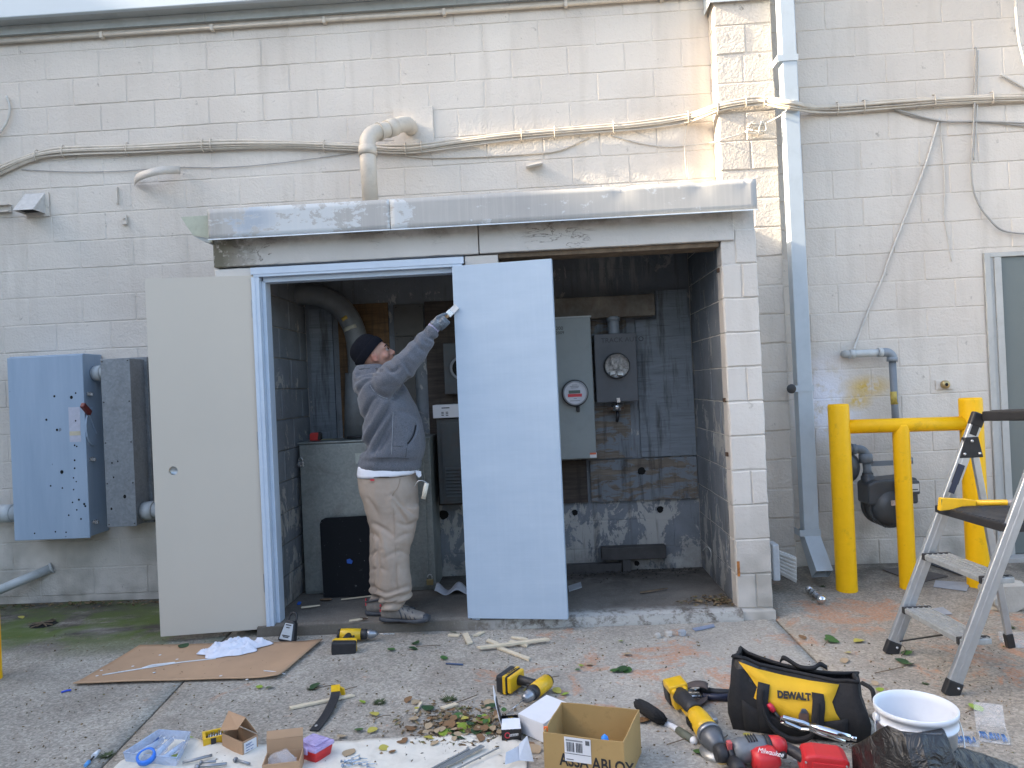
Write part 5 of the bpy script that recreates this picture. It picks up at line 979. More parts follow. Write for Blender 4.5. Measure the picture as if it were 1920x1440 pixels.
for s in (-1, 1):
    e = HM @ V(.083, s*.031, .004); ey = part('eye', MB().sphere(e-base, .0135, 14, 10), mat('eye white', (.30, .26, .24), .3), man); g = (HM.to_3x3() @ V(.86, s*.34-.16, .25)).normalized()
    part('iris', MB().lathe([(.0, .0142), (.0078, .0120)], e-base, g, 12), mat('dark iris', (.015, .01, .008), .15), ey)
    part('eyebrow', MB().tube([HM @ V(.097, s*.014, .026)-base, HM @ V(.094, s*.034, .033)-base, HM @ V(.078, s*.054, .024)-base], [.003, .0042, .002], 6), mat('dark brow hair', (.04, .028, .02), .9), man)
    part('eyelid', MB().tube([HM @ V(.092, s*.019, .006)-base, HM @ V(.0965, s*.031, .0115)-base, HM @ V(.085, s*.045, .006)-base], .0028, 6), mat('eyelid shade', (.20, .11, .08), .7), man)
# knit cap
BMx = HM @ Matrix.Translation((-.014, 0, .018)) @ Matrix.Rotation(rad(-27), 4, 'Y')
prof = [(.985, .004), (1.03, -.004), (1.075, .004), (1.085, .022), (1.075, .044), (1.03, .052), (1.0, .05), (.985, .056), (.96, .072), (.90, .092), (.76, .112), (.54, .126), (.28, .132), (.02, .134)]
mb = MB(); n = 56; mb.loft([[V(.104*r*cos(2*pi*k/n), .092*r*sin(2*pi*k/n), h) * 1 for k in range(n)] for r, h in prof], False)
for i, p_ in enumerate(mb.v): a = math.atan2(p_.y/.092, p_.x/.104); p_ *= (1 + .010*sin(a*28))
mb.xf(BMx)
for p_ in mb.v: p_ -= base
t = Mt('navy ribbed knit', .95, 0, .15); v = t.co('obj'); M_KNIT = t.out(t.mix(t.step(t.noise(150, v, 2), .3, .7), (.004, .0045, .007), (.009, .010, .016)), t.bump(t.noise(200, v, 2), .5, .003)); part('knit_cap', mb, M_KNIT, man, sub=1)
# gloved right hand closed on the brush handle
M_GLV = mat('grey blue rubber glove', (.10, .125, .155), .45, 0, .35, 40, .3, 60, wear=.5, wc=(.34, .40, .46), ds=16); M_GLC = mat('lavender glove cuff', (.30, .28, .40), .8, 0, .1, 40)
hY = 4.395; bA, bB = W(824, 607, hY), W(856, 575, hY+.01); ax_ = (bB-bA).normalized(); mb = MB()
w0, w1, w2 = W(808, 622, hY), W(816, 611, hY), W(826, 604, hY)
mb.tube([w0, lerp(w0, w1, .5), w1, w2], [.034, .034, .040, .036], 14); mb.sphere(lerp(w1, w2, .5), .038, 14, 10, (1.1, .75, 1.0))
side = V(0, -1, 0); nrm_ = ax_.cross(side).normalized()
hc = W(829, 603, hY)
for i, (off_, ln) in enumerate(((.030, 1.0), (.012, 1.08), (-.006, 1.0), (-.024, .85))):      # four fingers wrapped round the handle
    k0 = hc + ax_*off_*.8 + nrm_*.028; r_f = .0095 if i < 3 else .008
    mb.tube([k0 - side*.02*0 + ax_*-.02, k0 + nrm_*.006 + side*.012, k0 + side*.030*ln - nrm_*.004, k0 + side*.034*ln - nrm_*.026, k0 + side*.016*ln - nrm_*.044, k0 - side*.004 - nrm_*.046], [.011, r_f*1.1, r_f*1.05, r_f, r_f*.95, r_f*.7], 8)
mb.tube([w1 - nrm_*.02 + side*.012, hc - nrm_*.034 + side*.02, hc + ax_*.035 - nrm_*.022 + side*.018, hc + ax_*.055 - nrm_*.008 + side*.016], [.014, .012, .0105, .008], 8)                      # thumb
gm_ = remesh(mb, .0036, 2, 'glove'); displace(gm_, lambda p: .0012*mnoise.noise(p*120)); own('glove', gm_, M_GLV, man, base.copy())
part('glove_cuff', MB().tube([W(806, 625, hY)-base, W(815, 612, hY)-base], [.035, .0385], 16), M_GLC, man, bevel=.003)
# shoes
M_SHU = mat('grey brown suede', (.20, .18, .16), .85, 0, .2, 30, .3, 90); M_SHD = mat('charcoal rubber', (.045, .05, .06), .6, 0, .2, 30); M_SHS = mat('dark shoe strap', (.05, .052, .058), .7); M_RED = mat('red pull tab', (.45, .05, .06), .7)
def shoe(heel, yaw, name):
    s = bpy.data.objects.new(name, None); col.objects.link(s); s.parent = man; s.location = heel-base; s.rotation_euler = (0, 0, yaw)
    def sec(x, w, z0, z1, e=2.6, cy=0, n=20):
        o = []
        for k in range(n):
            a = 2*pi*k/n; c_, s_ = cos(a), sin(a); o.append(V(x, cy + w*abs(c_)**(2/e)*(1 if c_ > 0 else -1), (z0+z1)/2 + (z1-z0)/2*abs(s_)**(2/e)*(1 if s_ > 0 else -1)))
        return o
    up = [(-.005, .024, .02, .075), (.008, .033, .018, .092), (.04, .036, .016, .098), (.075, .037, .016, .104), (.105, .037, .016, .105), (.135, .04, .016, .092), (.17, .045, .015, .078), (.205, .047, .014, .064), (.24, .045, .014, .056), (.27, .036, .015, .046), (.288, .020, .018, .034)]
    part('upper', MB().loft([sec(*u) for u in up]), M_SHU, s, sub=1)
    so_ = [(-.012, .026, .004, .03), (.005, .038, .0, .03), (.05, .041, 0, .026), (.10, .039, .004, .024), (.15, .044, .004, .024), (.21, .052, 0, .026), (.25, .050, .001, .030), (.28, .040, .004, .036), (.300, .022, .010, .040)]
    part('sole', MB().loft([sec(*u, e=4) for u in so_]), M_SHD, s); part('toe_cap', MB().loft([sec(.262, .0415, .014, .052), sec(.28, .034, .014, .046), sec(.298, .018, .016, .036)]), M_SHD, s, sub=1)
    for x0, x1 in ((.11, .135), (.14, .165), (.17, .19), (.2, .212)):
        h0 = lerp(.088, .06, (x0-.11)/.09); part('strap', MB().tube([(x0+.03, -.046, .025), ((x0+x1)/2+.012, -.043, h0*.62), (x0, -.026, h0+.008)], [.003, .004, .003], 6), M_SHS, s)
    part('lace', MB().tube([(.10, -.02, .108), (.125, .0, .103), (.15, -.018, .094), (.16, .01, .088), (.18, -.018, .079)], .0025, 6), M_SHS, s); part('collar', MB().tube([(.0, -.034, .088), (.04, -.038, .094), (.085, -.037, .102), (.115, -.03, .108)], .006, 8), M_SHS, s); part('pull_tab', MB().box((-.014, -.006, .055), (-.006, .006, .10)), M_RED, s)
h1 = G(721, 1160, ZS); h1.z = ZS+.003; shoe(V(h1.x, 4.43, h1.z), rad(-10), 'shoe'); h2 = G(699, 1155, ZS); shoe(V(h2.x-.035, 4.565, ZS+.003), rad(-6), 'shoe')
# the brush, held against the door edge
br_t = thing('paint_brush', 'flat paint brush in the gloved hand touching the blue leaf', 'paint brush', bA, world=True)
part('handle', MB().tube([bA-ax_*.05, bA, bA+ax_*.05, bA+ax_*.075], [.006, .009, .008, .014], 10), mat('varnished handle', (.35, .22, .12), .4), br_t)
part('ferrule', MB().bar(bA+ax_*.072, bA+ax_*.105, .04, .014, side), M_STEEL, br_t, bevel=.002); mbb = MB(); mbb.bar(bA+ax_*.1055, bB+ax_*.004, .036, .012, side); part('bristles', mbb, mat('paint loaded bristles', (.62, .62, .62), .6, 0, .1, 40, .4, 200), br_t)
# mini roller hanging from the pocket
rl = thing('mini_roller', 'small cream paint roller hanging from the trouser pocket', 'paint roller', W(790, 905, 4.36), world=True)
part('frame', MB().tube(spline([W(777, 912, 4.36), W(783, 903, 4.36), W(790, 901, 4.36), W(798, 904, 4.36), W(801, 907, 4.36)], 4), .0025, 6), M_STEEL, rl); part('sleeve', MB().tube([W(800, 906, 4.36), W(794, 935, 4.36)], .014, 14), mat('cream roller nap', (.60, .56, .47), .95, 0, .08, 60, .5, 180), rl)
# ------------------------------------------------------------------ ladder
M_ALU = mat('brushed aluminium', (.50, .53, .56), .34, .75, .06, 20, dirt=.08); M_BLK = mat('matt black plastic', (.02, .02, .022), .5, 0, .2, 20); M_TRD = mat('worn aluminium tread', (.42, .44, .45), .45, .55, .15, 40, .4, 90, wear=.3, wc=(.6, .6, .6), ds=14)
fl, fn_ = GG(1669, 1225), GG(1781, 1302)                # far and near front feet
tl_, tn_ = W(1829, 775, 4.05), W(1922, 800, 3.48)       # tops of the front rails
ld = thing('step_ladder', 'aluminium platform step ladder with black top rail at the right', 'step ladder', (fl+fn_)/2, world=True)
fl.z = fn_.z = gz(fl.x, fl.y); du = (tl_-fl)
# front rails are parallel, so build both from the same slope
sl = W(1833, 782, fl.y+.02)-fl; tl_ = fl+sl; tn_ = fn_+sl*1.02
wv = (fn_-fl).normalized()
def rail_(a, b, name='front_rail'):
    d = (b-a).normalized(); part(name, MB().bar(a, b, .062, .026, wv), M_ALU, ld, bevel=.004); part('rail_rib', MB().bar(a+d*.05, b, .012, .0285, wv), M_ALU, ld, bevel=.002)
rail_(fl, tl_); rail_(fn_, tn_)
for a in (fl, fn_): part('foot', MB().bar(a-sl.normalized()*.004, a+sl.normalized()*.065, .07, .034, wv), M_BLK, ld, bevel=.005); part('rivet', MB().sphere(a+sl.normalized()*.045-V(.0, .0, 0)-wv*-.02+V(0, -.02, 0), .006, 8, 6), M_STEEL, ld)
for f, dp in ((.19, .075), (.415, .085)):
    a, b = fl+sl*f, fn_+sl*f; part('step', MB().bar(a+V(.035, 0, 0), b+V(.035, 0, 0), .135, .026), M_TRD, ld, bevel=.004)
    for k in range(5): x = lerp(-.055, .055, k/4); part('tread_rib', MB().bar(a+V(.035+x, 0, .0145), b+V(.035+x, 0, .0145), .006, .004), M_TRD, ld)
    for e, s in ((a, 1), (b, -1)): part('step_bracket', MB().bar(e+V(.035, 0, 0)+wv*s*.016, e+V(.035, 0, 0)+wv*s*.04, .142, .034), M_BLK, ld, bevel=.004)
for a in (fl, fn_): part('brace', MB().bar(a+sl*.05+V(.02, 0, 0), a+sl*.12+V(.12, 0, 0) + (wv*.16 if a is fl else wv*-.12), .016, .006), M_BLK, ld)
zp = .735; pa, pb = fl+sl*(zp/sl.z), fn_+sl*(zp/sl.z)
part('platform', MB().prism([pa+V(-.045, .01, -.03), pb+V(-.045, -.01, -.03), pb+V(.26, -.01, -.03), pa+V(.26, .01, -.03)], (0, 0, .04)), M_BLK, ld, bevel=.006)
M_PLAT = mat('ridged dark platform', (.06, .065, .075), .38, 0, .2, 30, .3, 60)
for k in range(16): y = k/15; a = lerp(pa, pb, lerp(.06, .94, y)); part('platform_rib', MB().bar(a+V(-.035, 0, .012), a+V(.245, 0, .012), .012, .005), M_PLAT, ld)
rt_, rn_ = fl+V(.62, .03, 0), fn_+V(.66, .0, 0)
for a, top in ((rt_, fl+sl*.87), (rn_, fn_+sl*.87)):
    a.z = gz(a.x, a.y); part('rear_leg', MB().bar(a, top+V(.035, 0, 0), .034, .02, wv), M_ALU, ld, bevel=.003); part('foot', MB().bar(a, lerp(a, top, .07), .04, .028, wv), M_BLK, ld, bevel=.004)
for a in (fl, fn_):
    c = a+sl*.87; s = -1; part('hinge_plate', MB().prism([c+V(-.045, 0, -.05)+V(0, -.018, 0), c+V(.075, 0, -.05)+V(0, -.018, 0), c+V(.055, 0, .055)+V(0, -.018, 0), c+V(-.012, 0, .055)+V(0, -.018, 0)], V(0, .036, 0)), M_BLK, ld, bevel=.004)
    for q in ((-.02, -.03), (.055, -.03), (.02, .035)): part('rivet', MB().sphere(c+V(q[0], -.019, q[1]), .008, 8, 6), M_STEEL, ld)
d = sl.normalized()
tA_, tB_ = tl_+V(.035, -.02, .005), tn_+V(.035, .02, .005)
part('top_rail', MB().bar(tA_, tB_, .055, .05), M_BLK, ld, bevel=.008, seg=3); part('top_rail_end', MB().bar(tl_-d*.05, tl_+d*.022, .066, .034, wv), M_BLK, ld, bevel=.008); part('top_rail_end', MB().bar(tn_-d*.05, tn_+d*.022, .066, .034, wv), M_BLK, ld, bevel=.008)
part('top_tray', MB().bar(lerp(tA_, tB_, .1)+V(.03, 0, .02), lerp(tA_, tB_, .9)+V(.03, 0, .02), .09, .02), M_BLK, ld, bevel=.006)
part('warning_label', MB().bar(fl+sl*.72+V(0, -.0145, 0), fl+sl*.80+V(0, -.0145, 0), .036, .001, V(0, 1, 0)), M_BLK, ld); part('warning_label', MB().bar(fl+sl*.925+V(0, -.0145, 0), fl+sl*.985+V(0, -.0145, 0), .036, .001, V(0, 1, 0)), M_BLK, ld)
part('warning_label', MB().bar(fl+sl*.68+V(0, -.0145, 0), fl+sl*.80+V(0, -.0145, 0), .03, .0012, V(0, 1, 0)), mat('dark blue label', (.03, .04, .07), .4), ld)
# yellow hammer-drill level lying on the platform
p0, p1 = lerp(pa, pb, .18)+V(-.085, 0, .035), lerp(pa, pb, .55)+V(.55, 0, .050)
yl = thing('pry_bar', 'yellow handled pry bar lying across the ladder platform', 'pry bar', p0, world=True); M_TY = mat('tool yellow', (.70, .42, .015), .35, 0, .06, 20, dirt=.12)
dd = (p1-p0).normalized(); part('blade', MB().prism([p0+V(0, -.02, -.035), p0+V(.01, -.02, .03), p0+dd*.12+V(0, -.02, .022), p0+dd*.16+V(0, -.02, .014), p0+dd*.16+V(0, -.02, -.012), p0+dd*.10+V(0, -.02, -.014), p0+dd*.05+V(0, -.02, -.03)], (0, .03, 0)), M_TY, yl, bevel=.004)
part('shaft', MB().cyl(p0+dd*.15, p1, .0145, n=12), M_TY, yl); part('grip_band', MB().cyl(p0+dd*.30, p0+dd*.36, .0152, n=12), mat('grey band', (.25, .25, .27), .5), yl); part('label', MB().box(p0+V(.008, -.0215, -.022), p0+V(.045, -.0205, .022)), mat('olive label', (.25, .24, .06), .5), yl)
# ------------------------------------------------------------------ cardboard sheet, rag, key safe
def card(name, c=(.42, .27, .165)):
    t = Mt(name, .8, 0, .25); v = t.co('obj'); k = t.mix(t.step(t.noise(3, v, 4, .6), .3, .7), tuple(x*.9 for x in c), tuple(x*1.1 for x in c)); k = t.mix(t.math('MULTIPLY', t.step(t.noise(11, v, 5, .7), .62, .72), .4), k, tuple(x*.45 for x in c))
    return t.out(k, t.bump(t.noise(1, t.map(v, (160, 3, 3)), 1), .12, .003))
M_CRD = card('brown corrugated card'); M_CRD2 = card('tan carton card', (.40, .265, .11)); M_CRDD = mat('card edge', (.20, .13, .08), .9)
qs = [GG(137, 1287), GG(521, 1275), GG(605, 1204), GG(262, 1212)]
cs = thing('cardboard_sheet', 'flat brown cardboard sheet with paint drips under the open beige leaf', 'cardboard', sum(qs, V(0, 0, 0))/4, world=True)
def csf(u, w):
    p = lerp(lerp(qs[0], qs[1], u), lerp(qs[3], qs[2], u), w); p = p.copy(); p.z = gz(p.x, p.y)+.006+.006*mnoise.noise(Vector((p.x*3, p.y*3, 5)))+.012*(max(0, u-.85)/.15)**2+.01*(max(0, .1-w)/.1); return p
part('sheet', MB().grid(csf, 30, 14), M_CRD, cs, fix=False, solid=.005)
M_DRIP = mat('white paint drip', (.62, .63, .64), .35)
for pts, r in (([(192, 1267), (240, 1259), (290, 1251), (340, 1243), (405, 1236)], .0035), ([(266, 1255), (285, 1249), (310, 1246), (328, 1244)], .005), ([(495, 1259), (515, 1261), (534, 1265)], .003)):
    P = [GG(*p, .0075)+V(0, 0, .004) for p in pts]; part('paint_drip', MB().tube(spline(P, 3), r, 6), M_DRIP, cs)
rr = random.Random(8)
for px_, py_ in ((182, 1267), (289, 1261), (190, 1257), (223, 1260), (414, 1267), (332, 1236), (463, 1274), (249, 1249), (385, 1225), (300, 1228)):
    p = GG(px_, py_, .0105); part('paint_spot', MB().lathe([(.0, .0016), (.006*rr.uniform(.6, 1.3), .001), (.008, 0)], p, (0, 0, 1), 10), M_DRIP, cs)
# rag
def crumple(name, c, rx, ry, h, m, lab, cat, seed, n=34, rot=0, zb=0.0, tips=(), amp=1.0):
    mb = MB()
    def fn(u, w):
        a = (u-.5)*2; b = (w-.5)*2; r = math.hypot(a, b); ang = math.atan2(b, a); edge = 1 + .55*mnoise.noise(Vector((cos(ang)*1.6, sin(ang)*1.6, seed)))
        m_ = max(abs(a), abs(b)); s_ = m_/max(r, 1e-6); x, y = a*s_*edge, b*s_*edge; q = min(1, math.hypot(x, y)/edge)
        rg1 = 1-2*abs(mnoise.noise(Vector((x*1.7+.3*y, y*2.3, seed+3)))); rg2 = 1-2*abs(mnoise.noise(Vector((x*4.1, y*3.4-x*2, seed+9))))
        z = h*(1-q**2.6)*(.30 + .55*max(0, rg1)**1.5) + amp*h*.30*max(0, rg2)**2*(1-q**6) + .004*(1-q)
        X, Y = x*rx, y*ry; ca, sa = cos(rot), sin(rot); P = V(c.x+X*ca-Y*sa, c.y+X*sa+Y*ca, 0); P.z = gz(P.x, P.y)+zb+max(.002, z); return P
    mb.grid(fn, n, n); return solo(name, mb, m, lab, cat, (c.x, c.y, gz(c.x, c.y)+zb), fix=False, solid=.002)
crumple('rag', GG(441, 1222), .165, .10, .06, mat('white rag cloth', (.66, .67, .74), .9, 0, .04, 20, .25, 60), 'crumpled white rag lying on the cardboard sheet', 'rag', 2.2, rot=.25, zb=.012, n=60, amp=1.0)
# key safe: a padlock shaped box
p = GG(537, 1204); ks = thing('key_lock_box', 'black and silver key lock box leaning against the slab edge', 'lock box', p, (rad(-22), rad(6), rad(-14)))
part('body', MB().prism([(-.05, -.018, 0), (.048, -.018, 0), (.052, -.018, .02), (.033, -.018, .112), (.02, -.018, .125), (-.02, -.018, .125), (-.035, -.018, .112), (-.054, -.018, .02)], (0, .045, 0)), M_BLKP, ks, bevel=.008); part('plate', MB().prism([(-.042, -.021, .012), (.04, -.021, .012), (.027, -.021, .105), (-.027, -.021, .105)], (0, .004, 0)), mat('silver lock face', (.42, .46, .50), .35, .4), ks, bevel=.002)
part('shackle', MB().tube(spline([(-.024, .005, .12), (-.025, .005, .145), (-.014, .005, .165), (.0, .005, .17), (.014, .005, .165), (.025, .005, .145), (.024, .005, .12)], 4), .007, 10), M_BLKP, ks)
for z, w in ((.093, .02), (.078, .012), (.032, .026), (.024, .02)): part('print', MB().box((-w, -.0222, z), (w*.9, -.0212, z+.006)), M_INK, ks)
# ------------------------------------------------------------------ cordless tools
M_TB = mat('tool black rubber', (.022, .022, .025), .55, 0, .2, 40, .2, 120); M_TG = mat('tool grey metal', (.30, .31, .33), .35, .7, .1, 30)
def rod(mb, pts, r, n=12): return mb.tube([V(*p) for p in pts], r, n)
def drill(loc, rot, lab, s=1.0, lettering=False):
    """pistol drill: barrel along +x, handle along -z, battery at the bottom of the handle"""
    d = thing('cordless_drill', lab, 'drill', loc, rot, 'yellow cordless drills', scale=s)
    part('motor_housing', MB().tube([(-.075, 0, .0), (-.07, 0, 0), (-.02, 0, 0), (.045, 0, 0)], [.026, .033, .034, .032], 18), M_TY, d); part('end_cap', MB().tube([(-.092, 0, 0), (-.086, 0, 0), (-.0755, 0, 0)], [.022, .028, .031], 18), M_TB, d)
    part('gear_case', MB().tube([(.0455, 0, 0), (.075, 0, 0), (.08, 0, 0)], [.031, .030, .027], 18), M_TB, d); part('chuck', MB().tube([(.0805, 0, 0), (.105, 0, 0), (.108, 0, 0), (.125, 0, 0), (.138, 0, 0)], [.025, .026, .022, .021, .012], 18), M_TG, d); part('drill_bit', MB().tube([(.138, 0, 0), (.24, 0, 0)], .0028, 6), M_STEEL, d)
    part('handle', MB().tube([(-.02, 0, -.02), (-.03, 0, -.055), (-.036, 0, -.09), (-.034, 0, -.125)], [.022, .0195, .0195, .024], 14), M_TB, d); part('handle_shell', MB().tube([(-.024, 0, -.03), (-.038, 0, -.06), (-.044, 0, -.10)], [.016, .0155, .016], 10), M_TY, d)
    part('trigger', MB().box((.002, -.009, -.058), (.014, .009, -.03)), M_TB, d, bevel=.003)
    ft = part('battery_foot', MB().box((-.085, -.036, -.142), (.042, .036, -.122)), M_TY, d, bevel=.006); bt = part('battery', MB().box((-.088, -.039, -.198), (.046, .039, -.1425)), M_TB, d, bevel=.008)
    part('battery_shell', MB().box((-.089, -.0405, -.164), (.047, .0405, -.1475)), M_TY, bt, bevel=.004); part('vent', MB().box((-.0895, -.02, -.19), (-.0885, .02, -.168)), M_BLKP, bt)
    if lettering: text('DEWALT', .020, M_INK, bt, (-.02, -.0411, -.161), FACE, .0004, sx=1.0, align='CENTER', bold=.0008)
    return d
p = GG(634, 1228); drill(V(p.x+.035, p.y+.20, gz(p.x, p.y)+.047), (rad(-84), rad(3), rad(5)), 'yellow and black cordless drill lying below the slab edge', 1.0)
p = GG(960, 1308); drill(V(GG(1012, 1308).x, GG(1012, 1308).y, .047), Matrix(((-.467, 0, .884), (-.884, 0, -.467), (0, -1, 0))).to_euler(), 'yellow cordless drill on its side behind the white carton', 1.05, True)
# angle grinder with battery, gear head towards the camera
g0, g1 = GG(1262, 1318), GG(1345, 1420); ax_g = (g1-g0); yawg = math.atan2(ax_g.y, ax_g.x)
ag = thing('angle_grinder', 'yellow cordless angle grinder lying beside the black brush', 'angle grinder', (lerp(g0, g1, .5).x, lerp(g0, g1, .5).y, gz(g0.x, g0.y)+.062), (rad(8), rad(3), yawg))
L = ax_g.length
def gx(f): return (f-.5)*L
part('battery', MB().box((gx(-.02), -.042, -.055), (gx(.13), .042, .036)), M_TB, ag, bevel=.008); part('battery_shell', MB().box((gx(.02), -.043, .015), (gx(.20), .043, .050)), M_TY, ag, bevel=.007); part('foot', MB().box((gx(.1305), -.036, -.05), (gx(.24), .036, .040)), M_TY, ag, bevel=.01)
part('grip', MB().tube([(gx(.22), 0, .008), (gx(.34), 0, .020), (gx(.48), 0, .022), (gx(.58), 0, .02)], [.036, .032, .031, .036], 16), M_TB, ag); part('motor_housing', MB().tube([(gx(.55), 0, .012), (gx(.66), 0, .010), (gx(.80), 0, .006), (gx(.84), 0, .004)], [.037, .043, .047, .046], 18), M_TY, ag)
part('paddle', MB().prism([(gx(.22), -.012, -.05), (gx(.60), -.012, -.048), (gx(.66), -.012, -.028), (gx(.60), -.012, -.03), (gx(.3), -.012, -.036)], (0, .024, 0)), M_TY, ag, bevel=.004); part('gear_ring', MB().tube([(gx(.835), 0, .004), (gx(.88), 0, 0)], [.048, .05], 18), M_TG, ag)
part('gear_head', MB().tube([(gx(.86), 0, -.002), (gx(.93), 0, -.004), (gx(1.0), 0, -.010), (gx(1.03), 0, -.014)], [.047, .044, .034, .02], 16), mat('dark gear case', (.12, .125, .135), .4, .4), ag, bevel=0); part('guard', MB().lathe([(.062, -.05), (.065, -.028), (.02, -.026)], (gx(.97), 0, 0), (0, 0, 1), 24), mat('guard steel', (.33, .33, .32), .4, .7), ag); part('grinding_disc', MB().lathe([(.0, -.052), (.060, -.050), (.060, -.047), (.0, -.045)], (gx(1.0), 0, 0), (0, 0, 1), 28), mat('ochre abrasive disc', (.40, .30, .12), .9, 0, .2, 40, .4, 150), ag)
part('shoe_lever', MB().box((gx(.70), .03, .02), (gx(.82), .052, .045)), M_TG, ag, bevel=.006)
for k in range(4): part('vent', MB().box((gx(.60+.035*k), -.0475, -.012), (gx(.615+.035*k), -.040, .02)), M_BLKP, ag)
# wash brush
b0, b1 = GG(1213, 1330), GG(1305, 1392); yb = math.atan2((b1-b0).y, (b1-b0).x); Lb = (b1-b0).length
wbk = thing('scrub_brush', 'black bristled brush with white handle lying beside the grinder', 'brush', (b0.x, b0.y, gz(b0.x, b0.y)), (rad(52), 0, yb)); 
mb = MB(); n = 22; rings = []
for i in range(11):
    x = lerp(-.01, Lb*.52, i/10); w_ = (1-abs(2*i/10-1)**4)**.5+.12; rings.append([V(x+.006*sin(9*k), .026*w_*cos(2*pi*k/n), .05+(.042+.004*random.random())*w_*sin(2*pi*k/n)) for k in range(n)])
part('bristles', mb.loft(rings), mat('black bristle', (.012, .012, .013), .9, 0, .4, 200, .8, 260), wbk)
M_WP = mat('white brush plastic', (.66, .67, .70), .35); part('back', MB().tube(spline([(-.02, -.01, .008), (Lb*.15, -.012, .004), (Lb*.4, -.010, .006), (Lb*.58, 0, .012), (Lb*.72, .0, .014)], 4), [.008]+[.014]*10+[.012]*4+[.013]*2, 10), M_WP, wbk); part('grip', MB().tube([(Lb*.70, 0, .014), (Lb*.85, 0, .014), (Lb*.99, 0, .013)], [.015, .018, .016], 12), mat('olive grip', (.11, .12, .09), .6), wbk); part('end_cap', MB().sphere((Lb*1.0, 0, .013), .017, 12, 8), M_WP, wbk)
# ------------------------------------------------------------------ pry bar, bit case, small cartons at the lower left
pts = [GG(630, 1304), GG(628, 1318), GG(612, 1345), GG(598, 1362), GG(589, 1372)]; fb = thing('flat_bar', 'curved black and yellow flat pry bar on the concrete', 'pry bar', pts[2], world=True)
P = spline([p+V(0, 0, h) for p, h in zip(pts, (.045, .026, .012, .007, .004))], 5); mb = MB(); rings = []
for i, p in enumerate(P):
    t_ = (P[min(i+1, len(P)-1)]-P[max(i-1, 0)]).normalized(); s_ = t_.cross(V(0, 0, 1)).normalized()*.021; rings.append([p-s_+V(0, 0, .004), p+s_+V(0, 0, .004), p+s_-V(0, 0, .003), p-s_-V(0, 0, .003)])
part('bar', mb.loft(rings, True, False), M_TB, fb, bevel=.001); part('claw', MB().loft(rings[:4], True, False).xf(Matrix.Translation((0, 0, .0025))), M_TY, fb); q = pts[0]; part('claw', MB().prism([q+V(.008, 0, .045), q+V(.04, .0, .03), q+V(.045, 0, -.01), q+V(.03, 0, -.01)], (0, .014, 0)), M_TY, fb, bevel=.002)
q = GG(593, 1366)+V(0, 0, .0125); part('nail_slot', MB().prism([q+V(cos(2*pi*k/8)*.006, sin(2*pi*k/8)*.010, 0) for k in range(8)], (0, 0, .001)), mat('pale concrete seen through', (.35, .34, .32), .9), fb)
def obox(parent, name, A, B, D, h, th, m, inner=None):
    """open box: corner A, edge vectors B and D, height h"""
    A, B, D = V(*A), V(*B), V(*D); bn, dn = B.normalized(), D.normalized()
    def wall(nm, p, e, t_): part(nm, MB().prism([p, p+e, p+e+t_, p+t_], (0, 0, h)), m, parent)
    wall('side', A, B, dn*th); wall('side', A+D-dn*th, B, dn*th); wall('side', A+dn*th, D-2*dn*th, bn*th); wall('side', A+B-bn*th+dn*th, D-2*dn*th, bn*th); part('bottom', MB().prism([A+bn*th+dn*th, A+B-bn*th+dn*th, A+B+D-bn*th-dn*th, A+D+bn*th-dn*th], (0, 0, th)), m, parent)
# small brown carton with lifted lid
cA, cB, cC = GG(417, 1402), GG(455, 1420), GG(484, 1404); sb = thing('brown_carton', 'small brown carton with half lifted lid and white label', 'box', (cA+cC)/2, world=True); cA.z = cB.z = cC.z = gz(cA.x, cA.y)+.004
Bv, Dv = cB-cA, cC-cB; hb = (W(417, 1375, cA.y).z-cA.z); obox(sb, 'carton', cA, Bv, Dv, hb, .003, M_CRD)
up_ = V(0, 0, hb); part('lid', MB().prism([cA+up_+V(-.006, 0, .01)+Dv*-.02, cA+Bv+up_+V(0, -.0, .045)-Bv*.2+V(.0, 0, 0), cA+Bv*.8+Dv*.55+up_+V(0, 0, .075), cA+Dv*.55+up_+V(-.004, 0, .075)], (0, 0, .003)), M_CRD, sb); part('lid_flap', MB().prism([cA+Dv*.55+up_+V(-.004, 0, .075), cA+Bv*.8+Dv*.55+up_+V(0, 0, .075), cA+Bv+Dv+up_+V(0, 0, .004), cA+Dv+up_+V(0, 0, .004)], (0, 0, .003)), M_CRD, sb)
nD = V(Dv.y, -Dv.x, 0).normalized()*.001; part('label', MB().prism([cB+Dv*.1+V(0, 0, hb*.12)+nD, cB+Dv*.9+V(0, 0, hb*.12)+nD, cB+Dv*.9+V(0, 0, hb*.88)+nD, cB+Dv*.1+V(0, 0, hb*.88)+nD], nD), M_WHT, sb)
for f, g, w in ((.2, .68, .4), (.2, .6, .3), (.2, .45, .5), (.2, .25, .22), (.5, .22, .15)): part('print', MB().prism([cB+Dv*f+V(0, 0, hb*g)+nD*2.4, cB+Dv*(f+w)+V(0, 0, hb*g)+nD*2.4, cB+Dv*(f+w)+V(0, 0, hb*(g+.05))+nD*2.4, cB+Dv*f+V(0, 0, hb*(g+.05))+nD*2.4], nD*.5), mat('blue grey ink', (.12, .17, .33), .6), sb)
# yellow bit case
yA = GG(380, 1392); bc = thing('bit_case', 'open yellow bit case full of driver bits', 'tool case', yA, (0, 0, rad(28))); obox(bc, 'case', (0, -.06, 0), (.125, 0, 0), (0, .085, 0), .035, .012, M_TY); part('tray', MB().box((.012, -.048, .008), (.113, .013, .016)), M_TB, bc); part('latch', MB().box((.03, -.066, .0), (.05, -.0605, .034)), M_TB, bc)
for k in range(9): part('bit', MB().cyl((.02+.010*k, -.04+.02*(k % 2), .02), (.026+.010*k, -.005+.015*(k % 3), .028), .0035, n=6), M_STEEL, bc)
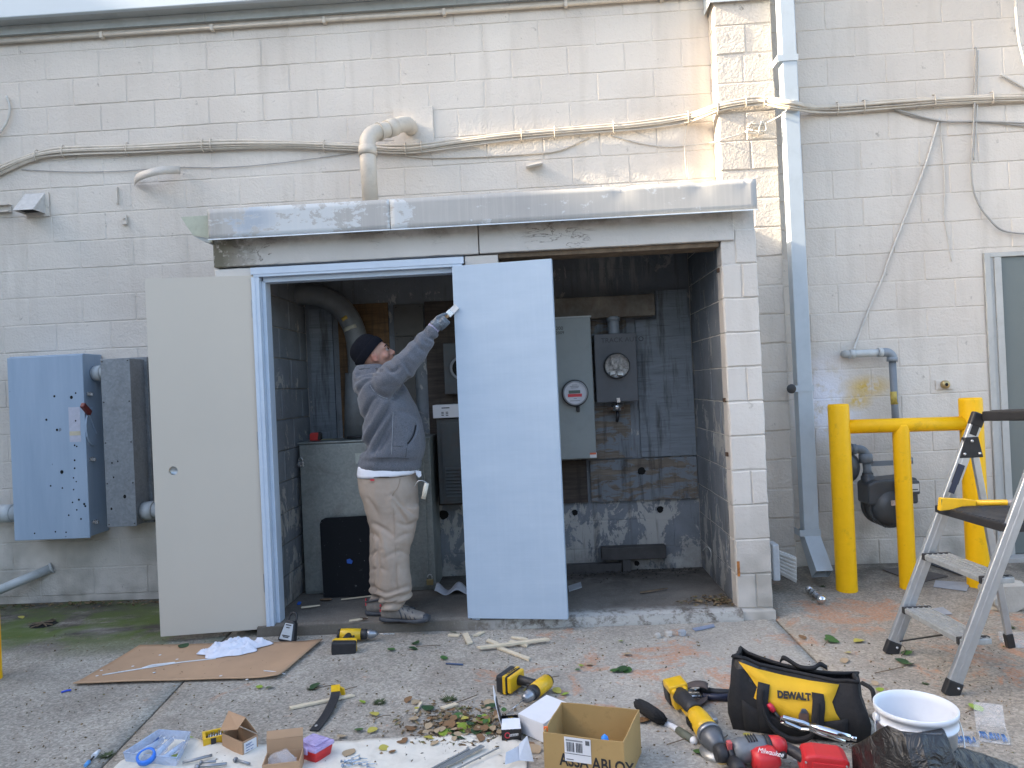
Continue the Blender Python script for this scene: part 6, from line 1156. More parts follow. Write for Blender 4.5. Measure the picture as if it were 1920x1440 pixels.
# brown carton standing with upright flap and plastic bag
a0, a1 = GG(499, 1448), GG(568, 1440); ub = thing('open_carton', 'open brown carton with raised flap and clear plastic bag at the bottom edge', 'box', (a0+a1)/2, world=True); a0.z = a1.z = .004; e = a1-a0; dv = V(-e.y, e.x, 0).normalized()
hb2 = W(500, 1390, a0.y+.03).z; obox(ub, 'carton', a0-dv*.07, e, dv*.10, hb2*.55, .003, M_CRD); part('flap', MB().prism([a0+dv*.031+V(0, 0, 0), a1+dv*.031, a1+dv*.033+V(0, 0, hb2), a0+dv*.033+V(0, 0, hb2)], dv*.003), M_CRD, ub); part('flap_fold', MB().prism([a0+dv*.033+V(0, 0, hb2+.001), a1+dv*.033+V(0, 0, hb2+.001), a1+dv*.045+V(0, 0, hb2+.028), a0+dv*.045+V(0, 0, hb2+.028)], dv*.003), M_CRD, ub)
def film(name, tint=(.9, .92, .98), a=.22, rough=.12):
    t = Mt(name, rough, 0, .6); v = t.co('obj'); t.set(t.b.inputs['Base Color'], tint); n_ = t.noise(16, v, 3, .6, 1); return t.out(None, t.bump(n_, .8, .02), None, None, t.math('MULTIPLY', t.math('ADD', n_, .35), a*1.2))
M_FILM = film('clear plastic film'); M_FILMB = film('milky blue plastic', (.55, .66, .85), .45, .25)
def puff(name, c, r, sq, m, parent=None, seed=1, amp=.35, nn=22):
    mb = MB(); mb.sphere((0, 0, 0), 1, nn, nn//2)
    for p_ in mb.v:
        k_ = 1+amp*mnoise.noise(p_*2.4+V(seed, seed, 0))+amp*.4*(abs(mnoise.noise(p_*6+V(0, seed, 0)))-.2); p_.x *= r*sq[0]*k_; p_.y *= r*sq[1]*k_; p_.z = max(p_.z*r*sq[2]*k_, -r*sq[2]*.72)
    mb.xf(Matrix.Translation(c)); return part(name, mb, m, parent, smooth=True)
puff('plastic_bag', lerp(a0, a1, .5)-dv*.03+V(0, 0, .04), .055, (1.0, .5, .8), M_FILM, ub, 4)
# red organiser with clear lid
rA = GG(588, 1420); rb = thing('red_organiser', 'small red organiser box with clear lid beside the carton', 'organiser', rA, (0, 0, rad(-30))); mb = MB(); mb.loft([[V(-.05, -.035, 0), V(.05, -.035, 0), V(.05, .045, 0), V(-.05, .045, 0)], [V(-.058, -.042, .045), V(.058, -.042, .045), V(.058, .055, .045), V(-.058, .055, .045)]]); part('tub', mb, mat('red plastic tub', (.52, .02, .025), .3), rb, bevel=.006)
part('lid', MB().box((-.062, -.046, .0455), (.062, .058, .062)), film('violet clear lid', (.55, .45, .75), .6, .2), rb, bevel=.005); part('lid_inner', MB().box((-.045, -.03, .0625), (.045, .045, .070)), film('violet clear lid 2', (.6, .5, .8), .55, .2), rb, bevel=.004); part('latch', MB().box((-.02, -.052, .035), (.02, -.0465, .062)), film('violet clear latch', (.6, .5, .8), .7, .2), rb)
# plastic tray with sealant tubes
tA = [GG(232, 1432), GG(332, 1442), GG(358, 1392), GG(298, 1388)]; pt = thing('plastic_tray', 'translucent blue plastic tray holding tubes and a blue tool', 'tray', sum(tA, V(0, 0, 0))/4, world=True); z_ = V(0, 0, .045)
for i in range(4): A_, B_ = tA[i], tA[(i+1) % 4]; c_ = sum(tA, V(0, 0, 0))/4; part('side', MB().prism([A_+(c_-A_)*.06, B_+(c_-B_)*.06, B_+z_, A_+z_], (c_-(A_+B_)/2).normalized()*.002), M_FILMB, pt)
part('bottom', MB().prism([A_+(sum(tA, V(0, 0, 0))/4-A_)*.07+V(0, 0, .005) for A_ in tA], (0, 0, .002)), M_FILMB, pt); part('rim', MB().tube([p+z_ for p in tA]+[tA[0]+z_], .003, 6), M_FILMB, pt)
for j, (a_, b_, r, m_) in enumerate((((262, 1428), (298, 1394), .004, mat('blue rod', (.05, .14, .40), .4)), ((255, 1432), (305, 1402), .012, M_FILMB), ((285, 1438), (322, 1402), .013, M_FILMB), ((305, 1438), (345, 1408), .011, M_FILMB))):
    it = thing('tray_tube', ('thin blue rod lying in the plastic tray', 'milky sealant tube at the left in the plastic tray', 'milky sealant tube in the middle of the plastic tray', 'milky sealant tube at the right in the plastic tray')[j], 'tube', GG(*a_), world=True, group='tubes in the tray'); part('body', MB().tube([GG(*a_)+V(0, 0, .02+r), GG(*b_)+V(0, 0, .02+r)], [r, r*.9], 10), m_, it); part('tip', MB().tube([GG(*b_)+V(0, 0, .02+r), GG(*b_)+V(0, .025, .022+r)], [r*.5, r*.2], 8), M_WP, it)
p = GG(275, 1440)+V(0, 0, .045); tr_ = thing('tape_roll', 'blue tape roll at the bottom edge beside the tray', 'tape', p, (rad(25), 0, 0)); part('roll', MB().lathe([(.026, -.010), (.036, -.010), (.036, .010), (.026, .010), (.026, -.010)], (0, 0, 0), (0, 0, 1), 24), mat('blue tape', (.02, .16, .62), .4), tr_); part('core', MB().lathe([(.0255, -.0095), (.0255, .0095)], (0, 0, 0), (0, 0, 1), 24), M_WP, tr_)
# white and blue marker lying near the joint
mA, mB_ = GG(186, 1413), GG(160, 1440); mk = thing('paint_marker', 'white and blue marker pen lying at the paving joint', 'marker', lerp(mA, mB_, .5), world=True); part('barrel', MB().tube([mA+V(0, 0, .012), lerp(mA, mB_, .4)+V(0, 0, .012)], [.007, .011], 10), M_WP, mk); part('neck', MB().tube([lerp(mA, mB_, .4)+V(0, 0, .01), lerp(mA, mB_, .75)+V(0, 0, .008)], .004, 8), M_TB, mk); part('cap', MB().tube([lerp(mA, mB_, .75)+V(0, 0, .01), mB_+V(0, 0, .01)], [.009, .007], 10), mat('blue cap', (.10, .30, .62), .4), mk)
# ------------------------------------------------------------------ drop cloth
M_CLO = mat('cream canvas', (.66, .62, .54), .95, 0, .06, 8, .3, 300, dirt=.25, dc=(.22, .18, .13), ds=14)
top_ = [(226, 1432), (300, 1392), (345, 1388), (420, 1398), (500, 1400), (560, 1398), (620, 1397), (680, 1390), (740, 1386), (800, 1383), (860, 1381), (905, 1379), (950, 1384), (990, 1398)]
TP = spline([GG(*p) for p in top_], 4)
def clf(u, w):
    i = u*(len(TP)-1); k = min(int(i), len(TP)-2); a = lerp(TP[k], TP[k+1], i-k); y = lerp(a.y, 2.35, w); p = V(a.x, y, 0)
    fold = .010*abs(mnoise.noise(Vector((p.x*5+p.y*4, p.y*3, 2)))) + .006*abs(mnoise.noise(Vector((p.x*14, p.y*9, 6)))) + .014*max(0, 1-w*9)*abs(mnoise.noise(Vector((p.x*6, 0, 9))))
    p.z = gz(p.x, p.y)+.003+fold; return p
solo('drop_cloth', MB().grid(clf, 110, 30), M_CLO, 'cream canvas drop cloth spread along the bottom edge', 'drop cloth', (TP[20].x, 2.7, 0), fix=False, solid=.002)
def clz(x, y): return .012
M_ZNC = mat('blue zinc screw', (.42, .50, .60), .3, .85, .1, 60)
rr = random.Random(12); sp_ = thing('screw_pile', 'loose pile of blue zinc screws on the drop cloth', 'screws', GG(665, 1430), world=True)
for i in range(16):
    p = GG(rr.uniform(640, 690), rr.uniform(1421, 1438), .016); a = rr.uniform(-.6, .9); e = p+V(cos(a), sin(a), 0)*.035+V(0, 0, rr.uniform(-.002, .006)); part('screw', MB().cyl(p, e, .0028, .001, n=6).cyl(p-(e-p).normalized()*.003, p, .0055, n=8), M_ZNC, sp_)
for i, (a_, b_) in enumerate((((342, 1430), (398, 1416)), ((366, 1438), (425, 1432)), ((440, 1424), (468, 1432)), ((375, 1430), (405, 1427)))):
    p, e = GG(*a_, .02), GG(*b_, .02); lab = ('long steel rod on the cloth beside the plastic tray', 'threaded bolt lying on the cloth below the small carton', 'short steel pin on the cloth below the small carton', 'second short bolt on the cloth beside the steel rod')[i]; s = thing('steel_bolt', lab, 'bolt', p, world=True, group='bolts on the drop cloth'); part('shank', MB().cyl(p, e, (.006, .006, .005, .005)[i], n=8), M_TG, s)
    if i: part('head', MB().cyl(p, lerp(p, e, .12), .010, n=6), M_TG, s)
M_FLS = mat('dull flashing strip', (.33, .35, .36), .4, .6, .1, 10)
for i, (a_, b_, w_) in enumerate((((815, 1446), (905, 1398), .022), ((840, 1450), (935, 1402), .006), ((790, 1452), (880, 1404), .01))):
    p, e = GG(*a_, .02), GG(*b_, .022); solo('metal_strip', MB().bar(p, e, w_, .004), M_FLS, ('wide grey metal strip lying across the drop cloth', 'thin steel rod lying right of the metal strip', 'narrow grey metal strip at the left of the three')[i], 'metal strip', p, 'metal strips on the drop cloth')
# ------------------------------------------------------------------ cartons in the middle
hB = .0
gB = GG(1205, 1413); hB = W(1199, 1330, gB.y).z
tFL, tFR, tBL, tBR = G(1018, 1372, hB), G(1169, 1392, hB), G(1052, 1316, hB), G(1199, 1330, hB)
ab = thing('tan_carton', 'large open tan carton with shipping label at the bottom edge', 'box', (tFL+tBR)/2-V(0, 0, hB-.003), world=True)
def wall4(a, b, nm='side'):
    d = (b-a); n = V(-d.y, d.x, 0).normalized()*.004
    mb = MB(); rings = [];
    for i in range(9):
        p = lerp(a, b, i/8); z = hB + .006*mnoise.noise(Vector((p.x*8, p.y*8, 2))); rings.append([V(p.x, p.y, .003), V(p.x, p.y, z), V(p.x+n.x, p.y+n.y, z), V(p.x+n.x, p.y+n.y, .003)])
    part(nm, mb.loft(rings, True, False), M_CRD2, ab)
ins = lambda p, q: lerp(p, q, .006)
wall4(tFL, tFR); wall4(tFR, tBR); wall4(tBR, tBL); wall4(tBL, tFL)
part('bottom', MB().prism([V(p.x, p.y, .006) for p in (lerp(tFL, tBR, .03), lerp(tFR, tBL, .03), lerp(tBR, tFL, .03), lerp(tBL, tFR, .03))], (0, 0, .004)), M_CRD2, ab)
fx = (tFR-tFL); fl_len = fx.length; fx.z = 0; fx.normalize(); yaw_b = math.atan2(fx.y, fx.x); fn2 = V(fx.y, -fx.x, 0)
def on_front(u, z, out=.0015): return tFL + fx*u + fn2*out + V(0, 0, z-hB)
def frect(u0, u1, z0, z1, m, out, name): part(name, MB().prism([on_front(u0, z0, out), on_front(u1, z0, out), on_front(u1, z1, out), on_front(u0, z1, out)], fn2*.0006), m, ab)
zl1 = hB-.006; frect(fl_len*.27, fl_len*.60, zl1-.088, zl1, M_WHT, .0016, 'shipping_label')
rr = random.Random(2); u = fl_len*.30
while u < fl_len*.50:
    w_ = rr.choice((.001, .0015, .0025, .003)); 
    if not (fl_len*.385 < u < fl_len*.405): frect(u, u+w_, zl1-.052, zl1-.018, M_INK, .0026, 'barcode_bar')
    u += w_+rr.choice((.0012, .002, .0025))
frect(fl_len*.535, fl_len*.585, zl1-.022, zl1-.006, mat('grey print', (.12, .12, .13), .6), .0026, 'print'); frect(fl_len*.275, fl_len*.595, zl1-.060, zl1-.0585, M_INK, .0026, 'print'); frect(fl_len*.29, fl_len*.38, zl1-.082, zl1-.079, mat('grey print', (.1, .1, .1)), .0026, 'print')
for z in (.010, .013): frect(fl_len*.29, fl_len*.50, zl1-z, zl1-z+.0016, mat('grey print', (.1, .1, .1)), .0026, 'print')
text('ASSA ABLOY', .062, M_INK, ab, on_front(fl_len*.20, hB-.112, .0010), (rad(90), 0, yaw_b), .0004, sx=.78, bold=.0012)
text('The global leader in', .020, M_INK, ab, on_front(fl_len*.20, hB-.142, .0010), (rad(90), 0, yaw_b), .0003, sx=.9)
p = tBL.lerp(tFR, .72); cone = thing('plastic_cone', 'bright blue plastic cone inside the tan carton', 'cone', V(p.x, p.y, .01), (0, 0, .3)); part('cone', MB().lathe([(.03, 0), (.028, hB*.4), (.012, hB*.8), (.0, hB*.86)], (0, 0, 0), (0, 0, 1), 14), mat('bright blue plastic', (.02, .24, .75), .35), cone)
p = lerp(tBL, tFL, .86); part('orange_tape', MB().box(p+V(-.008, -.006, -.014), p+V(.008, .004, .002)), mat('orange tape', (.8, .16, .03), .5), ab)
# white carton
g0 = GG(977, 1374); hw_ = W(972, 1339, g0.y).z; qA, qB, qC, qD = G(972, 1339, hw_), G(1019, 1359, hw_), G(1051, 1315, hw_), G(1025, 1304, hw_); qC = qB+(qD-qA)
wc_ = thing('white_carton', 'plain white carton between the black carton and the tan carton', 'box', (qA+qC)/2-V(0, 0, hw_), world=True)
part('box', MB().prism([V(p.x, p.y, .003) for p in (qA, qB, qC, qD)], (0, 0, hw_-.003)), M_WHT, wc_, bevel=.002); part('lid', MB().prism([p+V(0, 0, .0006) for p in (qA, qB, qC, qD)], (0, 0, .0025)), M_WHT, wc_); part('lid_edge', MB().prism([qA+V(0, 0, -.012), qB+V(0, 0, -.012), qB+V(0, 0, .002), qA+V(0, 0, .002)], V((qB-qA).y, -(qB-qA).x, 0).normalized()*.0015), M_WHT, wc_)
# black carton with lock cylinder
k0, k1 = GG(941, 1392), GG(978, 1390); kb = thing('black_carton', 'open black and white carton holding a steel lock cylinder', 'box', (k0+k1)/2, world=True); M_BKC = mat('glossy black card', (.012, .012, .014), .3); kx = k1-k0; kx.z = 0; kd = V(-kx.y, kx.x, 0).normalized()
hk = W(941, 1367, k0.y).z; obox(kb, 'carton', k0+V(0, 0, .002), kx, kd*.13, hk*.92, .002, M_BKC)
pk_ = kx.normalized(); part('flap', MB().prism([k0+kd*.03+V(0, 0, hk*.9), k0+kd*.14+V(0, 0, hk*.9), k0+kd*.15-pk_*.03+V(0, 0, hk+.12), k0+kd*.05-pk_*.025+V(0, 0, hk+.10)], pk_*.002), M_WHT, kb); part('flap', MB().prism([k0+kd*.03+pk_*.003+V(0, 0, hk*.9), k0+kd*.10+pk_*.003+V(0, 0, hk*.9), k0+kd*.11-pk_*.018+V(0, 0, hk+.09), k0+kd*.05-pk_*.018+V(0, 0, hk+.07)], pk_*.002), M_BKC, kb)
part('front_flap', MB().prism([k0-kd*.0+V(0, 0, hk*.92), k0+kx+V(0, 0, hk*.92), k0+kx*.95+kd*.045+V(0, 0, hk+.02), k0+kx*.05+kd*.045+V(0, 0, hk+.02)], (0, 0, .002)), M_WHT, kb)
part('logo_ring', MB().lathe([(.008, 0), (.012, .001), (.0125, 0)], k0+kx*.30-kd*.002+V(0, 0, hk*.52), (-kd.x, -kd.y, 0), 14), mat('logo red', (.5, .03, .05), .4), kb); part('logo_bar', MB().prism([k0+kx*.40-kd*.002+V(0, 0, hk*.42), k0+kx*.84-kd*.002+V(0, 0, hk*.46), k0+kx*.86-kd*.002+V(0, 0, hk*.64), k0+kx*.42-kd*.002+V(0, 0, hk*.60)], -kd*.001), mat('white print', (.6, .6, .6), .5), kb)
for f in (.46, .54, .62, .70, .78): part('logo_stroke', MB().prism([k0+kx*f-kd*.0035+V(0, 0, hk*.47), k0+kx*(f+.03)-kd*.0035+V(0, 0, hk*.47), k0+kx*(f+.03)-kd*.0035+V(0, 0, hk*.58), k0+kx*f-kd*.0035+V(0, 0, hk*.58)], -kd*.0005), M_BKC, kb)
cc = k0+kx*.5+kd*.075; lcy = thing('lock_cylinder', 'shiny steel lock cylinder in the black carton', 'lock', V(cc.x, cc.y, hk*.35), (0, 0, 0)); part('knob', MB().lathe([(.0, hk*.75), (.022, hk*.74), (.030, hk*.62), (.030, hk*.3), (.024, 0)], (0, 0, 0), (0, 0, 1), 20), mat('polished steel', (.6, .6, .6), .15, 1.0), lcy); part('keyway', MB().box((-.002, -.01, hk*.745), (.002, .01, hk*.76)), M_BLKP, lcy)
# folded paper at the bottom edge
p = GG(975, 1438); fp_ = thing('folded_paper', 'folded white instruction sheet standing on the cloth edge', 'paper', p, (0, 0, rad(20))); part('page', MB().prism([(-.06, 0, .02), (.0, .01, .02), (.005, .02, .07), (-.05, .01, .06)], (0, .001, 0)), mat('pale blue paper', (.62, .68, .78), .7), fp_); part('page', MB().prism([(0, .01, .02), (.05, -.02, .02), (.03, -.015, .12), (.004, .012, .08)], (0, .001, 0)), mat('pale blue paper', (.6, .7, .8)), fp_)
# ------------------------------------------------------------------ tool bag
c0, c1 = GG(1380, 1368), GG(1616, 1395); bx = c1-c0; bx.z = 0; LB = bx.length; yaw_t = math.atan2(bx.y, bx.x); DB = .25
HBf, HBb = .215, .24
bag = thing('tool_bag', 'open black tool bag with yellow front panel on the concrete', 'tool bag', V(c0.x, c0.y, gz(c0.x, c0.y)), (0, 0, yaw_t))
M_BAG = mat('black canvas', (.012, .012, .0135), .85, 0, .2, 30, .35, 240); M_BAGI = mat('black bag lining', (.012, .013, .016), .4, 0, .3, 30, .4, 40); M_BAGY = mat('yellow canvas', (.66, .38, .012), .75, 0, .05, 14, .3, 260)
def bag_ring(f, n=40):                               # f 0 bottom to 1 rim
    pts = []; sag = .018*sin(pi*f)
    for k in range(n):
        t_ = k/n*4; sgm = int(t_); w = t_-sgm
        x0, x1, y0, y1 = -.012+.01*f, LB+.012+.005*f, 0-.012*sin(pi*f)+.03*f*f, DB-.0*f
        P = [(x0, y0), (x1, y0), (x1, y1), (x0, y1)][sgm]; Q = [(x1, y0), (x1, y1), (x0, y1), (x0, y0)][sgm]
        x, y = lerp(P[0], Q[0], w), lerp(P[1], Q[1], w); h_ = lerp(lerp(.282, .216, x/LB), lerp(.255, .185, x/LB), max(0, min(1, y/DB))); endl = .03*f*(1-min(1, x/.08)) if x < .08 else 0
        z = h_*f + .02*f*f*(1-abs(2*x/LB-1)**2)*(-1 if y < DB*.5 else .3) + (.012*f if (x < .05 or x > LB-.05) and y < .1 else 0)
        ey = sin(pi*max(0, min(1, x/LB)))**.7*f*f
        if sgm == 0: y += .055*ey
        if sgm == 2: y -= .085*ey; z -= .012*ey
        q_ = V(x, y, z); d_ = mnoise.noise_vector(V(x*9, y*9, z*9+2))*.012*sin(pi*min(1, f*1.2))**.5; mid = V(LB/2, DB/2, z); r_ = (q_-mid); r_.z = 0
        pin = (.03*sin(pi*min(1, f*1.4))-.02*f) if sgm in (1, 3) else .022*sin(pi*f)
        pts.append(q_ + d_ + r_.normalized()*pin*(1 if sgm in (1, 3) else .7))
    return pts
rings = [bag_ring(f) for f in (0, .08, .2, .35, .5, .65, .8, .92, 1.0)]
inner = [[lerp(p, V(LB/2, DB/2, p.z), .045)+V(0, 0, 0) for p in bag_ring(f)] for f in (1.0, .85, .6, .35, .2, .1)]
part('body', MB().loft(rings, False), M_BAG, bag); mb = MB().loft(inner, False); n_ = len(inner[0]); o_ = len(mb.v)-n_; mb.f.append(tuple(o_+k for k in range(n_))); mb.sm.append(False); part('lining', mb, M_BAGI, bag)
rim = bag_ring(1.0); part('zip_rim', MB().tube(rim+[rim[0], rim[1]], .008, 8), M_BAG, bag)
def front(u, v_, out=.004):                           # point on the front panel
    f = v_; rg = bag_ring(f); k = u*10; i = min(int(k), 9); p = lerp(rg[i], rg[i+1] if i < 9 else rg[10], k-i); return p+V(0, -out, 0)
poly = [(.05, .95), (.2, .94), (.4, .93), (.6, .93), (.82, .95), (.78, .80), (.74, .66), (.77, .50), (.82, .36), (.66, .31), (.5, .27), (.38, .33), (.3, .42), (.2, .52), (.22, .68), (.14, .82)]
mb = MB(); cen = front(.48, .62, .0055); P = [front(u, v_, .005) for u, v_ in poly]; n = len(P); mid_ = [front(lerp(u, .48, .5), lerp(v_, .62, .5), .006) for u, v_ in poly]
mb.add(P+mid_+[cen], [(i, (i+1) % n, n+(i+1) % n, n+i) for i in range(n)]+[(n+i, n+(i+1) % n, 2*n) for i in range(n)], True); part('yellow_panel', mb, M_BAGY, bag, solid=.002)
part('front_pocket', MB().grid(lambda a, b: front(lerp(.10, .86, a), lerp(.02, lerp(.44, .30, sin(pi*a)), b), .009+.006*sin(pi*a)*sin(pi*b)), 14, 5), M_BAG, bag, fix=False, solid=.003)
for u in (.22, .60):
    part('strap', MB().grid(lambda a, b, u=u: front(u+.085*a-.01*b*0, lerp(.05, .78, b), .018), 2, 6), M_BAG, bag, fix=False, solid=.003)
hl = spline([front(.265, .66, .02), front(.27, .42, .035), front(.32, .20, .05), front(.44, .08, .06), front(.56, .12, .055), front(.635, .3, .04), front(.645, .6, .02)], 5)
mb = MB(); mb.loft([[p+V(0, 0, .014), p+V(0, -.006, 0), p+V(0, 0, -.014), p+V(0, .006, 0)] for p in hl], True); part('handle', mb, M_BAG, bag)
hb_ = spline([(LB*.38, DB*.75, HBb-.02), (LB*.42, DB*.70, HBb+.008), (LB*.55, DB*.55, HBb-.012), (LB*.66, DB*.58, HBb-.014), (LB*.72, DB*.70, HBb-.006), (LB*.78, DB*.80, HBb-.03)], 5); mb = MB(); mb.loft([[V(*p)+V(0, 0, .011), V(*p)+V(0, -.009, 0), V(*p)+V(0, 0, -.011), V(*p)+V(0, .009, 0)] for p in hb_], True); part('handle', mb, M_BAG, bag)
part('zip_tail', MB().tube(spline([(LB+.012, .03, HBf+.012), (LB+.045, .0, HBf+.0), (LB+.05, -.01, HBf-.045)], 4), .009, 6), M_BAG, bag)
p = front(.475, .66, .016); text('DEWALT', .036, M_INK, bag, (p.x, p.y-.004, p.z-.004), (rad(72), 0, rad(1)), .0006, align='CENTER', sx=.86, bold=.0022)
p = front(.34, .40, .016); sd1 = thing('screwdriver', 'red handled screwdriver in the front pocket of the tool bag', 'screwdriver', bag.matrix_basis @ p, (rad(-10), rad(-38), yaw_t)); part('handle', MB().tube([(0, 0, 0), (0, 0, .02), (0, 0, .035)], [.010, .013, .009], 10), mat('red handle', (.55, .02, .05), .4), sd1); part('collar', MB().tube([(0, 0, -.04), (0, 0, 0)], .007, 8), M_BLKP, sd1)
p = front(.545, .33, .015); sd2 = thing('utility_knife', 'grey brown utility knife sticking out of the bag front pocket', 'knife', bag.matrix_basis @ p, (0, 0, yaw_t)); part('handle', MB().prism([(-.02, 0, -.04), (.018, 0, -.04), (.020, 0, .03), (.012, 0, .045), (-.006, 0, .045), (-.018, 0, .02)], (0, .010, 0)), mat('dusty brown grip', (.12, .075, .06), .6), sd2, bevel=.004); part('tip', MB().prism([(-.012, -.001, .030), (.017, -.001, .030), (.010, -.001, .047), (-.005, -.001, .047)], (0, .012, 0)), mat('slate tip', (.06, .075, .10), .5), sd2, bevel=.003)
# loppers and sanding belt behind the grinder
for i, (a_, b_, m_) in enumerate((((1312, 1294), (1372, 1300), M_TB), ((1318, 1306), (1372, 1308), mat('navy grip', (.015, .02, .045), .5)))):
    p, e = GG(*a_, .018), GG(*b_, .018); t_ = thing('hammer' if i == 0 else 'pipe_grip', ('black ribbed hammer handle poking out behind the tool bag', 'dark blue grip lying under the black hammer handle')[i], 'tool', p, world=True); part('grip', MB().tube([p, lerp(p, e, .5), e], [.015, .014, .018], 12), m_, t_); part('shank', MB().tube([p+V(-.09, .0, .004), p], [.007, .008], 8), M_STEEL, t_)
    if i == 0:
        for k in range(6): q = lerp(p, e, .05+.05*k); part('grip_rib', MB().cyl(q, q+(e-p).normalized()*.004, .0165, n=12), m_, t_)
p = GG(1300, 1318); mb = MB(); mb.loft([[p+V(.07*cos(a)+.02*(1 if j else 0), .045*sin(a)-.012+(.07 if j else 0), .032+.028*sin(a*1.0+.6)) for j in (0, 1)] for a in [rad(20+k*20) for k in range(16)]], False, True, False); solo('sanding_belt', mb, mat('worn brown abrasive', (.095, .075, .07), .95, 0, .15, 30, .4, 260), 'worn brown sanding belt lying behind the grinder', 'sanding belt', p, fix=False, solid=.002)
# ------------------------------------------------------------------ red rotary hammer and pliers at the bottom edge
M_RDT = mat('tool red', (.56, .025, .03), .38, 0, .06, 20, .1, 90); M_GRT = mat('tool grey casting', (.17, .18, .19), .45, .3, .12, 20)
h0 = GG(1345, 1442); rh = thing('rotary_hammer', 'red and grey rotary hammer lying at the bottom edge', 'rotary hammer', V(h0.x, h0.y, .055), (rad(10), rad(-2), rad(6)))
part('nose', MB().tube([(-.005, 0, 0), (.012, 0, 0), (.030, 0, 0), (.036, 0, 0)], [.028, .034, .034, .03], 18), M_TB, rh); part('collar_grip', MB().tube([(.038, 0, -.01), (.060, 0, -.01)], [.040, .040], 18), M_TB, rh); part('depth_rod', MB().box((.036, -.02, .02), (.054, .0, .052)), mat('faded red lever', (.50, .10, .10), .5), rh, bevel=.003); part('side_handle', MB().tube([(.05, -.03, -.01), (.052, -.075, -.012), (.054, -.10, -.012)], [.022, .030, .026], 14), M_TB, rh)
part('gear_case', MB().tube([(.0605, 0, .0), (.09, 0, .002), (.16, 0, .004), (.185, 0, .004)], [.040, .045, .046, .04], 18), M_GRT, rh)
for k in range(4): part('vent', MB().box((.115+.010*k, -.02, .046), (.119+.010*k, .02, .0515)), M_BLKP, rh)
part('motor', MB().tube([(.115, -.05, -.005), (.14, -.052, -.004), (.19, -.05, -.002), (.205, -.048, 0)], [.034, .043, .043, .036], 18), M_RDT, rh); part('clutch_band', MB().tube([(.1855, 0, .004), (.20, 0, .004)], [.043, .043], 16), M_TB, rh); part('rear_body', MB().tube([(.2005, 0, .004), (.235, 0, .002), (.255, 0, -.004)], [.040, .038, .030], 16), M_RDT, rh)
part('handle', MB().tube(spline([(.245, 0, -.002), (.275, -.02, -.005), (.30, -.06, -.008), (.31, -.10, -.01)], 4), .021, 12), M_TB, rh); part('trigger', MB().box((.225, -.055, -.012), (.245, -.035, .008)), M_BLKP, rh, bevel=.004)
text('Milwaukee', .026, mat('white tool print', (.7, .7, .7), .5), rh, (.128, -.066, .0385), (rad(35), 0, rad(-28)), .0004, shear=.3, sx=.8)
h1 = GG(1500, 1446); rt2 = thing('red_tool_body', 'red cordless tool body lying right of the rotary hammer', 'tool', V(h1.x, h1.y, .045), (rad(5), 0, rad(-8))); part('shell', MB().prism([(-.005, -.05, -.04), (.155, -.05, -.04), (.165, -.05, .02), (.14, -.05, .034), (.05, -.05, .043), (.01, -.05, .036)], (0, .095, 0)), M_RDT, rt2, bevel=.012, seg=3)
part('panel', MB().prism([(.03, -.054, -.03), (.14, -.054, -.03), (.145, -.054, .012), (.035, -.054, .02)], (0, .006, 0)), M_RDT, rt2, bevel=.004)
for x, z in ((.012, .02), (.15, .01), (.02, -.02)): part('screw', MB().cyl((x, -.052, z), (x, -.0565, z), .004, n=8), M_STEEL, rt2)
M_CHR = mat('polished chrome', (.62, .63, .64), .12, 1.0); l0, l1 = GG(1464, 1392), GG(1602, 1416); lx_ = l1-l0; lp = thing('locking_pliers', 'chrome locking pliers lying against the tool bag', 'pliers', V(l0.x, l0.y, .085), (rad(30), rad(6), math.atan2(lx_.y, lx_.x))); LL = lx_.length
part('upper_jaw', MB().prism([(0, 0, .012), (.012, 0, .024), (LL*.33, 0, .022), (LL*.45, 0, .012), (LL*.45, 0, .002), (LL*.35, 0, .012), (.022, 0, .014), (.02, 0, -.004), (.0, 0, -.002)], (0, .014, 0)), M_CHR, lp, bevel=.003); part('lower_jaw', MB().prism([(.0, .001, -.016), (.02, .001, -.006), (LL*.3, .001, -.022), (LL*.42, .001, -.012), (LL*.45, .001, -.022), (LL*.3, .001, -.036), (.02, .001, -.026)], (0, .012, 0)), M_CHR, lp, bevel=.003)
part('handle', MB().tube([(LL*.40, .007, .006), (LL*.55, .007, .004), (LL*.75, .007, .0), (LL*.96, .007, -.002)], [.010, .015, .015, .013], 12), M_CHR, lp); part('lever', MB().tube([(LL*.42, .007, -.018), (LL*.6, .007, -.028), (LL*.9, .007, -.034)], [.007, .008, .007], 8), M_CHR, lp); part('adjust_screw', MB().tube([(LL*.96, .007, -.002), (LL*1.04, .007, -.003)], .009, 10), M_CHR, lp)
for x in (.42, .47, .52): part('rivet', MB().cyl((LL*x, -.002, -.004), (LL*x, .018, -.004), .005, n=8), M_STEEL, lp)
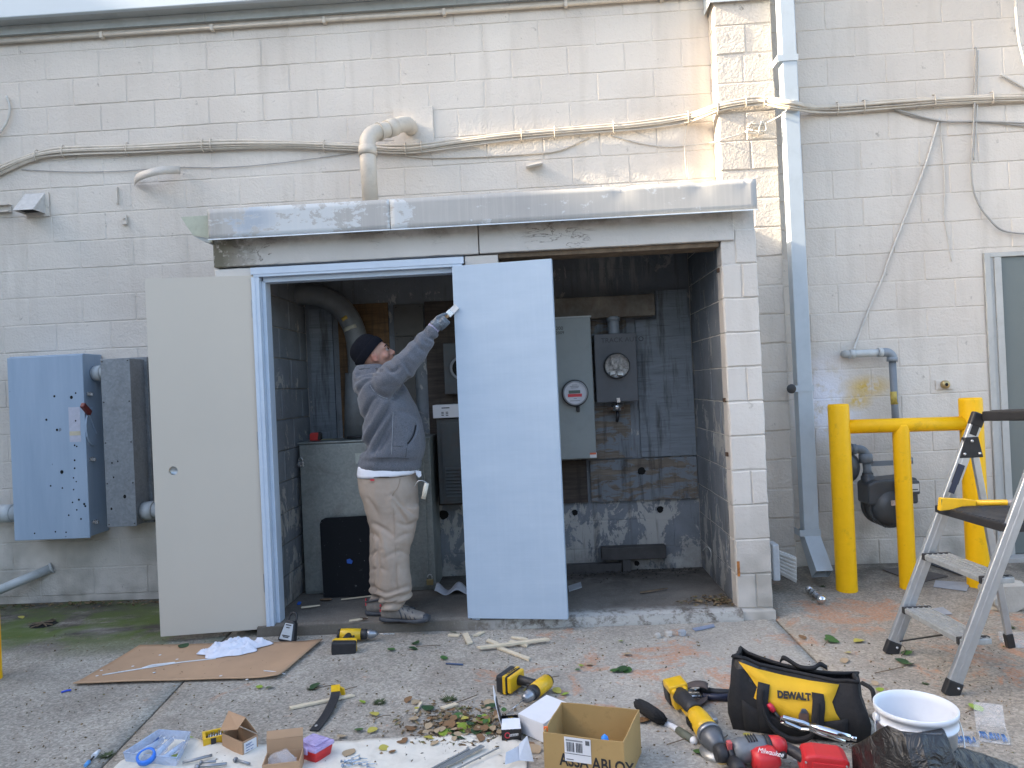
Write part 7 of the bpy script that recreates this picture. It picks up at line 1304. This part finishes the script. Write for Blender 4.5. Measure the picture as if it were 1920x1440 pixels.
# ------------------------------------------------------------------ bucket and bin liner
HBK, RB = .285, .130; ct = G(1716, 1322, HBK); bk = thing('bucket', 'white plastic bucket with wire handle beside the tool bag', 'bucket', V(ct.x, ct.y, gz(ct.x, ct.y)))
M_BKT = mat('white bucket plastic', (.66, .69, .74), .35, 0, .03, 6, dirt=.06); part('shell', MB().lathe([(.0, .004), (RB*.84, .004), (RB*.85, 0), (RB*.965, HBK*.80), (RB*1.0, HBK*.80), (RB*1.0, HBK*.83), (RB*.975, HBK*.83), (RB*.985, HBK*.93), (RB*1.015, HBK*.935), (RB*1.02, HBK*.995), (RB*1.0, HBK), (RB*.965, HBK*.99), (RB*.955, HBK*.9), (RB*.83, .012), (.0, .012)], (0, 0, 0), (0, 0, 1), 48), M_BKT, bk)
for s in (-1, 1): part('handle_ear', MB().cyl((s*RB*.98, 0, HBK*.87), (s*(RB*1.09), 0, HBK*.87), .014, n=12), M_BKT, bk)
part('wire_handle', MB().tube(spline([(-RB*1.07, 0, HBK*.87), (-RB*1.10, -.03, HBK*.62), (-RB*.7, -.105, HBK*.30), (0, -.135, HBK*.20), (RB*.7, -.105, HBK*.30), (RB*1.10, -.03, HBK*.62), (RB*1.07, 0, HBK*.87)], 5), .0025, 6), mat('galvanised wire', (.55, .56, .58), .35, .7), bk); part('blue_mark', MB().box((-RB*.94, .02, HBK*.75), (-RB*.93, .03, HBK*.88)), mat('blue paint run', (.05, .12, .6), .4), bk)
t = Mt('black bin liner film', .15, 0, .7); v = t.co('obj'); M_BIN = t.out((.010, .010, .011), t.bump(t.noise(9, v, 4, .6, 1.5), .9, .03), t.step(t.noise(6, v, 3), -.9, 2.4))
t = Mt('stretched bin liner', .18, 0, .6); v = t.co('obj'); M_BIN2 = t.out((.09, .095, .105), t.bump(t.noise(14, v, 3, .6, 1.5), .8, .02))
tb_ = thing('bin_liner', 'crumpled black bin liner heaped before the white bucket', 'bin liner', GG(1690, 1435), world=True)
hs = [(1596, 1400, .11), (1625, 1384, .18), (1648, 1368, .235), (1664, 1360, .262), (1690, 1371, .262), (1720, 1374, .262), (1766, 1366, .262), (1776, 1400, .18), (1805, 1402, .16), (1845, 1414, .12), (1900, 1434, .06)]
def binf(u, w):
    i = u*(len(hs)-1); k = min(int(i), len(hs)-2); f = i-k; a, b = hs[k], hs[k+1]; f = f*f*(3-2*f); px_, py_, z0 = (lerp(a[j], b[j], f) for j in range(3)); p = G(px_, py_, z0)
    dist = w*.55; z = z0*(1-sstep(0, .55, w)) + .03*(1-w)*abs(mnoise.noise(Vector((u*9, w*5, 3))))*min(1, w*5) + .022*abs(mnoise.noise(Vector((u*17, w*9, 1))))*min(1, w*6)
    return V(p.x+.06*(w)*mnoise.noise(Vector((u*4, w*3, 8))), p.y-dist*.55-.0*z0, max(.006, z))
part('sheet', MB().grid(binf, 70, 40), M_BIN, tb_, fix=False, solid=.0015)
def binb(u, w): p = binf(u, 0); return V(p.x, p.y-.004*w, lerp(p.z, .02, w))
part('back_fold', MB().grid(binb, 70, 6), M_BIN, tb_, fix=False)
qz = [G(1692, 1372, .262)-V(0, .008, 0), G(1764, 1370, .262)-V(0, .008, 0), G(1745, 1425, .15)-V(0, .03, 0), G(1722, 1420, .155)-V(0, .03, 0)]; 
part('stretched_patch', MB().grid(lambda a, b: lerp(lerp(qz[0], qz[1], a), lerp(qz[3], qz[2], a), b)+V(0, -.006-.006*sin(pi*a)*sin(pi*b), .012*sin(pi*b)), 10, 10), M_BIN2, tb_, fix=False, solid=.001)
# ------------------------------------------------------------------ clear cases with blue screws, stone, hitch, plates
M_CLR = film('clear case plastic', (.85, .9, .95), .12, .1); M_BLS = mat('blue anchor', (.03, .13, .36), .4)
def case(px_, py_, w, d, h, yaw, lab, n, lid=True):
    p = GG(px_, py_); c_ = thing('clear_case', lab, 'case', V(p.x, p.y, gz(p.x, p.y)+.003), (0, 0, yaw), 'clear plastic cases'); obox(c_, 'case', (-w/2, -d/2, 0), (w, 0, 0), (0, d, 0), h, .002, M_CLR)
    if lid: part('lid', MB().prism([(-w/2, d/2, h), (w/2, d/2, h), (w/2, d/2+.05, h+d*.8), (-w/2, d/2+.05, h+d*.8)], (0, .002, 0)), M_CLR, c_)
    r2 = random.Random(px_)
    for k in range(n): x = lerp(-w/2+.008, w/2-.008, k/max(1, n-1)); part('anchor', MB().cyl((x, -d*.36+r2.uniform(0, .02), .007), (x+r2.uniform(-.006, .006), d*.25, .010), .0042, n=6), M_BLS, c_)
    return c_
case(1808, 1392, .085, .075, .025, rad(-14), 'clear case of blue anchors right behind the bucket', 8, False); case(1862, 1386, .10, .085, .03, rad(-22), 'open lidded clear case of blue anchors near the right edge', 9); case(1905, 1208, .12, .13, .04, rad(-16), 'empty clear plastic case at the right picture edge', 0, False)
def rock(name, c, r, sq, m, lab, cat, seed, n=14, grp=None, cut=.7):
    mb = MB(); mb.sphere((0, 0, 0), 1, n, n*2//3)
    for p_ in mb.v:
        k_ = 1+.5*mnoise.noise(p_*1.3+V(seed, 0, seed))+.14*mnoise.noise(p_*4+V(seed, 0, seed)); p_ *= k_; p_.x = max(-cut, min(cut, p_.x)); p_.y = max(-cut, min(cut, p_.y)); p_.z = max(-.62, min(cut, p_.z)); p_.x *= r*sq[0]; p_.y *= r*sq[1]; p_.z = (p_.z+.62)*r*sq[2]
    mb.sm = [False]*len(mb.f); mb.xf(Matrix.Translation(c)); return solo(name, mb, m, lab, cat, c, grp)
M_STN = mat('broken concrete', (.40, .385, .35), .9, 0, .12, 8, .6, 50, dirt=.2)
p = GG(1892, 1142); rock('concrete_lump', V(p.x, p.y+.02, p.z), .17, (1.15, .8, .72), M_STN, 'broken lump of concrete behind the ladder at the right', 'stone', 4.3, 16, cut=.6)
for i, (px_, py_, r, lab) in enumerate(((1233, 1196, .022, 'small white stone chip before the slab kerb'), (1254, 1193, .024, 'pale stone chip right of the white chip'), (1279, 1192, .028, 'blue grey stone chip, largest of the chips before the kerb'), (1247, 1202, .011, 'tiny stone crumb between the pale chips'))): rock('stone_chip', GG(px_, py_), r, (1.1, .9, .9), mat('pale chip', (.46, .44, .41), .85, 0, .15, 20) if i != 2 else mat('blue grey chip', (.32, .35, .39), .8), lab, 'stone', i*2.7+1, 10, 'stone chips before the kerb')
a_, b_ = GG(1518, 1114), GG(1541, 1134); bh = thing('hitch_ball', 'chrome ball hitch lying on the stained concrete', 'hitch ball', lerp(a_, b_, .5), world=True); u_ = (b_-a_).normalized(); z3 = V(0, 0, .03)
part('ball', MB().sphere(b_+z3-u_*.01, .030, 18, 12), M_CHR, bh); part('shank', MB().tube([a_+z3, lerp(a_, b_, .7)+z3], [.016, .016], 14), M_TG, bh); part('flange', MB().tube([lerp(a_, b_, .50)+z3, lerp(a_, b_, .60)+z3], .027, 16), M_CHR, bh); part('nut', MB().tube([lerp(a_, b_, .22)+z3, lerp(a_, b_, .36)+z3], .024, 6), M_STEEL, bh); part('end', MB().sphere(a_+z3, .026, 14, 10), M_CHR, bh)
def plate(pts, m, lab, name='board_scrap', th=.006, lift=.004, grp=None):
    P = [GG(*p)+V(0, 0, lift) for p in pts]; return solo(name, MB().prism(P, (0, 0, th)), m, lab, 'scrap', sum(P, V(0, 0, 0))/len(P), grp)
M_DKB = mat('dark brown scrap board', (.095, .08, .072), .8, 0, .15, 12); M_GYC = mat('grey card scrap', (.30, .31, .33), .7)
plate([(1655, 1070), (1700, 1065), (1778, 1082), (1720, 1095)], M_DKB, 'dark brown board scrap lying behind the middle yellow post', grp='flat scraps'); plate([(1740, 1058), (1790, 1052), (1868, 1075), (1800, 1080)], mat('slate scrap', (.06, .062, .068), .7), 'slate dark board scrap lying before the grey door', grp='flat scraps')
plate([(1754, 1090), (1820, 1094), (1812, 1110), (1750, 1102)], M_GYC, 'grey card strip lying between the yellow posts', th=.003, grp='flat scraps'); plate([(1702, 1150), (1768, 1140), (1786, 1153), (1710, 1158)], M_GYC, 'pale grey card lying under the ladder', th=.003, grp='flat scraps'); plate([(1298, 1181), (1338, 1173), (1340, 1177), (1304, 1185)], mat('blue grey shard', (.22, .26, .36), .6), 'blue grey plastic shard before the kerb', th=.006, grp='flat scraps')
p = GG(1063, 1130, ZS); plate([(1066, 1118), (1090, 1110), (1092, 1120), (1068, 1128)], mat('pale scrap', (.36, .38, .40), .6), 'pale scrap inside the closet beside the blue leaf', lift=ZS, grp='flat scraps')
# curled paper on the closet floor
P0, P1 = W(817, 1100, 5.0), W(880, 1098, 5.0); P0.z = P1.z = ZS
mb = MB(); mb.grid(lambda u, w: V(lerp(P0.x, P1.x, u), lerp(4.93, 5.06, w), ZS+.004+.055*(.5+.5*cos(u*9.5))*(.6+.4*w)), 30, 4); solo('curled_paper', mb, mat('soiled white paper', (.50, .51, .55), .7, 0, .1, 12, dirt=.4), 'curled white paper on the floor between cabinet and blue leaf', 'paper', lerp(P0, P1, .5), fix=False, solid=.001)
# ------------------------------------------------------------------ wood offcuts
M_PINE = mat('pale pine', (.60, .51, .37), .7, 0, .1, 30, .15, 60)
wd_ = [((895, 1222), (1030, 1205), .028, 'longest pale pine strip lying across the others'), ((935, 1217), (995, 1240), .026, 'pine strip pointing to the white carton under the longest one'), ((912, 1202), (935, 1211), .03, 'broken pine strip at the left of the crossed strips'), ((955, 1205), (990, 1214), .026, 'short pine strip behind the crossed strips'), ((840, 1193), (862, 1194), .03, 'small pine chip left of the upright offcut'), ((872, 1190), (882, 1210), .034, 'square pine offcut standing out of the row'), ((890, 1195), (906, 1187), .026, 'pine chip nearest to the blue leaf'), ((958, 1197), (990, 1202), .022, 'thin pine splinter below the blue leaf'), ((543, 1331), (665, 1306), .024, 'long pine strip under the curved flat bar'), ((780, 1338), (790, 1320), .012, 'pine splinter above the leaf pile'), ((828, 1332), (858, 1323), .026, 'broken pine piece right above the leaf pile')]
for i, (a_, b_, w_, lab) in enumerate(wd_):
    p, e = GG(*a_), GG(*b_); h = .010 if i != 0 else .012; lift = .012 if i == 0 else .0; d_ = (e-p).normalized(); s_ = V(-d_.y, d_.x, 0)*w_/2; rr = random.Random(i)
    poly = [p-s_+d_*rr.uniform(0, .02), p+s_, e+s_-d_*rr.uniform(0, .02), e-s_]; solo('pine_offcut', MB().prism([q+V(0, 0, .003+lift) for q in poly], (0, 0, h)), M_PINE, lab, 'wood offcut', p, 'pine offcuts on the concrete', bevel=.001)
for i, (a_, b_, m_, lab) in enumerate((((836, 1244), (868, 1246), mat('slate blue pencil', (.05, .08, .16), .5), 'blue carpenter pencil lying in the middle of the paving'), ((115, 1298), (133, 1294), mat('blue plastic', (.02, .07, .5), .4), 'blue plastic clip lying left of the cardboard'),)):
    p, e = GG(*a_, .006), GG(*b_, .006); solo('pencil' if i == 0 else 'blue_clip', MB().tube([p, lerp(p, e, .5)+V(0, .01*i, 0), e], .005, 6), m_, lab, 'pencil' if i == 0 else 'clip', p)
for i, (a_, b_, w_) in enumerate((((1200, 1112), (1252, 1104), .02), ((1290, 1132), (1302, 1124), .02), ((655, 1165), (690, 1160), .016), ((565, 1140), (600, 1136), .02), ((640, 1125), (700, 1118), .006), ((675, 1161), (690, 1161), .02))):
    p, e = G(*a_, ZS+.012), G(*b_, ZS+.012); d_ = (e-p).normalized(); solo('wood_splinter', MB().prism([p+V(0, w_*.5, 0), p-V(0, w_*.3, 0), lerp(p, e, .5)-V(0, w_*.5, 0), e, lerp(p, e, .6)+V(0, w_*.4, 0)], (0, 0, .008)), (M_WOODB, M_WOODB, M_PINE, M_PINE, M_PINE, mat('rusty iron', (.1, .06, .04)))[i], ('rotten brown stick on the closet floor at right', 'short brown splinter near the closet leaf litter', 'pale splinter on the floor before the man', 'pale splinter on the floor beside the door jamb', 'thin pale lath before the black board', 'small rusty latch plate on the floor behind the man')[i], 'splinter', p, 'splinters on the closet floor')
p = G(560, 1135, ZS); solo('blue_scrap', MB().prism([p+V(-.015, 0, .004), p+V(.012, -.006, .004), p+V(.018, .006, .02), p+V(-.005, .012, .022)], (0, .002, 0)), mat('blue tape scrap', (.02, .10, .42), .5), 'scrap of blue tape on the closet floor by the jamb', 'tape scrap', p)
p = W(656, 1052, 4.985); solo('blue_scrap', MB().prism([p+V(-.022, 0, .01), p+V(.0, 0, .016), p+V(.02, 0, 0), p+V(.012, 0, -.02), p+V(-.02, 0, -.014)], (0, .003, 0)), mat('blue tape scrap', (.02, .1, .4)), 'scrap of blue tape stuck on the black board', 'tape scrap', p)
p = G(611, 1128, ZS); solo('dry_leaf_curl', MB().grid(lambda u, w: p+V((u-.5)*.08, (w-.5)*.03*sin(pi*u), .008+.02*abs(w-.5)), 8, 4), mat('dry brown leaf', (.22, .14, .08), .8), 'curled dry leaf on the floor before the black board', 'leaf', p, fix=False, solid=.001)
# ------------------------------------------------------------------ drain hole in the moss
p = GG(82, 1172); dh = thing('drain_cover', 'dark broken drain opening in the mossy paving', 'drain', p, world=True); part('pit', MB().prism([p+V(cos(2*pi*k/12)*.085*random.uniform(.8, 1.1), sin(2*pi*k/12)*.085*random.uniform(.8, 1.1), .0025) for k in range(12)], (0, 0, .001)), M_HOLE, dh)
for k in range(7): a = random.uniform(0, 6.28); part('twig', MB().tube([p+V(cos(a)*.09, sin(a)*.09, .012), p+V(-cos(a)*.05, -sin(a+.4)*.08, .016)], .004, 5), M_WOODB, dh)
# ------------------------------------------------------------------ leaves, twigs and litter
LM = {}
for nm, c in (('green leaf', (.045, .115, .025)), ('lime leaf', (.22, .30, .03)), ('yellow leaf', (.42, .36, .07)), ('brown leaf', (.20, .11, .05)), ('tan leaf', (.36, .27, .17)), ('dark green leaf', (.022, .06, .018))): LM[nm] = mat(nm, c, .55, 0, .2, 40)
def leaf_mesh(seed):
    r = random.Random(seed); mb = MB(); c = r.uniform(-.25, .25); b_ = r.uniform(.1, .35)
    def fn(u, w): h = .38*math.sin(pi*min(1, u**.8))**.8; y = (w-.5)*2*h; return V(u-.5, y+.1*sin(u*3)*c, b_*(y*y)*1.4+c*(u-.5)**2)
    mb.grid(fn, 6, 4); me = mb.mesh('leaf'); return me
LMESH = {k: [leaf_mesh(i+hash(len(k))) for i in range(3)] for k in LM}
for k, l in LMESH.items():
    for m_ in l: m_.materials.append(LM[k])
def leaf_at(px_, py_, kind, s, seed):
    r = random.Random(seed); p = GG(px_, py_, .004); o = bpy.data.objects.new('fallen_leaf', r.choice(LMESH[kind])); col.objects.link(o); o.location = p+V(0, 0, .003+.004*r.random()); o.rotation_euler = (r.uniform(-.25, .25), r.uniform(-.25, .25), r.uniform(0, 6.28)); s *= .78; o.scale = (s, s, s)
    return o
named = [(679, 1317, 'lime leaf', .05), (701, 1340, 'yellow leaf', .075), (698, 1371, 'yellow leaf', .07), (803, 1329, 'dark green leaf', .10), (832, 1235, 'green leaf', .07), (433, 1341, 'green leaf', .07), (776, 1350, 'tan leaf', .06), (672, 1370, 'green leaf', .06), (871, 1367, 'lime leaf', .11), (905, 1353, 'lime leaf', .12), (895, 1372, 'dark green leaf', .10), (832, 1376, 'lime leaf', .09), (862, 1382, 'dark green leaf', .10), (805, 1385, 'yellow leaf', .07), (840, 1363, 'brown leaf', .10), (770, 1367, 'brown leaf', .09), (815, 1372, 'tan leaf', .09), (856, 1345, 'green leaf', .08), (920, 1325, 'dark green leaf', .09), (918, 1318, 'tan leaf', .08), (765, 1313, 'brown leaf', .07), (780, 1317, 'tan leaf', .07), (722, 1404, 'yellow leaf', .07), (755, 1391, 'brown leaf', .08), (1163, 1257, 'dark green leaf', .11), (1152, 1258, 'green leaf', .08), (1176, 1257, 'green leaf', .09), (1090, 1250, 'lime leaf', .04), (1083, 1257, 'green leaf', .04), (1176, 1228, 'tan leaf', .06), (1163, 1203, 'lime leaf', .04), (1205, 1352, 'brown leaf', .08), (1385, 1282, 'lime leaf', .05), (1402, 1381, 'yellow leaf', .06), (1650, 1295, 'lime leaf', .06), (1829, 1328, 'lime leaf', .09), (1700, 1225, 'green leaf', .09), (1690, 1240, 'dark green leaf', .09), (1702, 1246, 'green leaf', .09), (1560, 1203, 'green leaf', .11), (1556, 1197, 'green leaf', .09), (1610, 1203, 'yellow leaf', .09), (1504, 1196, 'brown leaf', .07), (1582, 1240, 'tan leaf', .07), (1655, 1312, 'green leaf', .07), (1640, 1283, 'tan leaf', .05), (1312, 1410, 'green leaf', .08), (990, 1294, 'yellow leaf', .07), (1045, 1297, 'yellow leaf', .07), (1060, 1302, 'lime leaf', .05), (486, 1290, 'lime leaf', .05), (590, 1288, 'dark green leaf', .09), (395, 1185, 'yellow leaf', .08), (40, 1158, 'yellow leaf', .07), (345, 1213, 'dark green leaf', .10), (505, 1290, 'green leaf', .06), (992, 1398, 'brown leaf', .09), (1003, 1406, 'tan leaf', .08), (640, 1383, 'tan leaf', .06), (655, 1412, 'tan leaf', .09), (735, 1411, 'brown leaf', .05), (775, 1217, 'dark green leaf', .08), (733, 1219, 'green leaf', .07), (780, 1207, 'dark green leaf', .08), (850, 1187, 'dark green leaf', .07), (1105, 1247, 'tan leaf', .05), (1590, 1225, 'yellow leaf', .05), (330, 1420, 'lime leaf', .06), (350, 1389, 'lime leaf', .09), (1750, 1150, 'yellow leaf', .06), (1780, 1165, 'yellow leaf', .05), (1765, 1062, 'yellow leaf', .07)]
LAND = {'the cardboard sheet': (370, 1245), 'the flat bar': (612, 1345), 'the leaf heap': (860, 1365), 'the pine offcuts': (940, 1212), 'the tan carton': (1110, 1380), 'the grinder': (1300, 1350), 'the tool bag': (1500, 1310), 'the far ladder foot': (1669, 1225), 'the near ladder foot': (1781, 1302), 'the bucket': (1716, 1380), 'the hitch ball': (1530, 1124), 'the slab kerb': (780, 1180), 'the yellow guard': (1710, 1100), 'the plastic tray': (300, 1415), 'the drain hole': (82, 1172), 'the small brown carton': (450, 1395), 'the white carton': (1000, 1340), 'the red organiser': (588, 1420), 'the blue pencil': (850, 1245), 'the stone chips': (1255, 1196)}
rec = {}
for i, (a_, b_, k, s) in enumerate(named):
    o = leaf_at(a_, b_, k, s, i+100); ln = min(LAND, key=lambda q: (LAND[q][0]-a_)**2+((LAND[q][1]-b_)*1.6)**2); rec.setdefault((k, ln), []).append((a_, o))
for (k, ln), l in rec.items():
    l.sort(key=lambda q: q[0]); pre = [''] if len(l) == 1 else (['left of two ', 'right of two '] if len(l) == 2 else ['leftmost '] + ['%s from the left of the ' % w_ for w_ in ('second', 'third', 'fourth', 'fifth', 'sixth', 'seventh')][:len(l)-2] + ['rightmost '])
    for (a_, o), w_ in zip(l, pre): tag(o, w_ + 'fallen ' + k + ('s' if 'of ' in w_ else '') + ' near ' + ln, 'leaf', 'fallen leaves on the paving')
rr = random.Random(99); kinds = list(LM); hp_ = thing('leaf_heap', 'heap of dry brown and green leaves swept before the black carton', 'leaf heap', GG(880, 1362), world=True)
for i in range(52):                                   # the heap behind the black carton
    px_, py_ = rr.gauss(880, 42), rr.gauss(1362, 17)
    if px_ < 950 and py_ < 1398:
        o = leaf_at(px_, py_, rr.choice(('brown leaf', 'tan leaf', 'brown leaf', 'tan leaf', 'brown leaf', 'dark green leaf', 'green leaf', 'yellow leaf')), rr.uniform(.028, .062), i+500); o.name = 'leaf'; o.parent = hp_; o.location = o.location - OFF[hp_.name] + V(0, 0, .012*rr.random())
def litter(name, n, place, cols, smin, smax, lab, cat):
    """countless crumbs of twig, leaf and bark in one object"""
    mb = MB(); r = random.Random(n)
    for i in range(n):
        p = place(r); a = r.uniform(0, 6.28); l = r.uniform(smin, smax); w_ = l*r.uniform(.12, .45); u = V(cos(a), sin(a), r.uniform(-.25, .25))*l/2; s_ = V(-sin(a), cos(a), r.uniform(-.3, .3))*w_/2; h = V(0, 0, .002+r.random()*.006)
        mb.add([p-u+h, p+s_+h*1.6, p+u+h, p-s_+h*.6], [(0, 1, 2, 3)])
    o = part(name, mb, cols, None, loc=(0, 0, 0), fix=False); tag(o, lab, cat, kind='stuff'); return o
t = Mt('mixed plant litter', .85, 0, .2); v = t.co('pos'); k = t.ramp(t.noise(26, v, 2, .6), [(.25, (.03, .022, .014)), (.42, (.11, .075, .042)), (.55, (.24, .17, .10)), (.66, (.06, .085, .025)), (.8, (.38, .31, .22))]); M_LIT = t.out(k)
def pl_heap(r): p = GG(r.gauss(872, 52), r.gauss(1364, 20)); return p
def pl_all(r): p = GG(r.uniform(20, 1900), r.uniform(1190, 1436)); return p
litter('leaf_litter', 1300, pl_heap, M_LIT, .008, .04, 'scattered crumbs of leaves and twigs heaped before the black carton', 'leaf litter')
litter('paving_litter', 1900, pl_all, M_LIT, .004, .02, 'fine crumbs of twig and bark strewn over the paving', 'litter')
def pl_wall(r): x = r.uniform(-4.2, -2.35); return V(x, 5.40-abs(r.gauss(0, .06)), gz(x, 5.4)+.004)
litter('wall_litter', 260, pl_wall, M_LIT, .01, .06, 'dead leaves and twigs gathered along the foot of the left wall', 'leaf litter')
def pl_in(r): return V(1.09-abs(r.gauss(0, .10)), 4.60+r.gauss(.0, .05), ZS+.004)
litter('closet_litter', 260, pl_in, M_LIT, .01, .05, 'dry leaf litter in the right front corner of the closet floor', 'leaf litter')
def pl_in2(r): return V(r.uniform(-.6, 1.08), 5.42-abs(r.gauss(0, .12)), ZS+.004)
litter('closet_litter', 420, pl_in2, mat('dark crumbs', (.03, .026, .022), .9), .006, .03, 'dark crumbs along the back of the closet floor', 'litter')
# twigs
rr = random.Random(31)
for i, (px_, py_, a, l) in enumerate(((1330, 1398, .5, .12), (1250, 1396, .25, .10), (1690, 1230, .9, .16), (1640, 1262, .2, .25), (780, 1212, -.2, .14), (640, 1296, .4, .08), (590, 1292, .2, .10), (700, 1350, .3, .08), (1005, 1275, .1, .12), (1545, 1210, .8, .10), (1810, 1337, .0, .05), (855, 1318, .5, .12))):
    p = GG(px_, py_, .006); solo('twig', MB().tube(spline([p, p+V(cos(a)*l*.5, sin(a)*l*.5, .006+rr.random()*.008), p+V(cos(a+.2)*l, sin(a+.2)*l, .003)], 3), .0022, 5), M_WOODB, ('thin twig left of the red rotary hammer', 'thin twig below the scrub brush', 'thin twig beside the far ladder foot', 'longest bare twig between tool bag and ladder', 'thin twig right of the drill below the kerb', 'short twig above the flat bar', 'short twig right of the cardboard sheet', 'short twig right of the flat bar', 'thin twig above the yellow drill by the white carton', 'thin twig near the green leaves behind the tool bag', 'tiny twig right of the bucket', 'thin twig above the leaf heap')[i], 'twig', p, 'bare twigs on the paving')
# small tufts of weed in the joints
def tuft(px_, py_, r, n, lab, i):
    p = GG(px_, py_); mb = MB(); q = random.Random(i)
    for k in range(n):
        a = q.uniform(0, 6.28); l = r*q.uniform(.4, 1); b_ = p+V(cos(a)*l*.3, sin(a)*l*.3, 0); e = p+V(cos(a)*l, sin(a)*l, r*q.uniform(.02, .28)); s_ = V(-sin(a), cos(a), 0)*r*.07; mb.add([b_-s_, b_+s_, e], [(0, 1, 2)])
    solo('weed_tuft', mb, mat('moss green weed', (.055, .075, .028), .8, 0, .3, 30), lab, 'weed', p, 'weed tufts', fix=False)
for i, (a_, b_, r, lab) in enumerate(((201, 1418, .06, 'green weed tuft at the left paving joint'), (587, 1292, .05, 'wilted weed sprig right of the cardboard'), (842, 1313, .07, 'grey green moss clump above the leaf pile'), (712, 1318, .06, 'small moss clump right of the flat bar'), (1418, 1397, .04, 'green sprig between grinder and tool bag'), (1735, 1283, .03, 'dark moss clump beside the near ladder foot'), (1895, 1178, .05, 'dark weed clump at the right edge'), (1542, 1100, .04, 'weed tuft beside the hitch ball'))): tuft(a_, b_, r*.75, 110, lab, i)
